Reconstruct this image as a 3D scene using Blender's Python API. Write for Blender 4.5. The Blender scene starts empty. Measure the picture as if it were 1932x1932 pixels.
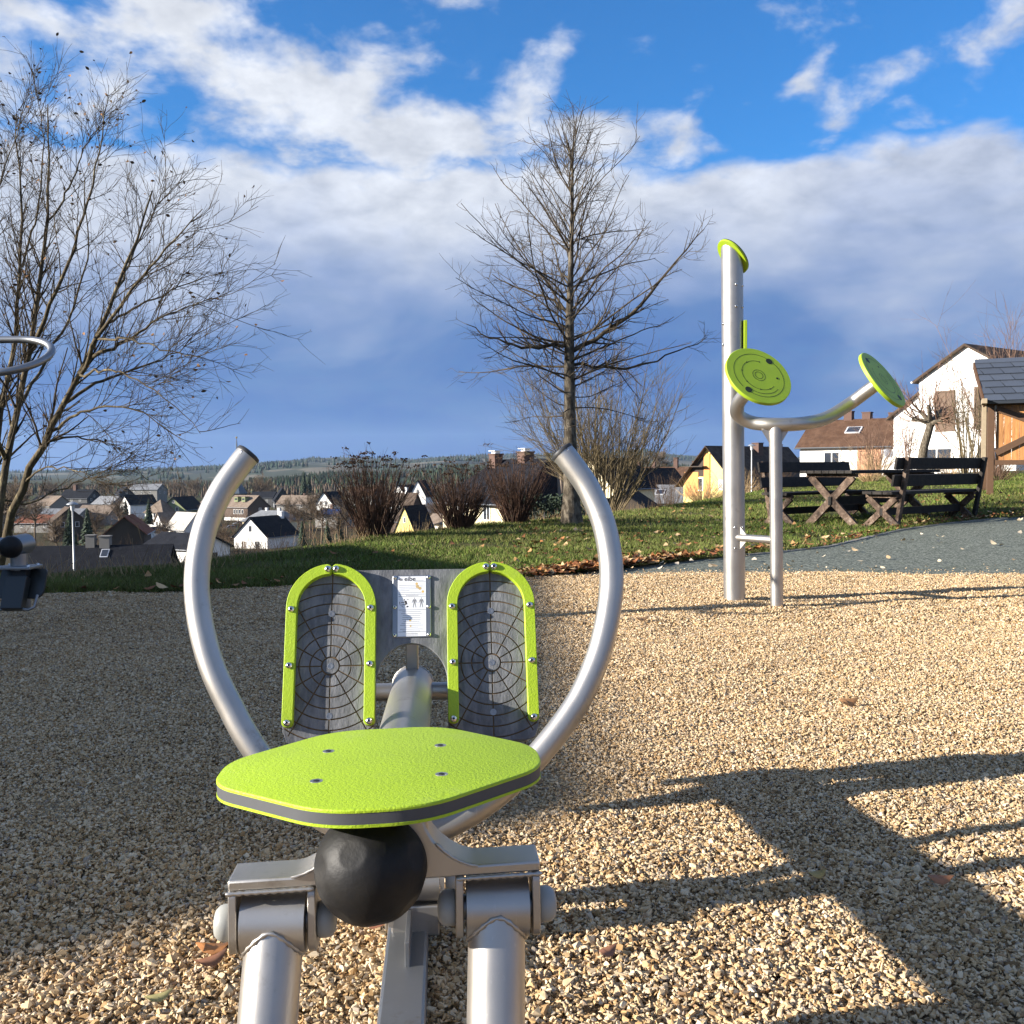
import bpy, math, random
import numpy as np
from mathutils import Matrix, Vector

R = math.radians
scene = bpy.context.scene
COL = scene.collection

# ------------------------------------------------------------------ camera
W = 1932.0
FPX = 1850.0
EYE = 0.857
PITCH = math.atan(81.0 / FPX)
ROLL = R(0.45)
cam_d = bpy.data.cameras.new('camera')
cam_d.sensor_width = 36.0
cam_d.lens = 36.0 * FPX / W
cam_d.clip_start = 0.05
cam_d.clip_end = 20000.0
cam = bpy.data.objects.new('camera', cam_d)
COL.objects.link(cam)
cam.matrix_world = Matrix.Translation((0, 0, EYE)) @ Matrix.Rotation(math.pi / 2 - PITCH, 4, 'X') @ Matrix.Rotation(-ROLL, 4, 'Z')
scene.camera = cam

# ------------------------------------------------------------------ sun, sky, exposure
SUN_AZ = R(14.0)      # the sun stands to the left, a little behind the viewer
SUN_EL = R(18.0)
to_sun = Vector((-math.cos(SUN_EL) * math.cos(SUN_AZ), -math.cos(SUN_EL) * math.sin(SUN_AZ), math.sin(SUN_EL)))
sun_d = bpy.data.lights.new('sun', 'SUN')
sun_d.energy = 5.0
sun_d.angle = R(0.55)
sun_d.color = (1.0, 0.93, 0.83)
sun = bpy.data.objects.new('sun', sun_d)
COL.objects.link(sun)
sun.rotation_euler = to_sun.to_track_quat('Z', 'Y').to_euler()
sun.location = (-20, -5, 20)

scene.view_settings.view_transform = 'Standard'
scene.view_settings.look = 'None'
scene.view_settings.exposure = 1.48
scene.view_settings.gamma = 1.0
scene.view_settings.use_curve_mapping = False
scene.render.engine = 'CYCLES'
scene.cycles.use_denoising = True
scene.cycles.max_bounces = 6
scene.cycles.volume_bounces = 0
scene.cycles.transparent_max_bounces = 8


class NT:
    """small node-tree helper"""
    def __init__(self, tree):
        self.t = tree

    def n(self, kind, **kw):
        nd = self.t.nodes.new(kind)
        for k, v in kw.items():
            setattr(nd, k, v)
        return nd

    def put(self, sock, v):
        if isinstance(v, bpy.types.NodeSocket):
            self.t.links.new(v, sock)
        else:
            if sock.type == 'VECTOR' and hasattr(v, '__len__') and len(v) == 4:
                v = v[:3]
            sock.default_value = v

    def m(self, op, a, b=0.0, c=None, clamp=False):
        nd = self.n('ShaderNodeMath', operation=op, use_clamp=clamp)
        self.put(nd.inputs[0], a)
        self.put(nd.inputs[1], b)
        if c is not None:
            self.put(nd.inputs[2], c)
        return nd.outputs[0]

    def step(self, x, lo, hi):
        nd = self.n('ShaderNodeMapRange', interpolation_type='SMOOTHSTEP')
        self.put(nd.inputs[0], x)
        nd.inputs[1].default_value = lo
        nd.inputs[2].default_value = hi
        return nd.outputs[0]

    def mix(self, f, a, b, mode='MIX'):
        nd = self.n('ShaderNodeMix', data_type='RGBA', blend_type=mode)
        self.put(nd.inputs[0], f)
        self.put(nd.inputs[6], a)
        self.put(nd.inputs[7], b)
        return nd.outputs[2]

    def noise(self, vec, scale, detail=4.0, rough=0.55, dist=0.0, out=0):
        nd = self.n('ShaderNodeTexNoise')
        if vec is not None:
            self.put(nd.inputs['Vector'], vec)
        nd.inputs['Scale'].default_value = scale
        nd.inputs['Detail'].default_value = detail
        nd.inputs['Roughness'].default_value = rough
        nd.inputs['Distortion'].default_value = dist
        return nd.outputs[out]

    def ramp(self, f, stops, interp='LINEAR'):
        nd = self.n('ShaderNodeValToRGB')
        nd.color_ramp.interpolation = interp
        el = nd.color_ramp.elements
        while len(el) < len(stops):
            el.new(0.5)
        for e, (p, c) in zip(el, stops):
            e.position = p
            e.color = (c[0], c[1], c[2], 1.0)
        self.put(nd.inputs[0], f)
        return nd.outputs[0]


def build_world():
    w = bpy.data.worlds.new('World')
    scene.world = w
    w.use_nodes = True
    t = NT(w.node_tree)
    w.node_tree.nodes.clear()
    out = t.n('ShaderNodeOutputWorld')
    bg = t.n('ShaderNodeBackground')
    bg.inputs[1].default_value = 0.068
    t.t.links.new(bg.outputs[0], out.inputs[0])
    sky = t.n('ShaderNodeTexSky', sky_type='NISHITA')
    sky.sun_disc = False
    sky.sun_elevation = SUN_EL
    sky.sun_rotation = math.atan2(to_sun.x, to_sun.y)
    sky.air_density = 1.0
    sky.dust_density = 0.3
    sky.ozone_density = 3.0
    clear = t.mix(1.0, sky.outputs[0], (0.25, 0.72, 1.13, 1), 'MULTIPLY')
    tc = t.n('ShaderNodeTexCoord')
    sep = t.n('ShaderNodeSeparateXYZ')
    t.t.links.new(tc.outputs['Generated'], sep.inputs[0])
    x, y, z = sep.outputs
    el = t.m('DEGREES', t.m('ARCSINE', z)) if False else t.m('MULTIPLY', t.m('ARCSINE', z), 57.29578)
    az = t.m('MULTIPLY', t.m('ARCTAN2', x, y), 57.29578)
    # cloud layer seen in perspective: flat layer coordinates
    zz = t.m('ADD', t.m('MAXIMUM', z, 0.0), 0.34)
    comb = t.n('ShaderNodeCombineXYZ')
    t.put(comb.inputs[0], t.m('DIVIDE', x, zz))
    t.put(comb.inputs[1], t.m('DIVIDE', y, zz))
    comb.inputs[2].default_value = 3.7
    fb = t.noise(comb.outputs[0], 9.5, 5.0, 0.56, 0.15)
    big = t.noise(comb.outputs[0], 3.2, 2.0, 0.5, 0.2)
    fb2 = t.noise(comb.outputs[0], 14.0, 4.0, 0.55, 0.2)
    wob = t.noise(comb.outputs[0], 5.0, 4.0, 0.55)

    def blob(a0, e0, la, le, ang, amp):
        da = t.m('SUBTRACT', az, a0)
        de = t.m('SUBTRACT', el, e0)
        c, s = math.cos(R(ang)), math.sin(R(ang))
        p = t.m('DIVIDE', t.m('ADD', t.m('MULTIPLY', da, c), t.m('MULTIPLY', de, s)), la)
        q = t.m('DIVIDE', t.m('SUBTRACT', t.m('MULTIPLY', de, c), t.m('MULTIPLY', da, s)), le)
        r2 = t.m('ADD', t.m('MULTIPLY', p, p), t.m('MULTIPLY', q, q))
        return t.m('MULTIPLY', t.m('EXPONENT', t.m('MULTIPLY', r2, -1.0)), amp)

    # altocumulus patches drifting above the main bank
    dens = None
    for b in ((-13.0, 20.6, 13.0, 3.2, -12, 0.66), (-19, 24.2, 7.0, 2.0, -8, 0.46), (-3, 18.2, 9, 2.2, -6, 0.55),
              (-25, 19.0, 7, 3.0, 0, 0.55), (2.6, 21.4, 1.6, 2.4, -35, 0.62), (7.5, 18.3, 5, 1.5, 0, 0.55),
              (10.6, 21.4, 1.0, 1.0, 30, 0.34), (16.8, 21.0, 1.9, 0.7, 38, 0.50), (25.5, 21.0, 5.5, 1.2, 12, 0.56),
              (28, 25.4, 4.0, 1.6, 10, 0.50), (-2, 24.8, 4, 1.2, -15, 0.30), (-34, 25, 6, 3, 0, 0.4), (40, 24, 7, 3, 5, 0.5)):
        v = blob(*b)
        dens = v if dens is None else t.m('ADD', dens, v)
    # elsewhere, out of view: scattered patches of the same kind, cover set for neutral fill
    away = t.step(t.m('ABSOLUTE', az), 34.0, 60.0)
    away = t.m('MAXIMUM', away, t.step(el, 28.0, 42.0))
    dens = t.m('ADD', dens, t.m('MULTIPLY', away, 0.36))
    nz = t.m('ADD', t.m('MULTIPLY', t.m('SUBTRACT', fb, 0.5), 2.6), t.m('MULTIPLY', t.m('SUBTRACT', big, 0.5), 1.1))
    puff = t.step(t.m('ADD', dens, nz), 0.16, 0.95)
    # the long bank low over the horizon
    edge = t.m('ADD', el, t.m('MULTIPLY', t.m('SUBTRACT', wob, 0.5), 4.5))
    edge = t.m('ADD', edge, t.m('MULTIPLY', t.m('SUBTRACT', fb, 0.5), 3.0))
    bank = t.m('SUBTRACT', 1.0, t.step(edge, 15.7, 17.2))
    mask = t.m('MAXIMUM', puff, bank)
    mask = t.m('MULTIPLY', mask, t.m('ADD', 0.88, t.m('MULTIPLY', fb2, 0.20)), clamp=True)
    K = 10.0
    soft = t.noise(comb.outputs[0], 2.3, 4.0, 0.55, 0.3)
    shade_el = t.m('ADD', el, t.m('MULTIPLY', t.m('SUBTRACT', soft, 0.5), 17.0))
    ccol = t.ramp(t.m('DIVIDE', shade_el, 24.0), [(0.0, (0.036, 0.130, 0.430)), (0.10, (0.050, 0.148, 0.440)), (0.28, (0.112, 0.215, 0.475)),
                                                 (0.44, (0.290, 0.375, 0.585)), (0.58, (0.50, 0.56, 0.70)), (0.74, (0.66, 0.70, 0.785)), (1.0, (0.73, 0.76, 0.82))])
    amp = t.m('ADD', 0.12, t.m('MULTIPLY', t.step(el, 6.0, 18.0), 0.72))
    var = t.m('ADD', 1.0, t.m('MULTIPLY', t.m('SUBTRACT', fb2, 0.5), amp))
    var = t.m('MULTIPLY', var, 0.58 * K)
    vm = t.n('ShaderNodeVectorMath', operation='SCALE')
    t.put(vm.inputs[0], ccol)
    t.put(vm.inputs['Scale'], var)
    col = t.mix(mask, clear, vm.outputs[0])
    t.t.links.new(col, bg.inputs[0])
    w.cycles.sampling_method = 'MANUAL'
    w.cycles.sample_map_resolution = 256


build_world()

# ------------------------------------------------------------------ helpers
rng = np.random.default_rng(7)
random.seed(7)


def at(px, py, Y):
    """the world point at distance Y (metres ahead) seen at that place of a 1932-px photograph"""
    u = (px - 966.0) / FPX
    v = -(py - 966.0) / FPX
    c, s = math.cos(ROLL), math.sin(ROLL)
    u, v = u * c + v * s, -u * s + v * c
    cp, sp = math.cos(PITCH), math.sin(PITCH)
    d = Vector((u, cp + v * sp, -sp + v * cp))
    k = Y / d.y
    return Vector((d.x * k, Y, EYE + d.z * k))


def hor(px):
    return 885.0 - math.tan(ROLL) * (px - 966.0)


def gy(px, py):
    """distance of flat ground seen at (px, py)"""
    return EYE * FPX / max(4.0, (py - hor(px)))


def smooth(a, b, x):
    t = np.clip((np.asarray(x, float) - a) / (b - a), 0, 1)
    return t * t * (3 - 2 * t)


EDGE_PX = [(-900, 1128), (0, 1107), (100, 1103), (300, 1083), (450, 1063), (600, 1040), (700, 1022), (880, 996), (980, 988), (1080, 980),
           (1200, 966), (1300, 952), (1400, 942), (1500, 930), (1650, 916), (1932, 905), (2400, 900)]
EDGE_T = [(p - 966) / FPX for p, q in EDGE_PX]
EDGE_Y = [gy(p, q) for p, q in EDGE_PX]


def gz(x, y):
    x = np.asarray(x, float)
    y = np.asarray(y, float)
    yy = np.maximum(y, 0.01)
    t = np.clip(x / yy, -3, 3)
    ye = np.interp(t, EDGE_T, EDGE_Y)
    d = np.where(y > 0.5, np.maximum(y - ye, 0), 0)
    d = d * d / (d + 2.0)
    side = smooth(0.10, 0.34, t)
    D = 13.5 + (3.6 - 13.5) * side
    s = 0.20 + (0.05 - 0.20) * side
    fall = -D * (1 - np.exp(-d * s / D))
    fall = fall * (1 - smooth(1.1, 1.7, np.abs(t)))
    xr = np.maximum(x - 3.4, 0)
    xr = xr * xr / (xr + 1.0)
    rise = 0.62 * (1 - np.exp(-0.052 * xr / 0.62))
    return fall + rise


def gzf(x, y):
    return float(gz(x, y))


MATS = {}


def mat(name, base=(0.5, 0.5, 0.5), rough=0.6, metal=0.0, var=0.0, vscale=8.0, base2=None, bump=0.0, bscale=40.0, spec=0.5, coords='Object', detail=5.0, emit=None, thr=None, obj_rand=0.0, stretch=None, coat=0.0):
    if name in MATS:
        return MATS[name]
    m = bpy.data.materials.new(name)
    m.use_nodes = True
    t = NT(m.node_tree)
    b = m.node_tree.nodes['Principled BSDF']
    b.inputs['Roughness'].default_value = rough
    b.inputs['Metallic'].default_value = metal
    b.inputs['Specular IOR Level'].default_value = spec
    b.inputs['Coat Weight'].default_value = coat
    tc = t.n('ShaderNodeTexCoord')
    vec = tc.outputs[coords]
    if stretch:
        mp = t.n('ShaderNodeMapping')
        mp.inputs['Scale'].default_value = stretch
        t.t.links.new(vec, mp.inputs[0])
        vec = mp.outputs[0]
    col = (*base, 1)
    if base2 is not None:
        f = t.noise(vec, vscale, detail, 0.6)
        lo, hi = thr if thr else (0.35, 0.65)
        col = t.mix(t.step(f, lo, hi), (*base, 1), (*base2, 1))
    if var:
        f2 = t.noise(vec, vscale * 2.3, detail, 0.6)
        k = t.m('ADD', 1.0 - var, t.m('MULTIPLY', f2, 2 * var))
        vm = t.n('ShaderNodeVectorMath', operation='SCALE')
        t.put(vm.inputs[0], col)
        t.put(vm.inputs['Scale'], k)
        col = vm.outputs[0]
    if obj_rand:
        oi = t.n('ShaderNodeObjectInfo')
        k = t.m('ADD', 1.0 - obj_rand, t.m('MULTIPLY', oi.outputs['Random'], 2 * obj_rand))
        vm = t.n('ShaderNodeVectorMath', operation='SCALE')
        t.put(vm.inputs[0], col)
        t.put(vm.inputs['Scale'], k)
        col = vm.outputs[0]
    t.put(b.inputs['Base Color'], col)
    if bump:
        bn = t.n('ShaderNodeBump')
        bn.inputs['Strength'].default_value = bump
        bn.inputs['Distance'].default_value = 0.01
        t.put(bn.inputs['Height'], t.noise(vec, bscale, 4.0, 0.6))
        t.t.links.new(bn.outputs[0], b.inputs['Normal'])
    MATS[name] = m
    return m


def tree_of(m):
    return NT(m.node_tree), m.node_tree.nodes['Principled BSDF']


# ---- mesh builder
class MB:
    def __init__(self):
        self.v = []
        self.f = []
        self.mi = []
        self.cur = 0
        self.sm = []
        self.smooth = False

    def add(self, verts, faces):
        o = len(self.v)
        self.v.extend([tuple(p) for p in verts])
        for f in faces:
            self.f.append([i + o for i in f])
            self.mi.append(self.cur)
            self.sm.append(self.smooth)
        return self

    def box(self, c, s, rot=None, mtx=None):
        hx, hy, hz = s[0] / 2, s[1] / 2, s[2] / 2
        pts = [Vector((a * hx, b * hy, d * hz)) for d in (-1, 1) for b in (-1, 1) for a in (-1, 1)]
        if rot is not None:
            pts = [rot @ p for p in pts]
        pts = [p + Vector(c) for p in pts]
        if mtx is not None:
            pts = [mtx @ p for p in pts]
        return self.add(pts, [(0, 2, 3, 1), (4, 5, 7, 6), (0, 1, 5, 4), (2, 6, 7, 3), (0, 4, 6, 2), (1, 3, 7, 5)])

    def beam(self, p, q, w, h, up=(0, 0, 1)):
        """a straight bar from p to q; w across, h along up"""
        p, q = Vector(p), Vector(q)
        d = (q - p)
        L = d.length
        d.normalize()
        u = Vector(up)
        x = d.cross(u)
        if x.length < 1e-4:
            x = d.cross(Vector((1, 0, 0)))
        x.normalize()
        u = x.cross(d)
        rot = Matrix((x, d, u)).transposed()
        return self.box((p + q) / 2, (w, L, h), rot)

    def prism(self, poly, profile, fn):
        """poly: 2-D outline (CCW); profile: [(inset, height)]; fn(s,t,h)->point"""
        n = len(poly)
        P = [Vector(p) for p in poly]
        nor = []
        for i in range(n):
            a, b, c = P[i - 1], P[i], P[(i + 1) % n]
            e1 = (b - a).normalized() if (b - a).length > 1e-9 else Vector((1, 0))
            e2 = (c - b).normalized() if (c - b).length > 1e-9 else e1
            m = Vector((-(e1.y + e2.y), e1.x + e2.x))
            if m.length < 1e-6:
                m = Vector((-e1.y, e1.x))
            m.normalize()
            cs = max(0.35, m.dot(Vector((-e1.y, e1.x))))
            nor.append(m / cs)
        verts = []
        for ins, h in profile:
            for i in range(n):
                q = P[i] + nor[i] * ins
                verts.append(fn(q.x, q.y, h))
        faces = []
        k = len(profile)
        for j in range(k - 1):
            for i in range(n):
                i2 = (i + 1) % n
                faces.append((j * n + i, j * n + i2, (j + 1) * n + i2, (j + 1) * n + i))
        faces.append([i for i in range(n)][::-1])
        faces.append([(k - 1) * n + i for i in range(n)])
        return self.add(verts, faces)

    def tube(self, pts, rad, sides=16, cap=True):
        pts = [Vector(p) for p in pts]
        n = len(pts)
        if not hasattr(rad, '__len__'):
            rad = [rad] * n
        t0 = (pts[1] - pts[0]).normalized()
        ref = Vector((0, 0, 1)) if abs(t0.z) < 0.9 else Vector((1, 0, 0))
        x = t0.cross(ref).normalized()
        verts, faces = [], []
        for i in range(n):
            if i == 0:
                t = t0
            elif i == n - 1:
                t = (pts[i] - pts[i - 1]).normalized()
            else:
                t = ((pts[i + 1] - pts[i]).normalized() + (pts[i] - pts[i - 1]).normalized()).normalized()
            x = (x - t * x.dot(t)).normalized()
            y = t.cross(x)
            for k in range(sides):
                a = 2 * math.pi * k / sides
                verts.append(pts[i] + (x * math.cos(a) + y * math.sin(a)) * rad[i])
        for i in range(n - 1):
            for k in range(sides):
                k2 = (k + 1) % sides
                faces.append((i * sides + k, i * sides + k2, (i + 1) * sides + k2, (i + 1) * sides + k))
        if cap:
            faces.append(list(range(sides))[::-1])
            faces.append([(n - 1) * sides + k for k in range(sides)])
        return self.add(verts, faces)

    def lathe(self, profile, origin, axis, sides=24):
        """profile: [(radius, height)] along axis from origin"""
        ax = Vector(axis).normalized()
        ref = Vector((0, 0, 1)) if abs(ax.z) < 0.9 else Vector((1, 0, 0))
        x = ax.cross(ref).normalized()
        y = ax.cross(x)
        o = Vector(origin)
        verts, faces = [], []
        for r, h in profile:
            for k in range(sides):
                a = 2 * math.pi * k / sides
                verts.append(o + ax * h + (x * math.cos(a) + y * math.sin(a)) * max(r, 1e-5))
        for i in range(len(profile) - 1):
            for k in range(sides):
                k2 = (k + 1) % sides
                faces.append((i * sides + k, i * sides + k2, (i + 1) * sides + k2, (i + 1) * sides + k))
        faces.append(list(range(sides))[::-1])
        faces.append([(len(profile) - 1) * sides + k for k in range(sides)])
        return self.add(verts, faces)

    def quad(self, a, b, c, d):
        return self.add([a, b, c, d], [(0, 1, 2, 3)])

    def build(self, name, material, parent=None, smooth=False, bevel=0.0, auto=None, seg=2):
        me = bpy.data.meshes.new(name)
        me.from_pydata([tuple(p) for p in self.v], [], self.f)
        mats = material if isinstance(material, (list, tuple)) else [material]
        for m in mats:
            me.materials.append(m)
        if len(mats) > 1:
            me.polygons.foreach_set('material_index', self.mi)
        if smooth:
            me.polygons.foreach_set('use_smooth', [True] * len(self.f))
            me.set_sharp_from_angle(angle=R(auto if auto else 35))
        me.update()
        o = bpy.data.objects.new(name, me)
        COL.objects.link(o)
        if parent is not None:
            o.parent = parent
        if bevel:
            md = o.modifiers.new('bevel', 'BEVEL')
            md.width = bevel
            md.segments = seg
            md.limit_method = 'ANGLE'
            md.angle_limit = R(40)
            md.harden_normals = False
        return o


def np_mesh(name, verts, faces, material, parent=None, smooth=False, colors=None):
    """fast mesh from numpy arrays (faces all of one size)"""
    me = bpy.data.meshes.new(name)
    verts = np.asarray(verts, np.float32)
    faces = np.asarray(faces, np.int32)
    nf, k = faces.shape
    me.vertices.add(len(verts))
    me.vertices.foreach_set('co', verts.ravel())
    me.loops.add(nf * k)
    me.loops.foreach_set('vertex_index', faces.ravel())
    me.polygons.add(nf)
    me.polygons.foreach_set('loop_start', np.arange(0, nf * k, k, dtype=np.int32))
    if smooth:
        me.polygons.foreach_set('use_smooth', np.ones(nf, bool))
    if colors is not None:
        ca = me.color_attributes.new('tone', 'FLOAT_COLOR', 'POINT')
        c4 = np.ones((len(verts), 4), np.float32)
        c4[:, :3] = colors
        ca.data.foreach_set('color', c4.ravel())
    me.materials.append(material)
    me.update(calc_edges=True)
    me.validate()
    o = bpy.data.objects.new(name, me)
    COL.objects.link(o)
    if parent is not None:
        o.parent = parent
    return o


def thing(name, label, cat, loc=(0, 0, 0), rz=0.0, group=None):
    o = bpy.data.objects.new(name, None)
    o.empty_display_size = 0.1
    COL.objects.link(o)
    o.location = loc
    o.rotation_euler = (0, 0, rz)
    o['label'] = label
    o['category'] = cat
    if group:
        o['group'] = group
    return o


def tag(o, label, cat, group=None):
    o['label'] = label
    o['category'] = cat
    if group:
        o['group'] = group
    return o


def kind(o, k):
    o['kind'] = k
    return o


def vcol_mat(name, rough=0.9, bump=0.0, bscale=1.0, var=0.0, vscale=1.0):
    m = mat(name, rough=rough, spec=0.2)
    t, b = tree_of(m)
    a = t.n('ShaderNodeAttribute', attribute_name='tone')
    col = a.outputs['Color']
    if var:
        tc = t.n('ShaderNodeTexCoord')
        f = t.noise(tc.outputs['Object'], vscale, 6.0, 0.65)
        k = t.m('ADD', 1 - var, t.m('MULTIPLY', f, 2 * var))
        vm = t.n('ShaderNodeVectorMath', operation='SCALE')
        t.put(vm.inputs[0], col)
        t.put(vm.inputs['Scale'], k)
        col = vm.outputs[0]
    t.put(b.inputs['Base Color'], col)
    return m

# ================================================================== the setting
def earth_material():
    m = mat('valley_ground', rough=0.95, spec=0.1)
    t, b = tree_of(m)
    tc = t.n('ShaderNodeTexCoord')
    f = t.noise(tc.outputs['Object'], 0.03, 8.0, 0.65)
    f2 = t.noise(tc.outputs['Object'], 1.3, 8.0, 0.7)
    c = t.ramp(f, [(0.30, (0.030, 0.034, 0.014)), (0.48, (0.055, 0.045, 0.022)), (0.60, (0.045, 0.062, 0.018)), (0.75, (0.075, 0.060, 0.035))])
    k = t.m('ADD', 0.55, t.m('MULTIPLY', f2, 0.9))
    vm = t.n('ShaderNodeVectorMath', operation='SCALE')
    t.put(vm.inputs[0], c)
    t.put(vm.inputs['Scale'], k)
    t.put(b.inputs['Base Color'], vm.outputs[0])
    bn = t.n('ShaderNodeBump')
    bn.inputs['Strength'].default_value = 0.8
    bn.inputs['Distance'].default_value = 0.15
    t.put(bn.inputs['Height'], f2)
    t.t.links.new(bn.outputs[0], b.inputs['Normal'])
    return m


def polar_sheet(name, azs, r0, r1, rows, material, lift, power=1.0):
    """sheet between two radius functions, following the ground"""
    azs = np.asarray(azs)
    f = np.linspace(0, 1, rows) ** power
    A, F = np.meshgrid(azs, f, indexing='ij')
    Ra = np.array([r0(a) for a in azs])[:, None]
    Rb = np.array([r1(a) for a in azs])[:, None]
    rr = Ra + (Rb - Ra) * F
    X = np.sin(A) * rr
    Y = np.cos(A) * rr
    Z = gz(X, Y) + lift
    v = np.stack([X, Y, Z], -1).reshape(-1, 3)
    n = rows
    idx = np.arange(len(azs) * n).reshape(len(azs), n)
    fc = np.stack([idx[:-1, :-1], idx[1:, :-1], idx[1:, 1:], idx[:-1, 1:]], -1).reshape(-1, 4)[:, ::-1]
    o = np_mesh(name, v, fc, material, smooth=True)
    return kind(o, 'structure')


# the ground out to the horizon
azs = np.concatenate([np.radians(np.arange(-180, -40, 6.0)), np.radians(np.arange(-40, 40, 0.5)), np.radians(np.arange(40, 180.1, 6.0))])
rs = np.concatenate([[0.0], np.geomspace(1.0, 9000, 170)])
A, RR = np.meshgrid(azs, rs, indexing='ij')
X, Y = np.sin(A) * RR, np.cos(A) * RR
Z = gz(X, Y) - 0.03
idx = np.arange(A.size).reshape(A.shape)
fc = np.stack([idx[:-1, :-1], idx[1:, :-1], idx[1:, 1:], idx[:-1, 1:]], -1).reshape(-1, 4)[:, ::-1]
kind(np_mesh('ground', np.stack([X, Y, Z], -1).reshape(-1, 3), fc, earth_material(), smooth=True), 'structure')

# boundaries on the ground (degrees from straight ahead)
GR_PX = [(-900, 1134), (-300, 1128), (0, 1122), (300, 1118), (560, 1106), (800, 1098), (1000, 1090), (1060, 1086), (1200, 1084), (1400, 1081), (1650, 1082), (1932, 1088), (2300, 1100), (3000, 1130)]
GR_A = [math.atan((p - 966) / FPX) for p, q in GR_PX]
GR_R = [gy(p, q) / math.cos(a) for (p, q), a in zip(GR_PX, GR_A)]
PA_PX = [(1000, 1090), (1060, 1083), (1200, 1068), (1300, 1056), (1400, 1047), (1480, 1040), (1560, 1031), (1640, 1016), (1700, 1006), (1800, 998), (1932, 992), (2300, 985), (3000, 985)]
PA_A = [math.atan((p - 966) / FPX) for p, q in PA_PX]
PA_R = [gy(p, q) / math.cos(a) for (p, q), a in zip(PA_PX, PA_A)]


def r_gravel(a):
    return float(np.interp(a, GR_A, GR_R, left=7.5, right=8.5))


def r_path(a):
    return max(r_gravel(a), float(np.interp(a, PA_A, PA_R, left=0)))


def r_edge(a):
    t = math.tan(a)
    return float(np.interp(t, EDGE_T, EDGE_Y)) / math.cos(a)


def gravel_material():
    m = mat('limestone_gravel', rough=0.85, spec=0.25)
    t, b = tree_of(m)
    tc = t.n('ShaderNodeTexCoord')
    vo = t.n('ShaderNodeTexVoronoi', feature='F1')
    vo.inputs['Scale'].default_value = 95.0
    t.put(vo.inputs['Vector'], tc.outputs['Object'])
    wn = t.n('ShaderNodeSeparateColor')
    t.put(wn.inputs[0], vo.outputs['Color'])
    col = t.ramp(wn.outputs[0], [(0.0, (0.18, 0.112, 0.052)), (0.3, (0.39, 0.263, 0.130)), (0.65, (0.47, 0.330, 0.172)), (1.0, (0.56, 0.415, 0.235))])
    gap = t.step(vo.outputs['Distance'], 0.62, 0.30)
    col = t.mix(t.m('MULTIPLY', t.m('SUBTRACT', 1.0, gap), 0.55), col, (0.14, 0.105, 0.07, 1))
    t.put(b.inputs['Base Color'], col)
    bn = t.n('ShaderNodeBump')
    bn.inputs['Strength'].default_value = 1.0
    bn.inputs['Distance'].default_value = 0.011
    h = t.m('ADD', t.m('MULTIPLY', gap, 0.7), t.m('MULTIPLY', wn.outputs[1], 0.6))
    t.put(bn.inputs['Height'], h)
    t.t.links.new(bn.outputs[0], b.inputs['Normal'])
    return m


def path_material():
    m = mat('green_grey_rubber', rough=0.9, spec=0.2)
    t, b = tree_of(m)
    tc = t.n('ShaderNodeTexCoord')
    vo = t.n('ShaderNodeTexVoronoi', feature='F1')
    vo.inputs['Scale'].default_value = 75.0
    t.put(vo.inputs['Vector'], tc.outputs['Object'])
    sc = t.n('ShaderNodeSeparateColor')
    t.put(sc.inputs[0], vo.outputs['Color'])
    col = t.ramp(sc.outputs[0], [(0.0, (0.036, 0.043, 0.033)), (0.5, (0.110, 0.122, 0.098)), (1.0, (0.26, 0.272, 0.225))])
    blot = t.noise(tc.outputs['Object'], 14.0, 5.0, 0.7)
    vmb = t.n('ShaderNodeVectorMath', operation='SCALE')
    t.put(vmb.inputs[0], col)
    t.put(vmb.inputs['Scale'], t.m('ADD', 0.45, t.m('MULTIPLY', blot, 1.15)))
    col = vmb.outputs[0]
    moss = t.step(t.noise(tc.outputs['Object'], 0.9, 6.0, 0.6), 0.56, 0.72)
    col = t.mix(t.m('MULTIPLY', moss, 0.45), col, (0.085, 0.10, 0.04, 1))
    t.put(b.inputs['Base Color'], col)
    bn = t.n('ShaderNodeBump')
    bn.inputs['Strength'].default_value = 0.9
    bn.inputs['Distance'].default_value = 0.006
    t.put(bn.inputs['Height'], sc.outputs[1])
    t.t.links.new(bn.outputs[0], b.inputs['Normal'])
    return m


M_gravel = gravel_material()
M_path = path_material()
M_turf = mat('turf_soil', (0.055, 0.070, 0.018), 0.95, var=0.45, vscale=2.0, base2=(0.085, 0.075, 0.028), bump=0.8, bscale=25, spec=0.1)
all_az = np.radians(np.concatenate([np.arange(-180, -40, 4.0), np.arange(-40, 40.1, 0.4), np.arange(44, 181, 4.0)]))
polar_sheet('gravel_bed', all_az, lambda a: 0.05, r_gravel, 40, M_gravel, -0.004)
pa = np.radians(np.arange(1.0, 48.1, 0.3))
polar_sheet('path', pa, lambda a: r_gravel(a) - 0.10, r_path, 24, M_path, 0.004 - 0.012)
la = np.radians(np.arange(-47, 46, 0.4))
polar_sheet('lawn', la, lambda a: r_path(a) - (0.05 if a < 0.235 else -0.02), lambda a: r_edge(a) + 5.0, 60, M_turf, -0.002)

# thin concrete edging between path and lawn
kb = MB()
ka = np.radians(np.arange(13.5, 27.0, 0.25))
prev = None
for a in ka:
    r = r_path(a)
    p = Vector((math.sin(a) * r, math.cos(a) * r, gzf(math.sin(a) * r, math.cos(a) * r)))
    if prev is not None:
        d = (p - prev).normalized()
        kb.beam(prev - d * 0.004 - Vector((0, 0, 0.048)), p + d * 0.004 - Vector((0, 0, 0.048)), 0.07, 0.10)
    prev = p
kind(kb.build('kerb', mat('edging_concrete', (0.27, 0.25, 0.21), 0.9, var=0.3, vscale=12)), 'structure')


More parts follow.
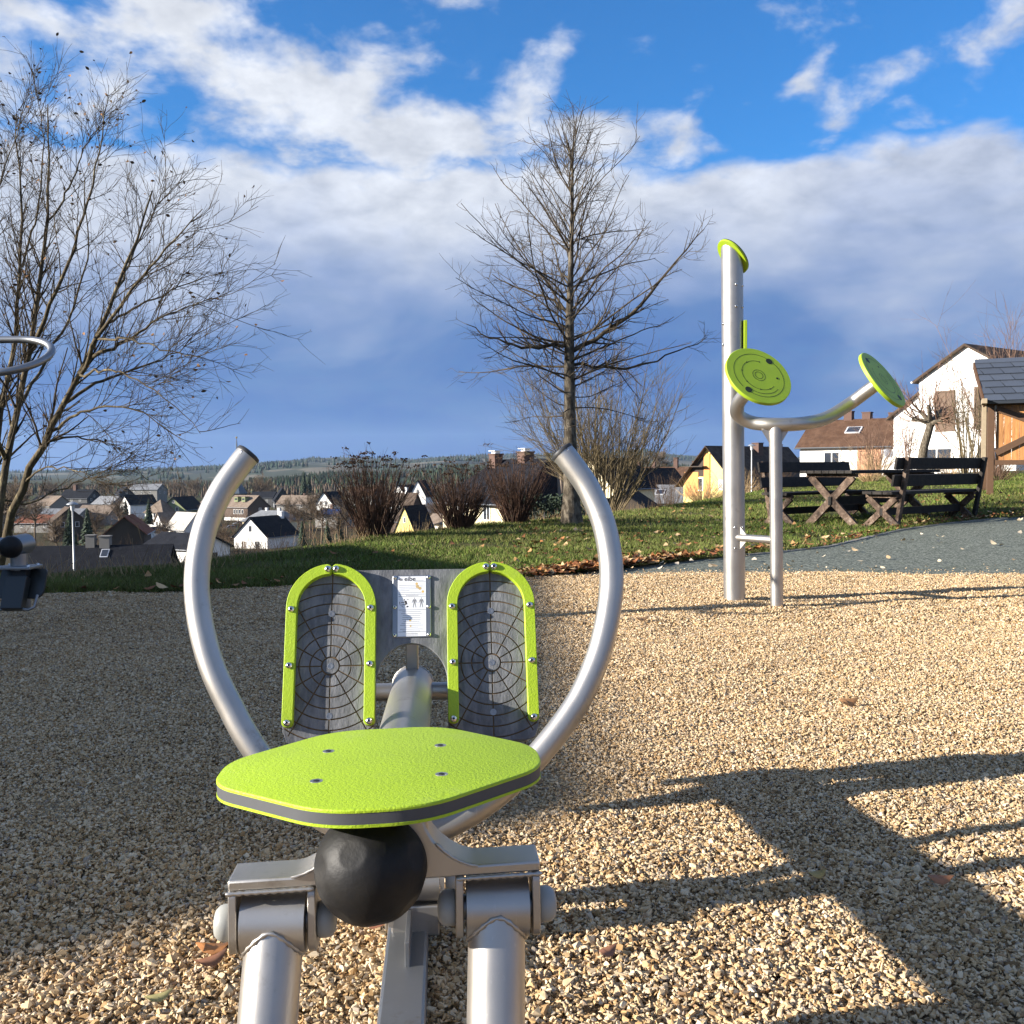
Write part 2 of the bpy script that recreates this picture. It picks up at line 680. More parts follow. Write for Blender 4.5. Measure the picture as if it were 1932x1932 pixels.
# ---- loose gravel stones: points carry rotation, size and shape number; geometry nodes sets a hull on each
def gravel_points():
    pts = []
    def strip(y0, y1, dens, size, layer):
        w = 0.62
        area = w * (y1 * y1 - y0 * y0)
        n = int(area * dens)
        yy = np.sqrt(rng.uniform(y0 * y0, y1 * y1, n))
        xx = rng.uniform(-1, 1, n) * yy * w
        s = size * rng.lognormal(0, 0.28, n)
        zz = rng.uniform(-0.003, 0.004, n) + layer
        pts.append(np.stack([xx, yy, zz, s], -1))
    strip(1.05, 2.2, 27000, 0.0049, 0.0)
    strip(2.2, 3.6, 31000, 0.0042, 0.0)
    strip(3.6, 5.2, 22000, 0.0044, 0.0)
    strip(5.2, 8.6, 8500, 0.0054, 0.0)
    for y0, y1, dn, sz_ in ((0.9, 2.6, 15000, 0.0060), (2.6, 5.0, 7000, 0.0068)):     # beyond the frame on both sides
        n = int(0.86 * (y1 * y1 - y0 * y0) / 2 * dn)
        yy = np.sqrt(rng.uniform(y0 * y0, y1 * y1, n))
        xx = rng.uniform(0.60, 1.03, n) * yy * rng.choice([-1, 1], n)
        pts.append(np.stack([xx, yy, rng.uniform(-0.003, 0.004, n), sz_ * rng.lognormal(0, 0.28, n)], -1))
    P = np.concatenate(pts)
    a = np.arctan2(P[:, 0], P[:, 1])
    r = np.hypot(P[:, 0], P[:, 1])
    lim = np.interp(a, GR_A, GR_R) + rng.normal(0, 0.05, len(P)) + np.where(rng.uniform(size=len(P)) < 0.05, np.abs(rng.normal(0, 0.35, len(P))), 0)
    P = P[r < lim]
    # stray stones kicked on to the path
    P[:, 2] += gz(P[:, 0], P[:, 1]) + np.where(r[r < lim] > 1, 0.0, 0.0)
    # low undulation of the loose layer
    P[:, 2] += 0.006 * np.sin(P[:, 0] * 5.1 + 1.0) * np.sin(P[:, 1] * 4.3) + 0.004 * np.sin(P[:, 0] * 13.0 + 2 * np.sin(P[:, 1] * 7)) * np.sin(P[:, 1] * 11.0 + P[:, 0] * 3) + 0.003
    return P


def stone_material():
    m = mat('gravel_stone', rough=0.8, spec=0.3)
    t, b = tree_of(m)
    oi = t.n('ShaderNodeObjectInfo')
    tc = t.n('ShaderNodeTexCoord')
    col = t.ramp(oi.outputs['Random'], [(0.0, (0.13, 0.084, 0.040)), (0.10, (0.36, 0.220, 0.095)), (0.30, (0.475, 0.325, 0.165)),
                                        (0.60, (0.555, 0.410, 0.242)), (0.85, (0.66, 0.52, 0.340)), (0.95, (0.26, 0.218, 0.175)), (1.0, (0.36, 0.20, 0.08))])
    f = t.noise(tc.outputs['Object'], 1.7, 4.0, 0.6)
    k = t.m('ADD', 0.78, t.m('MULTIPLY', f, 0.44))
    vm = t.n('ShaderNodeVectorMath', operation='SCALE')
    t.put(vm.inputs[0], col)
    t.put(vm.inputs['Scale'], k)
    t.put(b.inputs['Base Color'], vm.outputs[0])
    return m


def make_gravel():
    P = gravel_points()
    n = len(P)
    me = bpy.data.meshes.new('gravel')
    me.vertices.add(n)
    me.vertices.foreach_set('co', P[:, :3].astype(np.float32).ravel())
    a = me.attributes.new('turn', 'FLOAT_VECTOR', 'POINT')
    tn = rng.normal(0, 0.42, (n, 3))
    tn[:, 2] = rng.uniform(0, 6.283, n)
    a.data.foreach_set('vector', tn.astype(np.float32).ravel())
    a = me.attributes.new('size', 'FLOAT_VECTOR', 'POINT')
    sc = P[:, 3:4] * rng.uniform(0.7, 1.3, (n, 3))
    a.data.foreach_set('vector', sc.astype(np.float32).ravel())
    a = me.attributes.new('shape', 'INT', 'POINT')
    a.data.foreach_set('value', rng.integers(0, 8, n).astype(np.int32))
    o = bpy.data.objects.new('gravel', me)
    COL.objects.link(o)
    kind(o, 'stuff')
    o['label'] = 'loose tan limestone chippings covering the play area'
    ng = bpy.data.node_groups.new('stones', 'GeometryNodeTree')
    ng.interface.new_socket('Geometry', in_out='INPUT', socket_type='NodeSocketGeometry')
    ng.interface.new_socket('Geometry', in_out='OUTPUT', socket_type='NodeSocketGeometry')
    N, L = ng.nodes, ng.links
    gi = N.new('NodeGroupInput')
    go = N.new('NodeGroupOutput')
    join = N.new('GeometryNodeJoinGeometry')
    for i in range(8):
        pn = N.new('GeometryNodePoints')
        pn.inputs['Count'].default_value = 11 + i % 3
        rv = N.new('FunctionNodeRandomValue')
        rv.data_type = 'FLOAT_VECTOR'
        ex = ((1, .75, .6), (1.2, .7, .55), (.95, .9, .7), (1.25, .8, .45), (1, .6, .6), (.9, .85, .8), (1.1, .95, .5), (1.3, .6, .5))[i]
        rv.inputs[0].default_value = tuple(-e for e in ex)
        rv.inputs[1].default_value = ex
        rv.inputs['Seed'].default_value = 31 + i * 7
        L.new(rv.outputs[0], pn.inputs['Position'])
        ch = N.new('GeometryNodeConvexHull')
        L.new(pn.outputs[0], ch.inputs[0])
        sm = N.new('GeometryNodeSetMaterial')
        sm.inputs['Material'].default_value = stone_material()
        L.new(ch.outputs[0], sm.inputs[0])
        g2 = N.new('GeometryNodeGeometryToInstance')
        L.new(sm.outputs[0], g2.inputs[0])
        L.new(g2.outputs[0], join.inputs[0])
    ip = N.new('GeometryNodeInstanceOnPoints')
    L.new(gi.outputs[0], ip.inputs['Points'])
    L.new(join.outputs[0], ip.inputs['Instance'])
    ip.inputs['Pick Instance'].default_value = True

    def attr(nm, ty):
        an = N.new('GeometryNodeInputNamedAttribute')
        an.data_type = ty
        an.inputs['Name'].default_value = nm
        return an.outputs[0]
    L.new(attr('shape', 'INT'), ip.inputs['Instance Index'])
    L.new(attr('turn', 'FLOAT_VECTOR'), ip.inputs['Rotation'])
    L.new(attr('size', 'FLOAT_VECTOR'), ip.inputs['Scale'])
    L.new(ip.outputs[0], go.inputs[0])
    md = o.modifiers.new('stones', 'NODES')
    md.node_group = ng
    return n


N_STONES = make_gravel()


# ---- grass blades
def grass_patch(name, n, az0, az1, f0, f1, hmin, hmax, wid, tones, dens_pow=1.0):
    a = rng.uniform(math.radians(az0), math.radians(az1), n * 2)
    ra = np.array([r_path(x) for x in np.radians(np.arange(az0 - 1, az1 + 1.1, 0.25))])
    rb = np.array([r_edge(x) for x in np.radians(np.arange(az0 - 1, az1 + 1.1, 0.25))])
    gridv = np.radians(np.arange(az0 - 1, az1 + 1.1, 0.25))
    r_0 = np.interp(a, gridv, ra)
    r_1 = np.minimum(np.interp(a, gridv, rb) + 2.5, 46)
    f = rng.uniform(0, 1, n * 2) ** dens_pow
    # a ragged border: blades thin out and lean over the edging
    r = r_0 - 0.06 + np.abs(rng.normal(0, 0.05, n * 2)) + (r_1 - r_0) * (f0 + (f1 - f0) * f)
    tx, ty = np.sin(a) * r, np.cos(a) * r
    bare = np.sin(tx * 1.7 + 2.0 * np.sin(ty * 0.9)) + np.sin(ty * 2.1 + 1.7 * np.sin(tx * 1.3 + 1)) + rng.normal(0, 0.5, n * 2)
    ok = (r_1 > r_0 + 0.2) & (bare > -1.25)
    a, r = a[ok][:n], r[ok][:n]
    m = len(a)
    x, y = np.sin(a) * r, np.cos(a) * r
    clump = np.sin(x * 3.1 + 1.3 * np.sin(y * 2.3)) * np.sin(y * 3.7 + 1.1 * np.sin(x * 1.9))
    z = gz(x, y) + 0.008
    h = rng.uniform(hmin, hmax, m) * (0.8 + 0.35 * clump) * (1 + r * 0.012)
    w = wid * rng.uniform(0.7, 1.4, m) * (0.6 + r * 0.05)
    th = rng.uniform(0, 6.283, m)
    lean = rng.uniform(0.15, 1.15, m) * h
    la_ = rng.uniform(0, 6.283, m)
    b0 = np.stack([x - np.cos(th) * w, y - np.sin(th) * w, z], -1)
    b1 = np.stack([x + np.cos(th) * w, y + np.sin(th) * w, z], -1)
    tip = np.stack([x + np.cos(la_) * lean, y + np.sin(la_) * lean, z + h], -1)
    v = np.stack([b0, b1, tip], 1).reshape(-1, 3)
    fcs = np.arange(m * 3).reshape(m, 3)
    tones = np.array(tones)
    pick = rng.integers(0, len(tones), m)
    dry = np.clip(0.5 + 0.5 * np.sin(x * 0.9 + 1.5 * np.sin(y * 0.6)) + rng.normal(0, 0.2, m), 0, 1)[:, None]
    c = tones[pick] * rng.uniform(0.65, 1.35, (m, 1)) * (1 + 0.25 * clump[:, None])
    c = c * (1 - 0.30 * dry) + np.array((0.15, 0.125, 0.045)) * 0.30 * dry
    return kind(np_mesh(name, v, fcs, vcol_mat('grass_blades', 0.7), colors=np.repeat(c, 3, 0)), 'stuff')


G = [(0.075, 0.120, 0.016), (0.110, 0.150, 0.022), (0.060, 0.095, 0.016), (0.130, 0.140, 0.034), (0.090, 0.135, 0.020), (0.17, 0.150, 0.060)]
g = grass_patch('grass', 330000, -40, 34, 0.0, 1.0, 0.018, 0.062, 0.0042, G, 1.25)
g['label'] = 'short mown winter grass on the bank above the town'


# ---- fallen leaves: flat curled blades scattered on the lawn and its border
def leaf_shape(k, s, curl):
    """one curled leaf: ribbon of quads, five pairs"""
    prof = [(-1.0, 0.06), (-0.55, 0.42), (0.0, 0.55), (0.5, 0.36), (1.0, 0.03)]
    v = []
    for i, (u, wv) in enumerate(prof):
        zc = curl * (u * u) * 0.5
        v.append((u * s, -wv * s, zc * s + 0.25 * curl * s * wv))
        v.append((u * s, wv * s, zc * s + 0.2 * curl * s * wv))
    return np.array(v)


LEAF_F = np.array([[0, 2, 3, 1], [2, 4, 5, 3], [4, 6, 7, 5], [6, 8, 9, 7]])


def leaf_cloud(name, pos, size, tones, material, flat=True, parent=None):
    n = len(pos)
    vs, fs, cs = [], [], []
    for i in range(n):
        s = size * random.uniform(0.6, 1.4)
        v = leaf_shape(i, s, random.uniform(0.3, 1.3))
        e = (random.uniform(-0.45, 0.45), random.uniform(-0.45, 0.45), random.uniform(0, 6.28)) if flat else (random.uniform(0, 6.28), random.uniform(0, 6.28), random.uniform(0, 6.28))
        M3 = np.array(Matrix.Rotation(e[2], 3, 'Z') @ Matrix.Rotation(e[0], 3, 'X') @ Matrix.Rotation(e[1], 3, 'Y'))
        vs.append(v @ M3.T + np.asarray(pos[i]))
        fs.append(LEAF_F + i * 10)
        c = np.array(random.choice(tones)) * random.uniform(0.6, 1.3)
        cs.append(np.repeat(c[None], 10, 0))
    return np_mesh(name, np.concatenate(vs), np.concatenate(fs), material, parent=parent, colors=np.concatenate(cs))


LT = [(0.30, 0.125, 0.045), (0.40, 0.22, 0.09), (0.22, 0.085, 0.035), (0.48, 0.33, 0.17), (0.17, 0.075, 0.035)]
M_leaf = vcol_mat('dead_leaf', 0.75)
pos = []
for i in range(1700):
    u = random.random()
    a = math.radians(random.uniform(-2, 31) if u < 0.85 else random.uniform(-30, 0))
    ra, rb = r_path(a), min(r_edge(a), 24)
    # drifts gather along the lower border of the lawn
    f = abs(random.gauss(0, 0.035)) if random.random() < 0.30 else random.random() ** 1.6
    if a < 0.0 and random.random() < 0.6:
        continue
    r = ra - 0.05 + (rb - ra) * f
    x, y = math.sin(a) * r, math.cos(a) * r
    pos.append((x, y, gzf(x, y) + random.uniform(0.02, 0.05)))
for i in range(650):    # the drift near the path's start
    a = math.radians(random.gauss(6.0, 2.6))
    r = r_path(a) + random.gauss(0.0, 0.10)
    x, y = math.sin(a) * r, math.cos(a) * r
    pos.append((x, y, gzf(x, y) + random.uniform(0.02, 0.06)))
lv = kind(leaf_cloud('fallen_leaves', pos, 0.038, LT, M_leaf), 'stuff')
lv['label'] = 'brown fallen leaves scattered over the lawn and its border'
pos = []
for i in range(70):
    a = math.radians(random.uniform(6, 30))
    ra, rb = r_gravel(a), r_path(a)
    r = ra + (rb - ra) * random.random()
    if rb - ra < 0.4:
        continue
    x, y = math.sin(a) * r, math.cos(a) * r
    pos.append((x, y, gzf(x, y) + 0.012))
lv = kind(leaf_cloud('path_leaves', pos, 0.035, [(0.55, 0.45, 0.30), (0.42, 0.30, 0.17), (0.62, 0.52, 0.38)], M_leaf), 'stuff')
lv['label'] = 'pale dry leaves lying on the grey-green path'

# single leaves on the gravel that stand out
for px, py, s, tone, lab in ((405, 1832, 0.030, (0.42, 0.17, 0.05), 'orange-brown dry leaf on the gravel beside the near pendulum tube'),
                             (398, 1858, 0.030, (0.20, 0.085, 0.04), 'dark brown curled leaf just below the orange-brown one'),
                             (708, 1782, 0.030, (0.24, 0.095, 0.05), 'dark red-brown leaf beside the galvanised ground rail'),
                             (1598, 1341, 0.040, (0.42, 0.20, 0.07), 'rust brown leaf alone on the sunlit gravel behind the rowing machine'),
                             (1210, 1178, 0.045, (0.38, 0.20, 0.08), 'small brown leaf on the far gravel below the curved right handle'),
                             (1540, 1683, 0.022, (0.38, 0.26, 0.08), 'small yellowish leaf between the shadow stripes on the gravel'),
                             (1772, 1693, 0.026, (0.34, 0.14, 0.06), 'reddish leaf lying in the shaded gravel band'),
                             (1145, 1838, 0.022, (0.25, 0.11, 0.06), 'small dark leaf on the bright gravel near the lower picture edge'),
                             (300, 1930, 0.022, (0.30, 0.26, 0.10), 'olive yellow leaf at the lower picture edge')):
    p = at(px, py, gy(px, py))
    m = mat('leaf_%d' % px, tone, 0.7, var=0.35, vscale=40)
    b = MB()
    v = leaf_shape(0, s, 1.2)
    M3 = np.array(Matrix.Rotation(random.uniform(-0.5, 0.9), 3, 'Z') @ Matrix.Rotation(random.uniform(0.1, 0.5), 3, 'X'))
    b.add(v @ M3.T, [list(f) for f in LEAF_F])
    o = b.build('fallen_leaf', m, smooth=True, auto=80)
    o.location = (p.x, p.y, gzf(p.x, p.y) + 0.018)
    md = o.modifiers.new('thick', 'SOLIDIFY')
    md.thickness = 0.0008
    tag(o, lab, 'leaf')


# ---- hills far across the valley
SKY_PX = [(-1200, 893), (0, 893), (200, 893), (314, 887), (375, 883), (487, 875), (548, 872), (587, 865), (640, 862), (700, 865), (769, 868), (841, 861), (919, 859), (1000, 860), (1100, 855), (1217, 850), (1263, 857), (1298, 860), (1450, 866), (1700, 872), (1932, 875), (3200, 878)]


def hill_z(px, r):
    ys = np.interp(px, [p for p, q in SKY_PX], [q for p, q in SKY_PX])
    zs = EYE + (hor_np(px) - ys) / FPX * 4200
    f = np.clip((r - 650) / 3550, 0, 1) ** 1.4
    f = np.where(r > 4200, 1 - (r - 4200) / 1800 * 0.6, f)
    n = np.sin(r / 240 + px / 90.0) * 3 + np.sin(r / 610 + px / 300.0 + 2) * 6 + np.sin(px / 47.0 + r / 900) * 2.5
    n = n * np.clip((r - 650) / 700, 0, 1) * np.clip((4400 - r) / 1000, 0.12, 1)
    return -14.5 + (zs + 14.5) * f + n


def hor_np(px):
    return 885.0 - math.tan(ROLL) * (np.asarray(px) - 966.0)


def wood_at(px, r):
    n = np.sin(px / 37.0 + r / 310) + np.sin(px / 83.0 - r / 170 + 1) + 0.7 * np.sin(px / 19.0 + r / 95 + 2)
    near = (r > 760) & (r < 1250) & (px > 470) & (n > -1.2)
    far = (r > 3300) & (n > -0.25)
    mid = (r > 1700) & (r < 3300) & (n > 0.75)
    left = (r > 2100) & (r < 3100) & (px < 520) & (px > 280) & (n > -1.0)
    return near | far | mid | left


pxs = np.arange(-700, 2700, 10.0)
rr = np.concatenate([np.linspace(650, 1500, 40), np.linspace(1530, 4200, 90), np.linspace(4300, 6000, 10)])
PXG, RG = np.meshgrid(pxs, rr, indexing='ij')
HX = (PXG - 966) / FPX * RG
HZ = hill_z(PXG, RG)
wd = wood_at(PXG, RG)
fieldn = np.floor((PXG + RG * 0.11) / 75.0) * 7.13 + np.floor((RG + PXG * 0.6) / 260.0) * 3.77
fr = np.modf(np.abs(np.sin(fieldn) * 43758.5))[0]
FT = np.array([(0.050, 0.065, 0.030), (0.085, 0.075, 0.050), (0.036, 0.042, 0.026), (0.120, 0.105, 0.075), (0.026, 0.030, 0.024)])
cc = FT[(fr * 4.99).astype(int)]
cc = np.where(wd[..., None], np.array((0.035, 0.045, 0.025)), cc)
idx = np.arange(PXG.size).reshape(PXG.shape)
fc = np.stack([idx[:-1, :-1], idx[1:, :-1], idx[1:, 1:], idx[:-1, 1:]], -1).reshape(-1, 4)[:, ::-1]
kind(np_mesh('hills', np.stack([HX, RG, HZ], -1).reshape(-1, 3), fc, vcol_mat('hill_fields', 0.95, var=0.25, vscale=0.02), smooth=True, colors=cc.reshape(-1, 3)), 'structure')


def forest(name, n, r0, r1, px0, px1, tones, hmin, hmax, pow_=1.0, always=False, wide=0.24, prof=((0.0, 0.55), (0.18, 1.0), (0.55, 0.55), (1.0, 0.02))):
    px = rng.uniform(px0, px1, n * 4)
    r = r0 + (r1 - r0) * rng.uniform(0, 1, n * 4) ** pow_
    ok = np.ones(len(px), bool) if always else wood_at(px, r)
    px, r = px[ok][:n], r[ok][:n]
    m = len(px)
    x = (px - 966) / FPX * r
    z = hill_z(px, r) - 0.5
    h = rng.uniform(hmin, hmax, m)
    w = h * rng.uniform(0.7, 1.3, m) * wide
    K = 6
    ang = np.arange(K) * 2 * np.pi / K
    vs = []
    for lev, (zf, wf) in enumerate(prof):
        jit = rng.uniform(0.7, 1.25, (m, K))
        vx = x[:, None] + np.cos(ang + lev)[None] * (w * wf)[:, None] * jit
        vy = r[:, None] + np.sin(ang + lev)[None] * (w * wf)[:, None] * jit
        vz = np.repeat((z + h * zf)[:, None], K, 1)
        vs.append(np.stack([vx, vy, vz], -1))
    V = np.stack(vs, 1)                        # m,4,K,3
    base = np.arange(m)[:, None, None, None] * (4 * K)
    lev = np.arange(3)[None, :, None]
    k = np.arange(K)[None, None, :]
    k2 = (k + 1) % K
    F = np.stack([lev * K + k, lev * K + k2, (lev + 1) * K + k2, (lev + 1) * K + k], -1)
    F = (F + base).reshape(-1, 4)
    t = np.array(tones)[rng.integers(0, len(tones), m)] * rng.uniform(0.7, 1.3, (m, 1))
    return kind(np_mesh(name, V.reshape(-1, 3), F, vcol_mat('far_wood', 0.95), colors=np.repeat(t, 4 * K, 0)), 'stuff')


CON = [(0.022, 0.038, 0.020), (0.030, 0.048, 0.022), (0.040, 0.050, 0.028), (0.030, 0.042, 0.022), (0.065, 0.048, 0.032)]
DEC = [(0.085, 0.062, 0.045), (0.065, 0.050, 0.038), (0.11, 0.075, 0.045), (0.035, 0.045, 0.025)]
forest('forest', 6000, 780, 1250, 470, 1300, CON, 6, 12.5, wide=0.17)
forest('wooded_ridge', 7000, 1600, 4300, -200, 2200, [(0.025, 0.040, 0.026), (0.035, 0.048, 0.03), (0.06, 0.055, 0.04)], 9, 15, 0.7)
forest('valley_wood', 2600, 620, 1100, -500, 480, DEC, 4, 9, always=True, wide=0.11, prof=((0.0, 0.5), (0.3, 1.0), (0.7, 0.7), (1.0, 0.05)))
forest('valley_wood', 2600, 540, 780, 300, 1400, DEC, 3.5, 8, always=True, wide=0.11, prof=((0.0, 0.5), (0.3, 1.0), (0.7, 0.7), (1.0, 0.05)))

# ================================================================== exercise machines
def steel_material(name, base, rough, metal=1.0):
    m = mat(name, rough=rough, metal=metal)
    t, b = tree_of(m)
    tc = t.n('ShaderNodeTexCoord')
    f = t.noise(tc.outputs['Object'], 6.0, 6.0, 0.6)
    f3 = t.noise(tc.outputs['Object'], 900.0, 2.0, 0.6)
    k = t.m('ADD', 0.80, t.m('MULTIPLY', f, 0.40))
    mp = t.n('ShaderNodeMapping')
    mp.inputs['Scale'].default_value = (1.0, 1.0, 0.12)
    t.t.links.new(tc.outputs['Object'], mp.inputs[0])
    scr = t.step(t.noise(mp.outputs[0], 160.0, 5.0, 0.75), 0.60, 0.72)
    grime = t.step(t.noise(tc.outputs['Object'], 11.0, 7.0, 0.72), 0.56, 0.74)
    cb0 = t.mix(t.m('MULTIPLY', grime, 0.55), (*base, 1), (0.17, 0.135, 0.095, 1))
    cb0 = t.mix(t.m('MULTIPLY', scr, 0.35), cb0, (base[0] * 1.5, base[1] * 1.5, base[2] * 1.5, 1))
    vm = t.n('ShaderNodeVectorMath', operation='SCALE')
    t.put(vm.inputs[0], cb0)
    t.put(vm.inputs['Scale'], k)
    t.put(b.inputs['Base Color'], vm.outputs[0])
    t.put(b.inputs['Roughness'], t.m('ADD', rough - 0.08, t.m('MULTIPLY', f, 0.16)))
    bn = t.n('ShaderNodeBump')
    bn.inputs['Strength'].default_value = 0.25
    bn.inputs['Distance'].default_value = 0.0006
    t.put(bn.inputs['Height'], f3)
    t.t.links.new(bn.outputs[0], b.inputs['Normal'])
    return m


def plastic_green(name='lime_plastic', base=(0.335, 0.475, 0.014)):
    m = mat(name, rough=0.5, spec=0.45)
    t, b = tree_of(m)
    tc = t.n('ShaderNodeTexCoord')
    f = t.noise(tc.outputs['Object'], 9.0, 4.0, 0.5)
    k = t.m('ADD', 0.88, t.m('MULTIPLY', f, 0.24))
    dust = t.step(t.noise(tc.outputs['Object'], 7.0, 8.0, 0.75), 0.54, 0.78)
    scf = t.step(t.noise(tc.outputs['Object'], 48.0, 4.0, 0.8, 1.5), 0.66, 0.74)
    cb0 = t.mix(t.m('MULTIPLY', dust, 0.30), (*base, 1), (0.34, 0.40, 0.13, 1))
    cb0 = t.mix(t.m('MULTIPLY', scf, 0.30), cb0, (0.16, 0.21, 0.03, 1))
    vm = t.n('ShaderNodeVectorMath', operation='SCALE')
    t.put(vm.inputs[0], cb0)
    t.put(vm.inputs['Scale'], k)
    t.put(b.inputs['Base Color'], vm.outputs[0])
    g = t.noise(tc.outputs['Object'], 230.0, 3.0, 0.6, 0.6)
    bn = t.n('ShaderNodeBump')
    bn.inputs['Strength'].default_value = 0.45
    bn.inputs['Distance'].default_value = 0.0028
    t.put(bn.inputs['Height'], g)
    t.t.links.new(bn.outputs[0], b.inputs['Normal'])
    return m


M_steel = steel_material('blasted_steel', (0.45, 0.425, 0.39), 0.42, 0.9)
M_steel2 = steel_material('polished_steel', (0.72, 0.71, 0.69), 0.18)
M_galv_shade = steel_material('galvanised_and_shade_steel', (0.27, 0.275, 0.28), 0.40, 0.85)  # dark tone also stands in for shade on the step trainer
M_lime = plastic_green()
M_core = mat('grey_plastic_core', (0.062, 0.065, 0.070), 0.6, var=0.1, vscale=30)
M_rubber = mat('black_rubber', (0.006, 0.006, 0.007), 0.55, base2=(0.011, 0.010, 0.009), var=0.3, vscale=25, bump=0.10, bscale=60, spec=0.3)
M_rubber_d = mat('black_rubber_facet', (0.022, 0.022, 0.023), 0.55, var=0.2, vscale=30)
M_cap = mat('grey_plastic_cap', (0.30, 0.30, 0.275), 0.45, var=0.08, vscale=20)
M_board = mat('grey_hpl_board', (0.095, 0.098, 0.104), 0.66, base2=(0.175, 0.178, 0.185), var=0.25, vscale=18, stretch=(2.0, 1.0, 0.6), detail=8.0, bump=0.2, bscale=90)
M_dirt = mat('dirty_groove', (0.11, 0.070, 0.034), 0.9, var=0.4, vscale=30)
M_dark = mat('dark_socket', (0.01, 0.01, 0.01), 0.6)
M_white_print = mat('white_sign_sheet', (0.78, 0.79, 0.80), 0.35, var=0.04, vscale=14)
M_ink = mat('dark_ink', (0.035, 0.033, 0.032), 0.6)
M_ink2 = mat('grey_ink', (0.22, 0.22, 0.23), 0.6)
M_stain = mat('yellow_stain', (0.62, 0.42, 0.15), 0.8, var=0.3, vscale=60)
M_pole_edge = mat('black_plastic_edge', (0.018, 0.02, 0.018), 0.4)


def rounded(poly, rads, seg=7):
    """round the corners of a 2-D polygon"""
    n = len(poly)
    out = []
    for i in range(n):
        a, b, c = Vector(poly[i - 1]), Vector(poly[i]), Vector(poly[(i + 1) % n])
        r = rads[i] if hasattr(rads, '__len__') else rads
        e1, e2 = (a - b), (c - b)
        l1, l2 = e1.length, e2.length
        e1.normalize()
        e2.normalize()
        d = min(r, l1 * 0.48, l2 * 0.48)
        p0, p1 = b + e1 * d, b + e2 * d
        for k in range(seg + 1):
            t = k / seg
            q = p0 * (1 - t) ** 2 + b * 2 * t * (1 - t) + p1 * t * t
            out.append((q.x, q.y))
    return out


def bolt(parent, p, nrm, r=0.008, name='bolt', m=None):
    b = MB()
    b.lathe([(r, 0), (r * 0.98, r * 0.25), (r * 0.8, r * 0.6), (r * 0.42, r * 0.78), (r * 0.40, r * 0.55)], p, nrm, 14)
    o = b.build(name, m or M_steel2, parent, smooth=True, auto=50)
    s = MB()
    s.lathe([(r * 0.36, 0), (r * 0.36, r * 0.02)], Vector(p) + Vector(nrm).normalized() * r * 0.57, nrm, 6)
    s.build('socket', M_dark, o)
    return o


def dome_cap(parent, p, nrm, r=0.023, h=0.024):
    b = MB()
    b.lathe([(r * 0.9, 0.0), (r, 0.002), (r, h * 0.45), (r * 0.93, h * 0.7), (r * 0.72, h * 0.9), (r * 0.35, h * 0.985), (0.0002, h)], p, nrm, 22)
    return b.build('end_cap', M_cap, parent, smooth=True, auto=60)


def weld(parent, pts, r=0.0035):
    """a bead of overlapping weld drops"""
    b = MB()
    q = []
    for i in range(len(pts) - 1):
        a, c = Vector(pts[i]), Vector(pts[i + 1])
        k = max(1, int((c - a).length / 0.005))
        for j in range(k):
            q.append(a.lerp(c, j / k))
    q.append(Vector(pts[-1]))
    rad = [r * (1.0 + 0.28 * ((i % 2) * 2 - 1)) for i in range(len(q))]
    b.tube(q, rad, 8)
    return b.build('weld_bead', M_steel, parent, smooth=True, auto=70)


# ---------------------------------------------------------------- rowing machine
YAW = R(4.05)
rower = thing('rowing_machine', 'steel outdoor rowing machine with lime green seat, curved handles and grey foot board', 'rowing machine', (-0.178, 1.30, 0.0), YAW)

# seat: lime - grey - lime sandwich plate
SEAT_Z = 0.462
seat_poly = rounded([(-0.060, -0.172), (0.060, -0.172), (0.214, -0.045), (0.214, 0.055), (0.082, 0.188), (-0.082, 0.188), (-0.214, 0.055), (-0.214, -0.045)],
                    [0.048, 0.048, 0.040, 0.042, 0.048, 0.048, 0.042, 0.040], 9)
seat_rot = Matrix.Rotation(R(1.2), 3, 'Y').inverted() @ Matrix.Rotation(R(0.8), 3, 'Z')


def seat_fn(s, t, h):
    return seat_rot @ Vector((s, t, 0)) + Vector((0, 0, h))


b = MB()
b.prism(seat_poly, [(0.0, SEAT_Z - 0.0045), (0.0, SEAT_Z - 0.002), (0.0012, SEAT_Z - 0.0005), (0.003, SEAT_Z)], seat_fn)
seat = b.build('seat', M_lime, rower, smooth=True, auto=25)
b = MB()
b.prism(seat_poly, [(0.0006, SEAT_Z - 0.0185), (0.0006, SEAT_Z - 0.0045)], seat_fn)
b.build('core_layer', M_core, seat, smooth=True, auto=30)
b = MB()
b.prism(seat_poly, [(0.002, SEAT_Z - 0.023), (0.0, SEAT_Z - 0.022), (0.0, SEAT_Z - 0.0185)], seat_fn)
b.build('bottom_layer', M_lime, seat, smooth=True, auto=30)
for s, t in ((-0.078, 0.078), (0.080, 0.078), (-0.080, -0.055), (0.080, -0.055)):
    b = MB()
    p = seat_fn(s, t, SEAT_Z)
    b.lathe([(0.0085, -0.0005), (0.0085, 0.0002), (0.0055, 0.0003), (0.005, 0.0001)], p, (0, 0, 1), 18)
    o = b.build('screw', M_steel, seat, smooth=True, auto=50)
    b = MB()
    b.lathe([(0.0042, 0), (0.0042, 0.0003)], p + Vector((0, 0, 0.0005)), (0, 0, 1), 6)
    b.build('socket', M_dark, o)

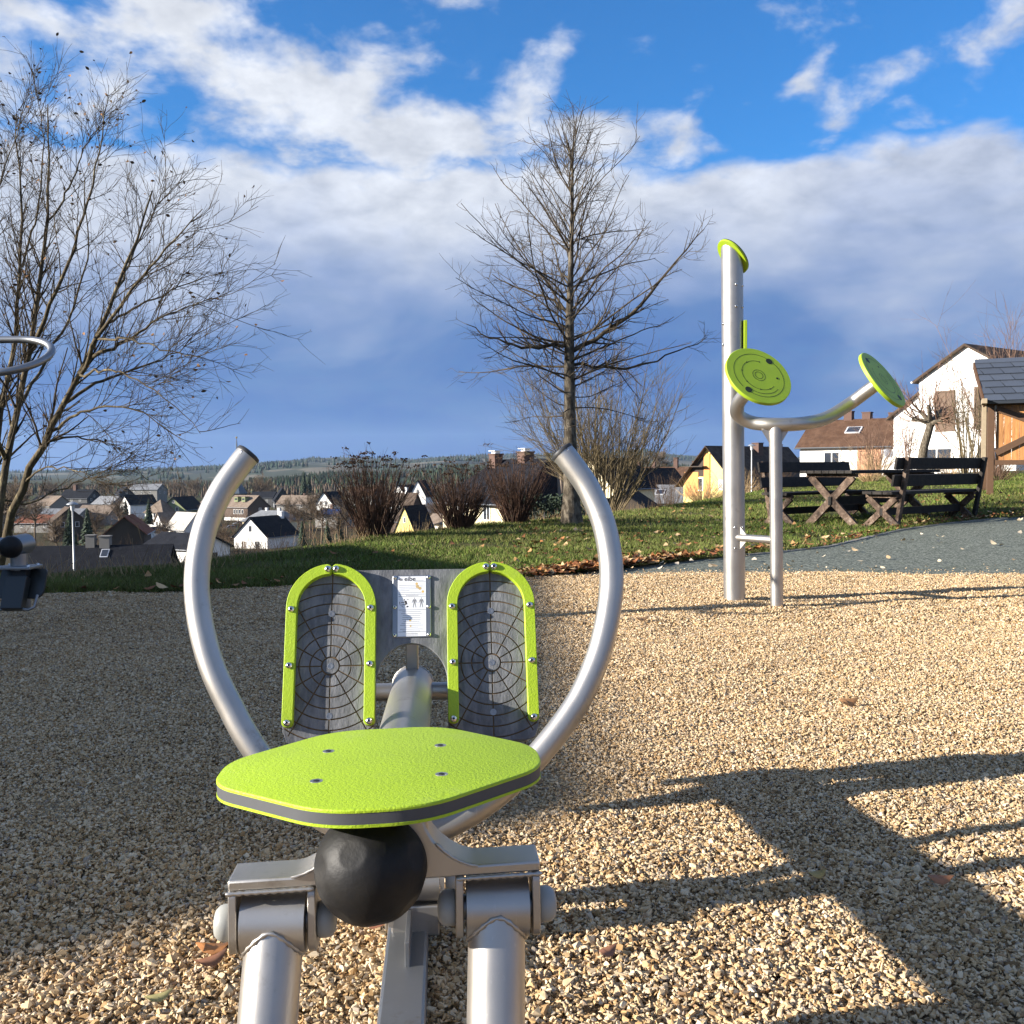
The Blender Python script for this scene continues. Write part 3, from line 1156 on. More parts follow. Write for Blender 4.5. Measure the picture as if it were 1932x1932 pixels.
# main beam with rubber ball end
BZ0, BZ1 = 0.345, 0.312
B0, B1 = Vector((0, -0.005, BZ0)), Vector((0.006, 1.165, BZ1))
BR = 0.0505
b = MB()
n = 24
pts = [B0.lerp(B1, i / n) for i in range(n + 1)]
b.tube(pts, BR, 40)
beam = b.build('beam', M_steel, rower, smooth=True)
b = MB()
bd = (B1 - B0).normalized()
b.lathe([(BR + 0.0, 0), (BR, 0.004), (BR * 0.9, 0.009), (BR * 0.2, 0.011)], B1, bd, 36)
b.build('beam_end_plate', M_pole_edge, rower, smooth=True, auto=40)
weld(rower, [B1 + Vector((math.cos(a) * BR, -0.002, math.sin(a) * BR)) for a in np.linspace(0, math.pi, 16)], 0.003)
# ball with flattened facets
ball_c = Vector((-0.010, -0.072, BZ0 + 0.008))
BALL = 0.0715
nphi, nth = 80, 128
facets = []
for (az_, el_) in ((-18, 33), (-62, 10), (20, -60), (-42, -38), (62, 20), (30, 62), (90, -20), (140, 10), (-120, 30), (-100, -35), (5, -95), (60, -35)):
    a_, e_ = R(az_), R(el_)
    facets.append(Vector((math.sin(a_) * math.cos(e_), -math.cos(a_) * math.cos(e_), math.sin(e_))))
b = MB()
verts, faces = [], []
for i in range(nphi + 1):
    ph = math.pi * i / nphi
    for k in range(nth):
        th = 2 * math.pi * k / nth
        d = Vector((math.sin(ph) * math.cos(th), math.cos(ph), math.sin(ph) * math.sin(th)))
        rr_ = BALL
        for f in facets:
            c_ = d.dot(f)
            if c_ > 0.965:
                rr_ = min(rr_, BALL * (0.9685 / c_))
        verts.append(ball_c + d * rr_)
for i in range(nphi):
    for k in range(nth):
        k2 = (k + 1) % nth
        faces.append((i * nth + k, i * nth + k2, (i + 1) * nth + k2, (i + 1) * nth + k))
b.add(verts, faces)
b.build('ball_end', M_rubber, rower, smooth=True, auto=60)

# seat mount between beam and seat
b = MB()
b.box((0, 0.01, (BZ0 + BR + SEAT_Z - 0.023) / 2 - 0.008), (0.125, 0.16, SEAT_Z - 0.023 - BZ0 - BR + 0.02))
b.build('seat_mount', M_steel, rower, bevel=0.004)

# crossbar with swept shoulders, carrying the two rear forks
CB = -0.044
CZ = 0.347
pr = []
for sgn in (1, -1):
    side = [(0.198, CZ - 0.014), (0.198, CZ), (0.118, CZ)]
    for k in range(1, 9):
        t = k / 8
        a = 0.118 - 0.072 * math.sin(t * math.pi / 2) ** 1.25
        c = CZ + 0.082 * (1 - math.cos(t * math.pi / 2))
        side.append((a, c))
    if sgn == 1:
        pr = [(s, c) for s, c in side]
    else:
        pr = pr + [(-s, c) for s, c in side[::-1]]
b = MB()
b.prism(pr, [(0, CB - 0.030), (0, CB + 0.030)], lambda s, t, h: Vector((s + 0.008, h, t + 0.030 * s)))
cb = b.build('crossbar', M_steel, rower, smooth=True, auto=30, bevel=0.003)
for sgn in (1, -1):
    weld(rower, [Vector((sgn * x_ + 0.008, CB - 0.031, CZ - 0.016 + 0.030 * sgn * x_)) for x_ in np.linspace(0.09, 0.2, 6)], 0.003)
    weld(rower, [Vector((sgn * (0.118 - 0.072 * math.sin(t) ** 1.25) + 0.008, CB - 0.031 + 0.0, CZ + 0.082 * (1 - math.cos(t)) + 0.030 * sgn * 0.1)) for t in np.linspace(0.0, 0.9, 7)], 0.0022)

PIV0 = 0.279
for sgn in (1, -1):
    xo, xi = sgn * 0.193 + 0.008, sgn * 0.094 + 0.008
    PIV_Z = PIV0 + 0.030 * sgn * 0.145
    CZ = 0.347 + 0.030 * sgn * 0.145
    for xx in (xo, xi):
        lug = rounded([(CB - 0.034, PIV_Z - 0.035), (CB + 0.030, PIV_Z - 0.035), (CB + 0.030, CZ - 0.014), (CB - 0.028, CZ - 0.014)], [0.028, 0.028, 0.003, 0.012], 5)
        b = MB()
        b.prism(lug, [(0.0012, xx - 0.005), (0, xx - 0.004), (0, xx + 0.004), (0.0012, xx + 0.005)], lambda s, t, h: Vector((h, s, t)))
        b.build('fork_plate', M_steel, rower, smooth=True, auto=30)
    x0, x1 = sorted((xi, xo))
    b = MB()
    b.tube([(x0 + 0.009, CB, PIV_Z), (x1 - 0.009, CB, PIV_Z)], 0.0395, 36)
    barrel = b.build('pivot_barrel', M_steel, rower, smooth=True, auto=40)
    b = MB()
    b.tube([(x0 - 0.004, CB, PIV_Z), (x1 + 0.004, CB, PIV_Z)], 0.016, 20)
    b.build('axle', M_galv_shade, rower, smooth=True, auto=40)
    dome_cap(rower, (x1 + 0.005, CB, PIV_Z), (1, 0, 0))
    dome_cap(rower, (x0 - 0.005, CB, PIV_Z), (-1, 0, 0))
    # pendulum tube running down towards the viewer
    xm = (xi + xo) / 2
    top = Vector((xm, CB, PIV_Z))
    foot = Vector((xm - 0.012, CB - 0.115, 0.0))
    b = MB()
    pts = [top.lerp(foot, i / 12) for i in range(13)]
    b.tube(pts, 0.0372, 36)
    b.build('pendulum_tube', M_steel, rower, smooth=True, auto=40)
    d_ = (foot - top).normalized()
    up_ = Vector((1, 0, 0)).cross(d_).normalized()
    ring = []
    for a in np.linspace(-1.9, 1.9, 26):
        off = Vector((1, 0, 0)) * math.sin(a) * 0.0372 + (-up_ if up_.y > 0 else up_) * math.cos(a) * 0.0372
        k = math.sqrt(0.0395 ** 2 - (0.0372 * math.cos(a)) ** 2)
        ring.append(top + off + d_ * k)
    weld(rower, ring, 0.003)
    # foot plate on the ground, under the gravel's edge
    b = MB()
    b.box((xm, CB - 0.118, 0.006), (0.15, 0.13, 0.012))
    b.build('ground_plate', M_galv_shade, rower, bevel=0.002)

# ground rail with the front pendulum
b = MB()
b.box((0.016, 0.10, 0.018), (0.072, 0.98, 0.052))
b.build('ground_rail', M_galv_shade, rower, bevel=0.006)
b = MB()
b.box((0.020, 0.33, 0.062), (0.008, 0.12, 0.045))
b.build('rail_rib', M_galv_shade, rower, bevel=0.001)
b = MB()
b.box((0.030, 0.42, 0.062), (0.085, 0.055, 0.055))
b.build('pivot_block', M_steel, rower, bevel=0.003)
for xx in (-0.012, 0.078):
    lug = rounded([(0.385, 0.055), (0.455, 0.055), (0.455, 0.165), (0.385, 0.165)], [0.004, 0.004, 0.03, 0.03], 5)
    b = MB()
    b.prism(lug, [(0, xx - 0.004), (0, xx + 0.004)], lambda s, t, h: Vector((h, s, t)))
    b.build('fork_plate', M_steel, rower, smooth=True, auto=30)
b = MB()
b.tube([(-0.007, 0.42, 0.125), (0.073, 0.42, 0.125)], 0.036, 32)
b.build('pivot_barrel', M_steel, rower, smooth=True, auto=40)
dome_cap(rower, (0.083, 0.42, 0.125), (1, 0, 0))
dome_cap(rower, (-0.017, 0.42, 0.125), (-1, 0, 0))
b = MB()
b.tube([(0.030, 0.42, 0.125), (0.005, 0.49, 0.29)], 0.030, 24)
b.build('pendulum_tube', M_steel, rower, smooth=True, auto=40)

# curved handles: one bent tube, lyre shaped, leaning forward at the top
LY0 = 0.47          # distance ahead of the seat centre at the bottom
HAND_R = 0.0238


def lyre(side, n=40):
    # points (x, z) measured from the centre line; from under the beam out, up and in again
    ctrl = [(0.0, 0.198), (0.09, 0.208), (0.185, 0.262), (0.262, 0.335), (0.325, 0.420), (0.372, 0.516), (0.398, 0.630), (0.392, 0.732), (0.364, 0.812), (0.328, 0.869), (0.312, 0.890)]
    out = []
    m = len(ctrl)
    for i in range(m - 1):
        p0, p1, p2, p3 = [Vector(ctrl[max(0, min(m - 1, i + k))]) for k in (-1, 0, 1, 2)]
        for k in range(6):
            t = k / 6
            q = 0.5 * ((2 * p1) + (-p0 + p2) * t + (2 * p0 - 5 * p1 + 4 * p2 - p3) * t * t + (-p0 + 3 * p1 - 3 * p2 + p3) * t ** 3)
            out.append(q)
    out.append(Vector(ctrl[-1]))
    return [Vector((side * q.x + 0.016 * min(1.0, (q.y - 0.25) * 6), LY0 + (q.y - 0.25) * 0.30, q.y)) for q in out]


for side, lab in ((-1, None), (1, None)):
    pts = lyre(side)
    b = MB()
    b.tube(pts, HAND_R, 32)
    b.build('handle', M_steel, rower, smooth=True)
    e = (pts[-1] - pts[-2]).normalized()
    b = MB()
    b.lathe([(HAND_R * 1.04, -0.003), (HAND_R * 1.06, 0.001), (HAND_R * 1.0, 0.004), (HAND_R * 0.8, 0.006)], pts[-1], e, 28)
    b.build('handle_cap', M_rubber_d, rower, smooth=True, auto=40)
    x_ = Vector((0, -1, 0))
    x_ = (x_ - e * x_.dot(e)).normalized()
    bolt(rower, pts[-1] - e * 0.016 + (x_ * 0.8 + Vector((0, 0, 0.6))).normalized() * (HAND_R - 0.001), x_, 0.0045, 'rivet')
b = MB()
b.box((0, LY0 - 0.02, 0.245), (0.05, 0.05, 0.09))
b.build('handle_clamp', M_steel, rower, bevel=0.003)

# foot board
SB = 0.905          # board size
FB = Vector((0.008, 0.966, 0.218))
TILT = R(21)
FT_, FN_ = Vector((0, math.sin(TILT), math.cos(TILT))), Vector((0, -math.cos(TILT), math.sin(TILT)))


def bp(s, t, h):
    return FB + (Vector((s, 0, 0)) + FT_ * t + FN_ * h) * SB


TOP = 0.478
WL = 0.1185            # half width of a lobe
CS = 0.2125            # lobe centre from the middle
IN = CS - WL
out_ = []
arch_top = 0.262
# right half from the arch centre outwards, then mirrored
half = []
for k in range(9):
    a = math.pi / 2 - k / 8 * math.pi / 2
    half.append((IN * math.cos(a), arch_top - 0.105 + 0.105 * math.sin(a)))
half += [(IN, 0.04), (IN + 0.012, 0.010), (IN + 0.04, 0.0), (CS + WL - 0.04, 0.0), (CS + WL - 0.012, 0.010), (CS + WL, 0.04), (CS + WL, TOP - WL)]
for k in range(1, 14):
    a = k / 13 * math.pi
    q = (CS + WL * math.cos(a), TOP - WL + WL * math.sin(a))
    if q[0] < CS and q[1] < TOP - 0.012:
        half.append((q[0], TOP - 0.013))
        break
    half.append(q)
right = half
poly = [(s, t) for s, t in right] + [(-s, t) for s, t in right[::-1][:-1]]
b = MB()
b.prism(poly, [(0.0, -0.018), (0.0, -0.001), (0.001, 0.0)], bp)
board = b.build('foot_board', M_board, rower, smooth=True, auto=25)

# tread pads with a web of grooves
def clip_poly(sub, clipper):
    outp = sub
    n = len(clipper)
    for i in range(n):
        a, c = clipper[i], clipper[(i + 1) % n]
        inp, outp = outp, []
        if not inp:
            break

        def ins(p):
            return (c[0] - a[0]) * (p[1] - a[1]) - (c[1] - a[1]) * (p[0] - a[0]) >= 0

        def isect(p, q):
            d1 = (c[0] - a[0]) * (p[1] - a[1]) - (c[1] - a[1]) * (p[0] - a[0])
            d2 = (c[0] - a[0]) * (q[1] - a[1]) - (c[1] - a[1]) * (q[0] - a[0])
            t = d1 / (d1 - d2)
            return (p[0] + (q[0] - p[0]) * t, p[1] + (q[1] - p[1]) * t)
        for j in range(len(inp)):
            p, q = inp[j - 1], inp[j]
            if ins(q):
                if not ins(p):
                    outp.append(isect(p, q))
                outp.append(q)
            elif ins(p):
                outp.append(isect(p, q))
    return outp


for side in (-1, 1):
    cs = side * CS
    wl = WL - 0.004
    lobe = [(cs - wl + 0.03, 0.003), (cs + wl - 0.03, 0.003), (cs + wl, 0.04)]
    lobe += [(cs + wl * math.cos(a), TOP - WL + wl * math.sin(a)) for a in np.linspace(0, math.pi, 19)]
    lobe += [(cs - wl, 0.04)]
    b = MB()
    b.prism(lobe, [(0.0, 0.0002), (0.0, 0.0012)], bp)
    b.build('groove_floor', M_dirt, board)
    b = MB()
    tc_ = 0.205
    radii = [0.0235, 0.054, 0.0825, 0.111, 0.139, 0.167, 0.195, 0.223, 0.251, 0.279]
    gp = 0.0034
    b.prism([(cs + 0.0235 * 0.9 * math.cos(a), tc_ + 0.0235 * 0.9 * math.sin(a)) for a in np.linspace(0, 2 * math.pi, 25)[:-1]], [(0, 0.001), (0, 0.0028), (0.0006, 0.0034)], bp)
    for i in range(len(radii) - 1):
        ra_, rb_ = radii[i] + gp / 2, radii[i + 1] - gp / 2
        for k in range(12):
            a0, a1 = 2 * math.pi * k / 12, 2 * math.pi * (k + 1) / 12
            da, db = gp / 2 / ra_, gp / 2 / rb_
            nseg = 6
            cell = [(cs + rb_ * math.cos(x_), tc_ + rb_ * math.sin(x_)) for x_ in np.linspace(a0 + db, a1 - db, nseg)]
            cell += [(cs + ra_ * math.cos(x_), tc_ + ra_ * math.sin(x_)) for x_ in np.linspace(a1 - da, a0 + da, nseg)]
            cl = clip_poly(cell, lobe)
            if len(cl) >= 3:
                ar = sum(cl[j - 1][0] * cl[j][1] - cl[j][0] * cl[j - 1][1] for j in range(len(cl))) / 2
                if ar > 4e-5:
                    b.prism(cl, [(0, 0.001), (0, 0.0030), (0.0005, 0.0034)], bp)
    b.build('tread', M_board, board)
    # lime trim, two halves
    for hs in (-1, 1):
        rc = WL - 0.0145
        cl = []
        a0 = math.pi / 2 - hs * 0.105
        for k in range(15):
            a = a0 + (math.pi / 2 - hs * math.pi / 2 - a0) * k / 14
            cl.append(Vector((cs + rc * math.cos(a), TOP - WL + rc * math.sin(a))))
        for k in range(1, 9):
            cl.append(Vector((cs + hs * rc, TOP - WL - (TOP - WL - 0.058) * k / 8)))
        hw = 0.0140
        Lp, Rp = [], []
        for k in range(len(cl)):
            d_ = (cl[min(k + 1, len(cl) - 1)] - cl[max(k - 1, 0)]).normalized()
            nn = Vector((-d_.y, d_.x))
            Lp.append(cl[k] + nn * hw)
            Rp.append(cl[k] - nn * hw)
        d0 = (cl[1] - cl[0]).normalized()
        d1 = (cl[-1] - cl[-2]).normalized()
        def capn(c_, d_, s_):
            n_ = Vector((-d_.y, d_.x))
            return [c_ + n_ * hw * math.cos(a) * s_ + d_ * hw * math.sin(a) * 0.8 for a in np.linspace(0.35, math.pi - 0.35, 6)]
        ring = Lp + capn(cl[-1], d1, 1) + Rp[::-1] + capn(cl[0], -d0, 1)
        ring = [(p.x, p.y) for p in ring]
        ar = sum(ring[j - 1][0] * ring[j][1] - ring[j][0] * ring[j - 1][1] for j in range(len(ring)))
        if ar < 0:
            ring = ring[::-1]
        b = MB()
        b.prism(ring, [(0.0, 0.0004), (0.0, 0.0252), (0.0012, 0.0264)], bp)
        trim = b.build('trim', M_lime, board, smooth=True, auto=25)
        for q in (cl[0], Vector((cs + hs * rc, TOP - WL - 0.005)), Vector((cs + hs * rc, 0.205)), cl[-1]):
            bolt(trim, bp(q.x, q.y, 0.0265), FN_, 0.0083)
    for tt in (0.345, 0.205, 0.075):
        b = MB()
        b.lathe([(0.0078, 0), (0.0078, 0.0004), (0.0055, 0.0007), (0.0035, 0.0002)], bp(cs, tt, 0.0034), FN_, 18)
        o = b.build('screw', M_galv_shade, board, smooth=True, auto=50)

# instruction plate with bent side rails and printed sheet
b = MB()
PL0, PL1, PW = 0.278, 0.448, 0.0515
b.prism(rounded([(-PW, PL0), (PW, PL0), (PW, PL1), (-PW, PL1)], 0.004, 3), [(0, 0.0003), (0, 0.0024), (0.0008, 0.0030)], bp)
plate = b.build('sign_plate', M_galv_shade, board, smooth=True, auto=25)
b = MB()
b.prism([(-0.0375, PL0 + 0.002), (0.0385, PL0 + 0.002), (0.0385, PL1 - 0.003), (-0.0375, PL1 - 0.003)], [(0, 0.0031), (0, 0.0036)], bp)
sheet = b.build('sign_sheet', M_white_print, plate)
for sx in (-0.0455, 0.0460):
    for ty in (PL0 + 0.006, (PL0 + PL1) / 2 - 0.003, PL1 - 0.006):
        bolt(plate, bp(sx, ty, 0.0030), FN_, 0.0052, 'plate_bolt')


def text_mesh(body, size, name, fn, material, parent, bold=0.0):
    cu = bpy.data.curves.new('lettering', 'FONT')
    cu.body = body
    cu.size = size
    cu.align_x = 'LEFT'
    cu.offset = bold
    tmp = bpy.data.objects.new('lettering', cu)
    COL.objects.link(tmp)
    dg = bpy.context.evaluated_depsgraph_get()
    me = bpy.data.meshes.new_from_object(tmp.evaluated_get(dg))
    bpy.data.objects.remove(tmp)
    for v in me.vertices:
        v.co = fn(v.co.x, v.co.y)
    me.materials.clear()
    me.materials.append(material)
    me.name = name
    o = bpy.data.objects.new(name, me)
    COL.objects.link(o)
    o.parent = parent
    return o


SH = PL1 - 0.003
text_mesh('eibe', 0.0175, 'lettering', lambda x, y: bp(-0.0200 + x * 1.05, SH - 0.0128 + y, 0.00375), M_ink, sheet, 0.0003)
pr_ = MB()


def strip(s0, s1, t0, h=0.0009, z=0.00372):
    pr_.add([bp(s0, t0, z), bp(s1, t0, z), bp(s1, t0 + h, z), bp(s0, t0 + h, z)], [(0, 1, 2, 3)])


# leaf mark before the word, then the lines of small print (too small to read)
pr_.add([bp(-0.0365, SH - 0.0075, 0.00372), bp(-0.031, SH - 0.0128, 0.00372), bp(-0.0245, SH - 0.0120, 0.00372), bp(-0.0245, SH - 0.0062, 0.00372), bp(-0.030, SH - 0.0055, 0.00372)], [(0, 1, 2, 3, 4)])
for k in range(5):
    strip(-0.0345, (0.030, 0.030, 0.027, -0.006, 0.026)[k], SH - 0.0255 - k * 0.0050)
for k in range(11):
    w_ = (0.024, 0.027, 0.023, 0.024, 0.024, 0.021, 0.026, 0.030, 0.018, 0.030, 0.023)[k]
    strip(-w_ - 0.001, w_, SH - 0.0985 - k * 0.0053, 0.001)
strip(0.008, 0.033, SH - 0.0125, 0.0008)
strip(0.008, 0.037, SH - 0.0155, 0.0008)
strip(-0.016, 0.016, SH - 0.1590, 0.0016)
strip(-0.016, 0.016, SH - 0.1625, 0.0012)
kind(pr_.build('small_print', M_ink2, sheet), 'stuff')
pr_ = MB()
for tt in (0.0505, 0.0565, 0.0935, 0.1535):
    strip(-0.0355, 0.0375, SH - tt, 0.0008)
strip(-0.016, 0.018, SH - 0.0535, 0.0008)


def blobp(pts, z=0.00374):
    pr_.add([bp(p[0], p[1], z) for p in pts], [list(range(len(pts)))])


def disc(cx, cy, r, z=0.00374):
    blobp([(cx + r * math.cos(a), cy + r * math.sin(a)) for a in np.linspace(0, 6.283, 11)[:-1]], z)


# rower pictogram
ox, oy = -0.019, SH - 0.0715
disc(ox - 0.001, oy + 0.0065, 0.0019)
blobp([(ox - 0.001, oy + 0.004), (ox + 0.005, oy + 0.0035), (ox + 0.0075, oy - 0.006), (ox + 0.002, oy - 0.0075)])
blobp([(ox - 0.001, oy + 0.0005), (ox - 0.010, oy - 0.001), (ox - 0.010, oy - 0.0025), (ox, oy - 0.0015)])
blobp([(ox + 0.003, oy - 0.006), (ox - 0.009, oy - 0.007), (ox - 0.009, oy - 0.0085), (ox + 0.003, oy - 0.008)])
blobp([(ox - 0.0145, oy + 0.001), (ox - 0.013, oy + 0.001), (ox - 0.0115, oy - 0.009), (ox - 0.0035, oy - 0.0145), (ox - 0.002, oy - 0.0135), (ox - 0.0125, oy - 0.0085)])
blobp([(ox + 0.004, oy - 0.0145), (ox + 0.009, oy - 0.0145), (ox + 0.011, oy - 0.011), (ox + 0.006, oy - 0.010)])
blobp([(ox + 0.006, oy + 0.0085), (ox + 0.012, oy + 0.0065), (ox + 0.013, oy + 0.0055), (ox + 0.0055, oy + 0.0070)])
kind(pr_.build('pictogram', M_ink, sheet), 'stuff')
pr_ = MB()
for cx in (0.0075, 0.0260):
    cy = SH - 0.0735
    disc(cx, cy + 0.0125, 0.0016)
    blobp([(cx - 0.004, cy + 0.0095), (cx + 0.004, cy + 0.0095), (cx + 0.0025, cy - 0.001), (cx - 0.0025, cy - 0.001)])
    for sg in (-1, 1):
        q = [(cx + sg * 0.004, cy + 0.0095), (cx + sg * 0.0075, cy - 0.001), (cx + sg * 0.0066, cy - 0.0015), (cx + sg * 0.003, cy + 0.006)]
        blobp(q if sg > 0 else q[::-1])
        q = [(cx + sg * 0.0026, cy - 0.001), (cx + sg * 0.0048, cy - 0.0135), (cx + sg * 0.0030, cy - 0.0135), (cx + sg * 0.0002, cy - 0.001)]
        blobp(q if sg > 0 else q[::-1])
kind(pr_.build('pictogram', M_ink2, sheet), 'stuff')
pr_ = MB()
for cx, cy, r in ((0.0135, SH - 0.021, 0.0048), (0.0155, SH - 0.029, 0.0062), (0.022, SH - 0.034, 0.006), (0.030, SH - 0.043, 0.005), (-0.004, SH - 0.122, 0.004), (-0.003, SH - 0.137, 0.0032)):
    disc(cx, cy, r * 0.75, 0.00368)
kind(pr_.build('stain', M_stain, sheet), 'stuff')

# board carriers behind: upright and crossbar
b = MB()
b.beam((0.006, 1.135, BZ1 + 0.02), (0.006, 1.12, 0.51), 0.031, 0.031, (0, 1, 0))
b.build('board_upright', M_steel, rower, bevel=0.003)
b = MB()
b.tube([(-0.18, 1.115, BZ1 - 0.005), (0.19, 1.115, BZ1 - 0.005)], 0.022, 24)
b.build('foot_crossbar', M_steel, rower, smooth=True, auto=40)
b = MB()
b.box((0.0, 0.52, 0.10), (0.06, 0.06, 0.24))
b.build('beam_stop', M_steel, rower, bevel=0.003)

# ---------------------------------------------------------------- shoulder trainer on the right
pbase = at(1386, 1137, 6.27)
gz0 = gzf(pbase.x, pbase.y)
tr = thing('shoulder_trainer', 'steel shoulder trainer post with two lime green turning discs on a bent tube', 'exercise machine', (pbase.x, pbase.y, gz0))
T0 = Vector((pbase.x, pbase.y, gz0))


def tl(px, py, Y):
    return at(px, py, Y) - T0


PR = 0.0685
ptop = tl(1381, 486, 6.27)
lean = Vector((ptop.x, 0, ptop.z))
cut = Vector((0.62, 0.36, 0.70)).normalized()      # slanting top, falling to the right
b = MB()
verts, faces = [], []
K = 48
for lev in range(11):
    for k in range(K):
        a = 2 * math.pi * k / K
        o = Vector((math.cos(a) * PR, math.sin(a) * PR, 0))
        base = Vector((lean.x * lev / 10, 0, 0)) + o
        ztop = lean.z - (cut.x * o.x + cut.y * o.y) / cut.z
        verts.append(base + Vector((0, 0, -0.05 + (ztop + 0.05) * lev / 10)))
for lev in range(10):
    for k in range(K):
        k2 = (k + 1) % K
        faces.append((lev * K + k, lev * K + k2, (lev + 1) * K + k2, (lev + 1) * K + k))
faces.append([10 * K + k for k in range(K)])
b.add(verts, faces)
b.build('post', M_steel, tr, smooth=True, auto=40)
# slanted oval cap
ex = (Vector((cut.x, cut.y, 0)).normalized() * cut.z - Vector((0, 0, 1)) * math.hypot(cut.x, cut.y)).normalized()
ey = cut.cross(ex).normalized()
capc = lean + cut * 0.002
b = MB()
oval = [(0.130 * math.cos(a), 0.094 * math.sin(a)) for a in np.linspace(0, 2 * math.pi, 49)[:-1]]
capfn = lambda s, t, h: capc + ex * s + ey * t + cut * h
b.prism(oval, [(0.001, 0.0), (0, 0.002), (0, 0.014)], capfn)
cap = b.build('post_cap', M_lime, tr, smooth=True, auto=30)
b = MB()
b.prism(oval, [(0.0, 0.0141), (0.0, 0.020), (0.003, 0.022)], capfn)
b.build('cap_cover', M_pole_edge, cap, smooth=True, auto=30)
for px, py in ((1384.5, 540), (1397.5, 541), (1384.5, 581), (1397.5, 581), (1362.5, 612), (1362.5, 651)):
    q = tl(px, py, 6.27)
    dx = q.x - lean.x * (q.z / lean.z)
    dx = max(-0.064, min(0.064, dx))
    nn = Vector((dx, -math.sqrt(PR * PR - dx * dx), 0))
    bolt(tr, Vector((lean.x * q.z / lean.z, 0, q.z)) + nn, nn, 0.009)
# sign panel seen edge-on on the post's right flank
p0, p1 = tl(1404.5, 605, 6.24), tl(1404.5, 735, 6.24)
b = MB()
b.box((p0 + p1) / 2 + Vector((0.0, 0.02, 0)), (0.022, 0.10, (p0 - p1).z))
b.build('side_panel', M_lime, tr, bevel=0.003)
# second post
s_top = tl(1463, 800, 5.97)
s_bot = tl(1466, 1153, 5.97)
s_bot.z = -0.05
b = MB()
b.tube([s_bot.lerp(s_top, i / 6) for i in range(7)], 0.0385, 32)
b.build('post', M_steel, tr, smooth=True, auto=40)
# bent arm tube carrying the discs
n1 = Vector((0.27, -0.79, 0.56)).normalized()
n2 = Vector((0.63, -0.54, 0.56)).normalized()
c1, c2 = tl(1432, 708, 5.75), tl(1667, 715, 6.10)
ctrl = [c1 - n1 * 0.02, c1 - n1 * 0.15, c1 - n1 * 0.27, tl(1392, 782, 6.02), tl(1418, 797, 6.03), tl(1463, 801, 5.97), tl(1515, 799, 5.99), tl(1560, 788, 6.14), c2 - n2 * 0.25, c2 - n2 * 0.13, c2 - n2 * 0.02]
pts = []
m_ = len(ctrl)
for i in range(m_ - 1):
    q0, q1, q2, q3 = [ctrl[max(0, min(m_ - 1, i + k))] for k in (-1, 0, 1, 2)]
    for k in range(6):
        t = k / 6
        pts.append(0.5 * ((2 * q1) + (-q0 + q2) * t + (2 * q0 - 5 * q1 + 4 * q2 - q3) * t * t + (-q0 + 3 * q1 - 3 * q2 + q3) * t ** 3))
pts.append(ctrl[-1])
b = MB()
b.tube(pts, 0.041, 32)
b.build('arm', M_steel, tr, smooth=True)
for sg in (-1, 1):
    b = MB()
    e = Vector((sg * 0.99, 0.05, 0))
    q = [s_top + e * 0.036 + Vector((0, 0, -0.115)), s_top + e * 0.085 + Vector((0, 0, -0.035)), s_top + e * 0.036 + Vector((0, 0, -0.02))]
    w_ = Vector((0, 0.004, 0))
    b.add([p - w_ for p in q] + [p + w_ for p in q], [(0, 1, 2), (5, 4, 3), (0, 3, 4, 1), (1, 4, 5, 2), (2, 5, 3, 0)])
    b.build('gusset', M_steel, tr)
# discs
M_lime_d = plastic_green('lime_disc_plastic', (0.30, 0.44, 0.020))
M_groove = mat('dark_groove', (0.012, 0.02, 0.006), 0.6)


def disc_part(c, nrm, spin, r=0.207):
    up = Vector((0, 0, 1))
    ex_ = up.cross(nrm).normalized()
    ey_ = nrm.cross(ex_).normalized()
    fn = lambda s, t, h: c + ex_ * s + ey_ * t + nrm * h
    ring = [(r * math.cos(a), r * math.sin(a)) for a in np.linspace(0, 2 * math.pi, 73)[:-1]]
    b = MB()
    b.prism(ring, [(0.004, -0.024), (0.0, -0.020), (0.0, -0.003), (0.003, 0.0)], fn)
    d_ = b.build('disc', M_lime_d, tr, smooth=True, auto=25)

    def arc(r0, a0, a1, w=0.0032):
        g = MB()
        aa = np.radians(np.linspace(a0, a1, max(8, int(abs(a1 - a0) / 6)))) + spin
        v, f = [], []
        for a in aa:
            v.append(fn((r0 - w / 2) * math.cos(a), (r0 - w / 2) * math.sin(a), 0.0006))
            v.append(fn((r0 + w / 2) * math.cos(a), (r0 + w / 2) * math.sin(a), 0.0006))
        for i in range(len(aa) - 1):
            f.append((2 * i, 2 * i + 1, 2 * i + 3, 2 * i + 2))
        g.add(v, f)
        return g.build('groove', M_groove, d_)
    arc(0.160, -140, 200)
    arc(0.108, 55, 300)
    arc(0.137, 215, 300)
    arc(0.040, 0, 360)
    arc(0.025, 0, 360)
    for a, rr_, sz in ((R(33) + spin, 0.152, 0.021), (R(213) + spin, 0.152, 0.021), (R(-22) + spin, 0.118, 0.0075)):
        g = MB()
        g.lathe([(sz, 0), (sz, 0.0008)], fn(rr_ * math.cos(a), rr_ * math.sin(a), 0.0004), nrm, 22)
        g.build('grip_hole', M_groove, d_)
    for a in (58, 105, 150, 195, 245, 280):
        a = R(a) + spin
        g = MB()
        cx, cy = 0.108 * math.cos(a), 0.108 * math.sin(a)
        tx, ty = -math.sin(a), math.cos(a)
        g.add([fn(cx + tx * 0.009, cy + ty * 0.009, 0.0007), fn(cx - tx * 0.005 + math.cos(a) * 0.006, cy - ty * 0.005 + math.sin(a) * 0.006, 0.0007), fn(cx - tx * 0.005 - math.cos(a) * 0.006, cy - ty * 0.005 - math.sin(a) * 0.006, 0.0007)], [(0, 1, 2)])
        g.build('arrow_mark', M_groove, d_)
    return d_


disc_part(c1, n1, R(12))
disc_part(c2, n2, R(80))
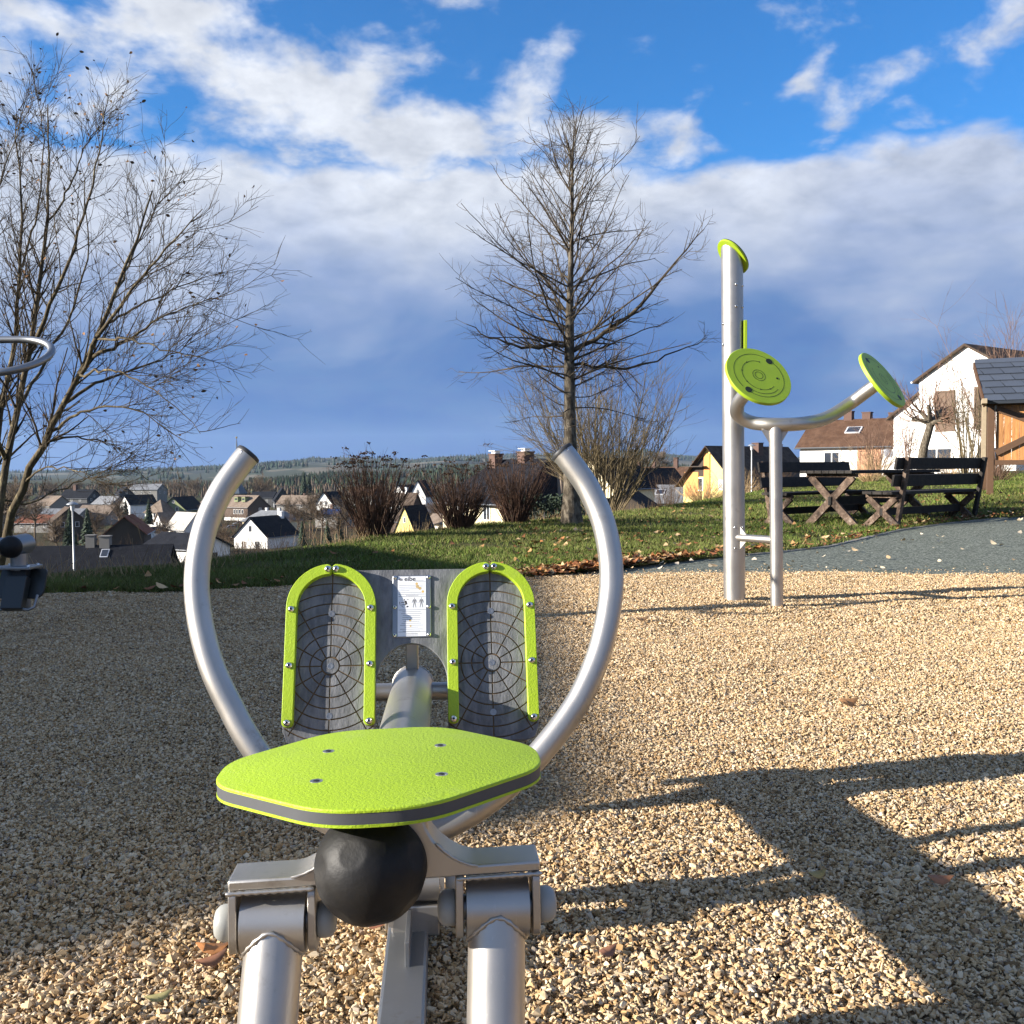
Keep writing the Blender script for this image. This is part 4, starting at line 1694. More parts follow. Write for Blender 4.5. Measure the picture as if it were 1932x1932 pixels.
# brace between the posts
q0, q1 = tl(1390, 1014, 6.22), tl(1462, 1019, 5.97)
b = MB()
b.tube([q0, q1], 0.0235, 24)
b.build('brace', M_steel, tr, smooth=True, auto=40)
# curved mounting plate hugging the post
b = MB()
zc = q0.z
a0, a1 = R(-108), R(-52)
v, f = [], []
aa = np.linspace(a0, a1, 8)
for r_ in (PR + 0.001, PR + 0.006):
    for a in aa:
        for zz in (zc - 0.085, zc + 0.085):
            v.append(Vector((math.cos(a) * r_ + lean.x * zz / lean.z, math.sin(a) * r_, zz)))
n_ = len(aa)
for i in range(n_ - 1):
    f.append((2 * i, 2 * i + 2, 2 * i + 3, 2 * i + 1))
    o_ = 2 * n_
    f.append((o_ + 2 * i, o_ + 2 * i + 1, o_ + 2 * i + 3, o_ + 2 * i + 2))
    f.append((2 * i, o_ + 2 * i, o_ + 2 * i + 2, 2 * i + 2))
    f.append((2 * i + 1, 2 * i + 3, o_ + 2 * i + 3, o_ + 2 * i + 1))
f.append((0, 1, o_ + 1, o_))
f.append((2 * n_ - 2, o_ + 2 * n_ - 2, o_ + 2 * n_ - 1, 2 * n_ - 1))
b.add(v, f)
mp_ = b.build('mount_plate', M_steel, tr)
for a in (R(-98), R(-58)):
    for dz in (-0.066, 0.066):
        nn = Vector((math.cos(a), math.sin(a), 0))
        bolt(mp_, Vector((lean.x * zc / lean.z, 0, zc + dz)) + nn * (PR + 0.006), nn, 0.007)
for sg in (-1, 1):
    b = MB()
    d_ = (q1 - q0).normalized()
    s_ = q0 + d_ * 0.03
    q = [s_ + Vector((0, 0, sg * 0.02)), s_ + d_ * 0.05 + Vector((0, 0, sg * 0.022)), s_ + Vector((0, 0, sg * 0.072))]
    w_ = Vector((0, 0, 1)).cross(d_) * 0.003
    b.add([p - w_ for p in q] + [p + w_ for p in q], [(0, 1, 2), (5, 4, 3), (0, 3, 4, 1), (1, 4, 5, 2), (2, 5, 3, 0)])
    b.build('gusset', M_steel, tr)

# ---------------------------------------------------------------- step trainer cut by the left picture edge; dark materials stand in for its shade
LY = 4.9
lb = at(-160, 1150, LY)
st = thing('step_trainer', 'shaded steel step trainer with loop handle and hanging dark footplate', 'exercise machine', (lb.x, lb.y, 0))
S0 = Vector((lb.x, lb.y, 0))


def sl(px, py, Y=LY):
    return at(px, py, Y) - S0


b = MB()
b.tube([(0, 0, -0.05), (0, 0, 1.52)], 0.068, 36)
b.build('post', M_galv_shade, st, smooth=True, auto=40)
b = MB()
b.lathe([(0.07, 0), (0.074, 0.006), (0.07, 0.012), (0.03, 0.016)], (0, 0, 1.52), (0, 0, 1), 36)
b.build('post_cap', M_lime, st, smooth=True, auto=40)
# loop handle: a flat ring of tube, drawn out
lp = []
ca, cbb = sl(-60, 672), None
for k in range(41):
    a = 2 * math.pi * k / 40
    # stadium: long axis along x
    hx = 0.30
    rr_ = 0.107
    cx = math.cos(a)
    sx = hx if cx >= 0 else -hx
    p = Vector((sx * 0.42 + rr_ * 2.15 * cx, rr_ * 1.7 * math.sin(a), rr_ * 0.98 * math.sin(a)))
    lp.append(ca + p + Vector((0.045, 0, 0)))
b = MB()
b.tube(lp, 0.0185, 20, cap=False)
b.build('loop_handle', M_galv_shade, st, smooth=True)
b = MB()
b.tube([Vector((0, 0, 1.40)), ca + Vector((-0.10, 0, 0.0))], 0.0165, 18)
b.build('handle_stem', M_galv_shade, st, smooth=True, auto=40)
# cross tube with rubber end and the pedal bracket
e0, e1 = sl(-120, 1036), sl(30, 1030)
b = MB()
b.tube([Vector((0, 0, e0.z)), e1], 0.044, 28)
b.build('cross_tube', M_galv_shade, st, smooth=True, auto=40)
e2 = sl(31, 1030, LY - 0.05)
b = MB()
b.tube([e1 + Vector((0, 0.10, 0.004)), e1 + Vector((0, -0.045, 0))], 0.052, 28)
b.build('hub', M_galv_shade, st, smooth=True, auto=40)
b = MB()
b.lathe([(0.052, 0), (0.056, 0.012), (0.052, 0.034), (0.036, 0.05), (0.012, 0.058), (0.001, 0.059)], e1 + Vector((0.004, -0.045, 0)), (0.05, -1, -0.05), 24)
b.build('ball_end', M_rubber, st, smooth=True, auto=50)
b = MB()
v0, v1 = sl(36, 1044), sl(36, 1068)
b.tube([v0, v1 + Vector((0, 0, -0.02))], 0.040, 24)
b.build('drop_tube', M_galv_shade, st, smooth=True, auto=40)
b = MB()
fl = sl(36, 1070)
b.box(fl, (0.175, 0.14, 0.016))
b.build('flange', M_galv_shade, st, bevel=0.004)
for sx in (-0.07, 0.07):
    for sy in (-0.05, 0.05):
        bolt(st, fl + Vector((sx, sy, 0.008)), (0, 0, 1), 0.009)
# hanging footplate seen from its underside
fp = sl(42, 1098)
rot = Matrix.Rotation(R(-24), 3, 'X')
pl_ = rounded([(-0.115, -0.085), (0.115, -0.085), (0.115, 0.07), (-0.115, 0.07)], [0.03, 0.05, 0.02, 0.02], 5)
b = MB()
b.prism(pl_, [(0.002, -0.016), (0, -0.014), (0, 0.0)], lambda s, t, h: fp + rot @ Vector((s, -h * 1.0, t)))
b.build('footplate', M_pole_edge, st, smooth=True, auto=30)
b = MB()
b.box(fp + rot @ Vector((-0.005, -0.035, -0.07)), (0.105, 0.05, 0.17), rot)
b.build('pedal_arm', M_pole_edge, st, bevel=0.004)
b = MB()
b.box(fp + rot @ Vector((0.0, -0.03, 0.035)), (0.075, 0.05, 0.05), rot)
b.build('pedal_socket', M_dark, st, bevel=0.003)
for sx in (-0.095, 0.098):
    b = MB()
    pts = [fp + rot @ Vector((sx, -0.02, -0.075)), fp + rot @ Vector((sx, -0.03, -0.14)), fp + rot @ Vector((sx * 0.75, -0.035, -0.155)), fp + rot @ Vector((sx * 0.45, -0.035, -0.15))]
    b.tube(pts, 0.007, 12)
    b.build('wire_loop', M_galv_shade, st, smooth=True, auto=60)
b = MB()
b.tube([sl(36, 1090) + Vector((0, 0.05, 0)), sl(36, 1150) + Vector((0, 0.08, 0))], 0.02, 16)
b.build('lower_tube', M_galv_shade, st, smooth=True, auto=40)

# ================================================================== furniture, lamps, shelter
M_wood = mat('weathered_timber', (0.010, 0.008, 0.006), 0.8, base2=(0.024, 0.017, 0.012), var=0.4, vscale=14, stretch=(1, 1, 1), bump=0.5, bscale=60)


def peel_wood():
    m = mat('peeling_stained_timber', rough=0.8)
    t, b = tree_of(m)
    tc = t.n('ShaderNodeTexCoord')
    f = t.noise(tc.outputs['Object'], 9.0, 8.0, 0.7)
    f2 = t.noise(tc.outputs['Object'], 38.0, 5.0, 0.7)
    k = t.m('ADD', t.m('MULTIPLY', f, 0.7), t.m('MULTIPLY', f2, 0.35))
    c = t.ramp(k, [(0.38, (0.026, 0.017, 0.011)), (0.52, (0.085, 0.050, 0.030)), (0.60, (0.16, 0.11, 0.075)), (0.70, (0.34, 0.28, 0.23))])
    t.put(b.inputs['Base Color'], c)
    bn = t.n('ShaderNodeBump')
    bn.inputs['Strength'].default_value = 0.6
    t.put(bn.inputs['Height'], f2)
    t.t.links.new(bn.outputs[0], b.inputs['Normal'])
    return m


M_peel = peel_wood()
# bench set: local x along the length (right and away), y across
SET_Y = 13.7
E_ANG = R(38)


def set_thing(name, label, cat, px):
    Yd = SET_Y + (1575 - px) / 95.0 * 0.62
    p = at(px - 14, 975, Yd)
    return thing(name, label, cat, (p.x, p.y, gzf(p.x, p.y)), E_ANG)


def x_leg(t, x, half, top, wtop, w=0.075, th=0.055):
    """crossed legs in the plane across the piece"""
    for sg in (-1, 1):
        b = MB()
        b.beam((x + sg * 0.0, -sg * half, 0.0), (x + sg * 0.0, sg * wtop, top), th if sg > 0 else th - 0.004, w, (1, 0, 0))
        b2 = MB()
        p, q = Vector((x, -sg * half, -0.02)), Vector((x, sg * wtop, top))
        d = (q - p).normalized()
        side = Vector((0, d.z, -d.y))
        c = [p - side * w / 2, p + side * w / 2, q + side * w / 2, q - side * w / 2]
        th_ = th if sg > 0 else th - 0.006
        v = [a - Vector((th_ / 2, 0, 0)) for a in c] + [a + Vector((th_ / 2, 0, 0)) for a in c]
        b2.add(v, [(0, 1, 2, 3), (7, 6, 5, 4), (0, 4, 5, 1), (1, 5, 6, 2), (2, 6, 7, 3), (3, 7, 4, 0)])
        b2.build('leg', M_peel, t, bevel=0.004)


L_ = 2.2
tb = set_thing('picnic_table', 'weathered dark timber picnic table on crossed legs beyond the path', 'table', 1575)
for k in range(7):
    b = MB()
    b.box((L_ / 2, -0.36 + k * 0.12, 0.755), (L_ + 0.12, 0.112, 0.042))
    b.build('plank', M_wood, tb, bevel=0.004)
for x in (0.10, L_ - 0.10):
    b = MB()
    b.box((x, 0, 0.708), (0.06, 0.80, 0.05))
    b.build('bearer', M_peel, tb, bevel=0.004)
    x_leg(tb, x, 0.40, 0.69, 0.34, 0.105)
b = MB()
b.box((L_ / 2, 0, 0.35), (L_ - 0.1, 0.05, 0.12))
b.build('stretcher', M_wood, tb, bevel=0.004)


def bench(px, label, back):
    t = set_thing('park_bench', label, 'bench', px)
    # back: +1 backrest on the +y side, -1 on the -y side
    for k in range(3):
        b = MB()
        b.box((L_ / 2, -0.15 + k * 0.15, 0.455), (L_ + 0.1, 0.14, 0.04))
        b.build('seat_plank', M_wood, t, bevel=0.004)
    for x in (0.08, L_ - 0.08):
        b = MB()
        b.box((x, 0, 0.412), (0.06, 0.46, 0.045))
        b.build('bearer', M_peel, t, bevel=0.004)
        x_leg(t, x, 0.26, 0.39, 0.20, 0.085)
        b = MB()
        b.beam((x + 0.058, back * 0.18, 0.0), (x + 0.058, back * 0.34, 0.93), 0.05, 0.075, (1, 0, 0))
        b.build('back_post', M_peel if x < 1 else M_wood, t, bevel=0.004)
    for k, z in enumerate((0.62, 0.845)):
        b = MB()
        y = back * (0.18 + 0.16 * z / 0.93 - 0.055)
        rot = Matrix.Rotation(-back * R(9.8), 3, 'X')
        b.box((L_ / 2, y, z), (L_ + 0.12, 0.034, 0.155), rot)
        b.build('back_plank', M_wood, t, bevel=0.004)
    b = MB()
    b.box((L_ / 2, 0, 0.2), (L_ - 0.1, 0.045, 0.10))
    b.build('stretcher', M_wood, t, bevel=0.004)
    return t


bench(1478, 'dark timber bench half hidden behind the slim steel post, beyond the picnic table', 1)
bench(1672, 'dark timber bench with its slatted back towards the viewer, right of the picnic table', -1)


# ---- street lamps
M_lamp_pole = mat('lamp_pole_paint', (0.40, 0.41, 0.41), 0.45, metal=0.6, var=0.1, vscale=3)
M_lamp_glass = mat('lamp_diffuser', (0.70, 0.71, 0.72), 0.3)


def lamp(px, py_top, py_base, Y, label):
    p0, p1 = at(px, py_base, Y), at(px, py_top, Y)
    base = Vector((p0.x, p0.y, min(p0.z, gzf(p0.x, p0.y))))
    h = p1.z - base.z
    t = thing('street_lamp', label, 'street lamp', base)
    k = (p1.z - p0.z) / 3.6
    r = 0.045 * k
    b = MB()
    b.tube([(0, 0, -0.3), (0, 0, h * 0.22), (0, 0, h * 0.225), (0, 0, h - 0.42 * k)], [r * 1.5, r * 1.4, r, r * 0.85], 14)
    b.build('pole', M_lamp_pole, t, smooth=True, auto=40)
    b = MB()
    b.lathe([(r * 1.2, 0), (0.085 * k, 0.05 * k), (0.10 * k, 0.30 * k)], (0, 0, h - 0.44 * k), (0, 0, 1), 18)
    b.build('diffuser', M_lamp_glass, t, smooth=True, auto=40)
    b = MB()
    b.lathe([(0.26 * k, 0), (0.25 * k, 0.025 * k), (0.12 * k, 0.10 * k), (0.02 * k, 0.13 * k)], (0, 0, h - 0.14 * k), (0, 0, 1), 22)
    b.build('hood', M_lamp_pole, t, smooth=True, auto=40)


lamp(140.5, 946, 1094, 34.0, 'grey street lamp with wide flat hood below the bank, in front of the slate roof')
lamp(1418, 837, 940, 70.0, 'slim grey street lamp beside the yellow house')


# ---- timber shelter at the right edge
M_slate = mat('anthracite_roof_panel', (0.055, 0.065, 0.085), 0.4, var=0.12, vscale=3, obj_rand=0.12)
M_cedar = mat('oiled_wood_planks', (0.30, 0.125, 0.035), 0.55, base2=(0.40, 0.19, 0.06), var=0.3, vscale=5, stretch=(6, 6, 0.7), bump=0.3, bscale=30, obj_rand=0.2)
M_brown = mat('dark_brown_beam', (0.085, 0.042, 0.018), 0.6, var=0.3, vscale=9)
M_pale = mat('pale_timber', (0.30, 0.235, 0.15), 0.7, var=0.25, vscale=9)
SHY = 20.5
o0 = at(1868, 905, SHY)
sh = thing('timber_shelter', 'small timber shelter with dark panelled roof and warm plank wall at the right edge', 'shelter', (o0.x, o0.y, gzf(o0.x, o0.y)), R(-24))
OZ = gzf(o0.x, o0.y)


def sz(py):
    return at(1880, py, SHY).z - OZ


zb, zt = sz(871), sz(762)
wlen = 3.2
npl = 22
for k in range(npl):
    b = MB()
    b.box((0.10 + (k + 0.5) * wlen / npl, 0.0, (zb + zt) / 2), (wlen / npl - 0.006, 0.028, zt - zb))
    b.build('wall_plank', M_cedar, sh)
for x in (0.0, wlen + 0.1):
    b = MB()
    b.box((x, -0.02, zt / 2 - 0.1), (0.13, 0.13, zt + 0.2))
    b.build('corner_post', M_brown, sh, bevel=0.006)
    b = MB()
    b.box((x - 0.05, 2.4, zt / 2 - 0.1), (0.13, 0.13, zt + 0.2))
    b.build('corner_post', M_brown, sh, bevel=0.006)
b = MB()
b.box((wlen / 2, -0.035, zb - 0.02), (wlen + 0.2, 0.07, 0.10))
b.build('sill_beam', M_brown, sh, bevel=0.005)
b = MB()
b.box((wlen / 2, -0.035, zt + 0.02), (wlen + 0.2, 0.09, 0.12))
b.build('top_beam', M_brown, sh, bevel=0.005)
for p, q in (((0.10, zt - 0.10), (1.30, zt - 0.62)), ((0.10, zb + 0.18), (1.30, zb + 0.82)), ((1.30, zt - 0.62), (2.5, zt - 0.1)), ((1.30, zb + 0.82), (2.5, zb + 0.18))):
    b = MB()
    b.beam((p[0], -0.045, p[1]), (q[0], -0.045, q[1]), 0.055, 0.13, (0, 0, 1))
    b.build('brace', M_brown, sh, bevel=0.004)
b = MB()
b.box((-0.13, -0.03, zt - 0.62), (0.09, 0.11, 1.35))
b.build('front_post', M_pale, sh, bevel=0.005)
for py in (762,):
    b = MB()
    b.box((-0.14, -0.25, zt + 0.03), (0.10, 0.75, 0.10))
    b.build('rafter_end', M_pale, sh, bevel=0.005)
# roof slope facing the viewer, ridge along x
re = Vector((-0.12, -0.35, sz(759)))          # lower left corner
rt = Vector((-0.42, 0.85, sz(676)))          # upper left corner
u = Vector((1, 0, 0))
vv = (rt - Vector((re.x, 0, 0)) - Vector((0, re.y, 0)) + Vector((re.x, 0, 0)))
vdir = Vector((0, rt.y - re.y, rt.z - re.z))
vlen = vdir.length
vdir.normalize()
nr = u.cross(vdir).normalized()
b = MB()
P = [re + u * 0, re + u * 4.0, re + u * 4.0 + vdir * vlen, re + vdir * vlen + u * (rt.x - re.x) * 0.6]
P2 = [p - nr * 0.06 for p in P]
b.add(P + P2, [(0, 1, 2, 3), (7, 6, 5, 4), (0, 4, 5, 1), (1, 5, 6, 2), (2, 6, 7, 3), (3, 7, 4, 0)])
roof = b.build('roof', M_slate, sh)
rows, cw = 6, 0.395
rh = vlen / rows
for r_ in range(rows):
    off = -0.2 * (r_ % 2)
    for c_ in range(-1, 10):
        x0 = off + c_ * cw
        x1 = x0 + cw - 0.022
        skew = -0.085
        lo = -0.115 * r_ / rows * 1.0 + 0.0
        q = [(x0, 0), (x1, 0), (x1 + skew, 1), (x0 + skew, 1)]
        xl = (rt.x - re.x) * 0.6
        pts = []
        for (xx, f) in q:
            xmin = xl * (r_ + f) / rows
            xx = min(max(xx, xmin), 4.0)
            pts.append(re + u * xx + vdir * (rh * (r_ + f) - (0.0 if f else 0.0)) + nr * (0.030 - 0.022 * f))
        if (pts[1] - pts[0]).length < 0.04 and (pts[2] - pts[3]).length < 0.04:
            continue
        lowr = [p - nr * 0.014 for p in pts]
        b = MB()
        b.add(pts + lowr, [(0, 1, 2, 3), (0, 4, 5, 1), (1, 5, 6, 2), (3, 2, 6, 7), (0, 3, 7, 4)])
        b.build('roof_shingle', M_slate, roof)
b = MB()
b.beam(re + vdir * (vlen + 0.02) + u * ((rt.x - re.x) * 0.6), re + vdir * (vlen + 0.02) + u * 4.0, 0.16, 0.06, nr)
b.build('ridge_cap', M_slate, roof)
b = MB()
b.beam(re + nr * 0.0 - u * 0.02 - nr * 0.06, re + vdir * vlen + u * ((rt.x - re.x) * 0.6 - 0.02) - nr * 0.06, 0.03, 0.16, nr)
b.build('verge_board', M_brown, roof)
# back slope
bk = MB()
top = re + vdir * vlen
Q = [top + u * ((rt.x - re.x) * 0.6), top + u * 4.0, top + u * 4.0 + Vector((0, 1.3, -0.95)), top + Vector((0, 1.3, -0.95))]
bk.add(Q + [p - Vector((0, 0, 0.06)) for p in Q], [(0, 1, 2, 3), (7, 6, 5, 4), (0, 4, 5, 1), (1, 5, 6, 2), (2, 6, 7, 3), (3, 7, 4, 0)])
bk.build('roof_back', M_slate, sh)

# ================================================================== houses
def plaster(name, col, var=0.12):
    return mat(name, col, 0.9, var=var, vscale=0.7, bump=0.15, bscale=20, spec=0.2)


def roof_mat(name, c1, c2, rows=3.2):
    m = mat(name, rough=0.9, spec=0.12)
    t, b = tree_of(m)
    tc = t.n('ShaderNodeTexCoord')
    sp = t.n('ShaderNodeSeparateXYZ')
    t.put(sp.inputs[0], tc.outputs['Object'])
    z = t.m('MULTIPLY', sp.outputs[2], rows)
    saw = t.m('FRACT', z)
    f = t.noise(tc.outputs['Object'], 1.2, 8.0, 0.7)
    f2 = t.noise(tc.outputs['Object'], 14.0, 3.0, 0.6)
    col = t.mix(t.step(f, 0.35, 0.68), (*c1, 1), (*c2, 1))
    k = t.m('ADD', 0.65, t.m('MULTIPLY', f2, 0.7))
    vm = t.n('ShaderNodeVectorMath', operation='SCALE')
    t.put(vm.inputs[0], col)
    t.put(vm.inputs['Scale'], k)
    t.put(b.inputs['Base Color'], vm.outputs[0])
    bn = t.n('ShaderNodeBump')
    bn.inputs['Strength'].default_value = 1.0
    bn.inputs['Distance'].default_value = 0.07
    t.put(bn.inputs['Height'], t.m('ADD', saw, t.m('MULTIPLY', f2, 0.5)))
    t.t.links.new(bn.outputs[0], b.inputs['Normal'])
    return m


PW_ = mat('white_plaster', (0.80, 0.78, 0.74), 0.9, base2=(0.68, 0.65, 0.60), var=0.07, vscale=1.1, stretch=(1.6, 1.6, 0.25), bump=0.15, bscale=20, spec=0.2, thr=(0.45, 0.75))
PC = plaster('cream_plaster', (0.74, 0.64, 0.42))
PY = plaster('yellow_plaster', (0.80, 0.62, 0.22))
PG = plaster('olive_plaster', (0.21, 0.24, 0.125))
PO = plaster('orange_plaster', (0.62, 0.30, 0.10))
PPK = plaster('salmon_plaster', (0.52, 0.28, 0.17))
PGR = plaster('grey_plaster', (0.20, 0.19, 0.175))
PB = mat('brown_shingle_wall', (0.085, 0.055, 0.038), 0.85, var=0.3, vscale=2)
PK = mat('black_slate_wall', (0.025, 0.025, 0.028), 0.7, var=0.3, vscale=2)
PWD = mat('dark_board_wall', (0.045, 0.032, 0.022), 0.85, var=0.3, vscale=2, stretch=(5, 5, .4))
RD = roof_mat('dark_slate_roof', (0.008, 0.009, 0.013), (0.016, 0.017, 0.022))
RB = roof_mat('brown_tile_roof', (0.070, 0.038, 0.024), (0.115, 0.066, 0.042), 3.4)
RG = roof_mat('weathered_grey_brown_roof', (0.155, 0.118, 0.090), (0.23, 0.18, 0.14))
RR_ = roof_mat('red_brown_roof', (0.15, 0.055, 0.035), (0.20, 0.085, 0.05))
RS = roof_mat('grey_sheet_roof', (0.15, 0.155, 0.165), (0.22, 0.225, 0.235), 1.0)
RBL = roof_mat('brown_black_tile_roof', (0.060, 0.042, 0.032), (0.105, 0.080, 0.062), 3.2)
RP = roof_mat('pale_sheet_roof', (0.36, 0.33, 0.29), (0.46, 0.43, 0.38), 1.0)
M_glass = mat('window_glass', (0.030, 0.035, 0.045), 0.08, spec=0.8)
M_frame = mat('white_window_frame', (0.70, 0.70, 0.68), 0.5)
M_brick = mat('chimney_brick', (0.105, 0.060, 0.045), 0.9, var=0.3, vscale=5)
M_curtain = mat('window_curtain', (0.55, 0.53, 0.50), 0.8, var=0.2, vscale=5)
M_shut = mat('brown_shutter', (0.10, 0.058, 0.032), 0.7, var=0.2, vscale=4)
M_gutter = mat('zinc_gutter', (0.20, 0.205, 0.21), 0.4, metal=0.7)
M_solar = mat('solar_panel', (0.015, 0.03, 0.10), 0.12, spec=0.8)
M_metal_w = mat('white_metal', (0.75, 0.76, 0.77), 0.35, metal=0.3)


def house(px, py, Y, w, l, eave, ridge, rot, wall, roofm, label, wins=(), chim=(), hip=0.0, over=0.35, cat='house', name='house', deep=7.0, pane=M_glass, extra=None):
    """px,py,Y: where the middle of the ground floor's foot stands. local y runs along the ridge, the front gable looks to -y"""
    p = at(px, py, Y)
    t = thing(name, label, cat, (p.x, p.y, p.z), R(rot))
    hw, hl = w / 2, l / 2
    b = MB()
    if hip:
        v = [(-hw, -hl, -deep), (hw, -hl, -deep), (hw, hl, -deep), (-hw, hl, -deep), (-hw, -hl, eave), (hw, -hl, eave), (hw, hl, eave), (-hw, hl, eave)]
        b.add(v, [(0, 1, 5, 4), (1, 2, 6, 5), (2, 3, 7, 6), (3, 0, 4, 7), (4, 5, 6, 7)])
    else:
        v = [(-hw, -hl, -deep), (hw, -hl, -deep), (hw, -hl, eave), (0, -hl, ridge - 0.02), (-hw, -hl, eave), (-hw, hl, -deep), (hw, hl, -deep), (hw, hl, eave), (0, hl, ridge - 0.02), (-hw, hl, eave)]
        b.add(v, [(0, 1, 2, 3, 4), (9, 8, 7, 6, 5), (1, 6, 7, 2), (5, 0, 4, 9), (2, 7, 8, 3), (3, 8, 9, 4)])
    b.build('wall', wall, t)
    sl_ = (ridge - eave) / hw
    ow = hw + over
    ze = eave - sl_ * over
    th = 0.16
    b = MB()
    if hip:
        ol = hl + over
        hy = hl * (1 - hip)
        top = [(0, -hy, ridge + 0.05), (0, hy, ridge + 0.05)]
        v = [(-ow, -ol, ze), (ow, -ol, ze), (ow, ol, ze), (-ow, ol, ze)] + top + [(-ow, -ol, ze - th), (ow, -ol, ze - th), (ow, ol, ze - th), (-ow, ol, ze - th)]
        b.add(v, [(0, 1, 4), (1, 2, 5, 4), (2, 3, 5), (3, 0, 4, 5), (0, 6, 7, 1), (1, 7, 8, 2), (2, 8, 9, 3), (3, 9, 6, 0), (9, 8, 7, 6)])
    else:
        ol = hl + over
        v = []
        for y in (-ol, ol):
            v += [(-ow, y, ze + 0.02), (0, y, ridge + 0.04), (ow, y, ze + 0.02), (ow, y, ze + 0.02 - th), (0, y, ridge + 0.04 - th), (-ow, y, ze + 0.02 - th)]
        b.add(v, [(0, 1, 7, 6), (1, 2, 8, 7), (2, 3, 9, 8), (3, 4, 10, 9), (4, 5, 11, 10), (5, 0, 6, 11), (0, 5, 4, 1), (1, 4, 3, 2), (6, 7, 10, 11), (7, 8, 9, 10)])
    ro = b.build('roof', roofm, t)
    for c in chim:
        x, y, hgt = c[0], c[1], c[2]
        s = c[3] if len(c) > 3 else 0.55
        zr = ridge - abs(x) * sl_
        b = MB()
        b.box((x, y, zr + hgt / 2 - 0.3), (s, s, hgt + 0.6))
        b.box((x, y, zr + hgt + 0.05), (s * 1.15, s * 1.15, 0.1))
        ch = b.build('chimney', M_brick if len(c) < 5 else c[4], ro)
    if not wins and cat == 'house' and not hip and eave > 0.8:
        zc_ = min(1.5, eave - 0.7)
        wins = [('f', -w * 0.22, zc_, 0.75, 1.0), ('f', w * 0.22, zc_, 0.75, 1.0), ('l', -l * 0.25, zc_, 0.8, 1.0), ('l', l * 0.05, zc_, 0.8, 1.0), ('l', l * 0.32, zc_, 0.8, 1.0)]
        if ridge - eave > 2.2:
            wins.append(('f', 0, eave + 0.55, 0.65, 0.9))
    for sg in (-1, 1):
        b = MB()
        b.tube([(sg * (ow + 0.06), -hl - over, ze - 0.06), (sg * (ow + 0.06), hl + over, ze - 0.06)], 0.075, 6)
        b.build('gutter', M_gutter, ro)
    for wn in wins:
        face, u_, z_, ww, hh = wn[:5]
        pm = wn[5] if len(wn) > 5 else pane
        fm = wn[6] if len(wn) > 6 else M_frame
        if face == 'f':
            o, ux, nx = Vector((u_, -hl, z_)), Vector((1, 0, 0)), Vector((0, -1, 0))
        elif face == 'l':
            o, ux, nx = Vector((-hw, u_, z_)), Vector((0, -1, 0)), Vector((-1, 0, 0))
        else:
            o, ux, nx = Vector((hw, u_, z_)), Vector((0, 1, 0)), Vector((1, 0, 0))
        uz = Vector((0, 0, 1))
        fw = max(0.07, 0.09 * min(ww, hh))
        b = MB()
        rotm = Matrix((ux, -nx, uz)).transposed()
        b.box(o + uz * (hh / 2 - fw / 2) + nx * 0.02, (ww, 0.08, fw), rotm)
        b.box(o - uz * (hh / 2 - fw / 2) + nx * 0.03, (ww + 0.1, 0.12, fw), rotm)
        for sg in (-1, 1):
            b.box(o + ux * sg * (ww / 2 - fw / 2) + nx * 0.02, (fw, 0.08, hh - 2 * fw), rotm)
        if ww > 0.75:
            b.box(o + nx * 0.015, (fw * 0.7, 0.06, hh - 2 * fw), rotm)
        wo = b.build('window', fm, t)
        b = MB()
        b.box(o + nx * 0.004, (ww - 2 * fw + 0.02, 0.02, hh - 2 * fw + 0.02), rotm)
        b.build('pane', pm, wo)
    return t


def skylight(t, x, y, w, h, ridge, sl_, side=-1):
    """a roof window lying in the slope"""
    up = Vector((-side * 1.0, 0, sl_)).normalized()
    nr_ = Vector((side * sl_, 0, 1)).normalized()
    o = Vector((x, y, ridge - abs(x) * sl_ + 0.10))
    rotm = Matrix((Vector((0, 1, 0)), up, nr_)).transposed()
    b = MB()
    b.box(o, (w, h, 0.12), rotm)
    f = b.build('roof_window', M_metal_w, t)
    b = MB()
    b.box(o + nr_ * 0.05, (w * 0.82, h * 0.84, 0.05), rotm)
    b.build('pane', M_glass, f)


def dormer(t, x, y, w, h, ridge, sl_, side, wall, roofm):
    z = ridge - abs(x) * sl_
    b = MB()
    b.box((x + side * 0.0, y, z + h / 2), (1.6, w, h + 0.5))
    d = b.build('dormer', wall, t)
    b = MB()
    b.box((x, y, z + h + 0.3), (1.9, w + 0.4, 0.14))
    b.build('dormer_roof', roofm, d)
    b = MB()
    b.box((x + side * 0.81, y, z + h * 0.55), (0.03, w * 0.7, h * 0.6))
    b.build('pane', M_glass, d)


# ---- right-hand neighbours, on the level of the playground
h = house(1412, 940, 150, 9.6, 19.0, 2.9, 7.9, -50, PY, RBL, 'yellow gabled house with orange balcony strip behind the tall steel post', over=0.9,
          wins=(('f', 2.55, 2.2, 1.6, 1.5, M_curtain), ('f', -2.0, 2.3, 1.9, 2.0), ('r', -3.5, 1.5, 1.5, 1.5), ('r', 0.2, 1.5, 1.5, 1.5), ('r', 4, 1.5, 1.5, 1.5)), chim=((0.8, 1.2, 1.3, 1.2), (0.6, 7.0, 0.9, 0.8)))
b = MB()
b.box((-3.2, -9.55, 2.3), (2.6, 0.10, 3.6))
b.build('orange_panel', PO, h)
b = MB()
b.box((-0.3, -9.57, 3.4), (1.1, 0.14, 6.8))
b.build('pilaster', PO, h)
b = MB()
b.box((-2.2, -10.1, 4.9), (3.8, 1.2, 0.15))
b.add([(-4.3, -9.51, 3.4), (-0.9, -9.51, 3.4), (-0.9, -9.51, 6.7)], [(0, 1, 2)])
b.build('balcony', PWD, h)
b = MB()
b.box((4.81, 1.0, -0.2), (0.06, 18.9, 6.0))
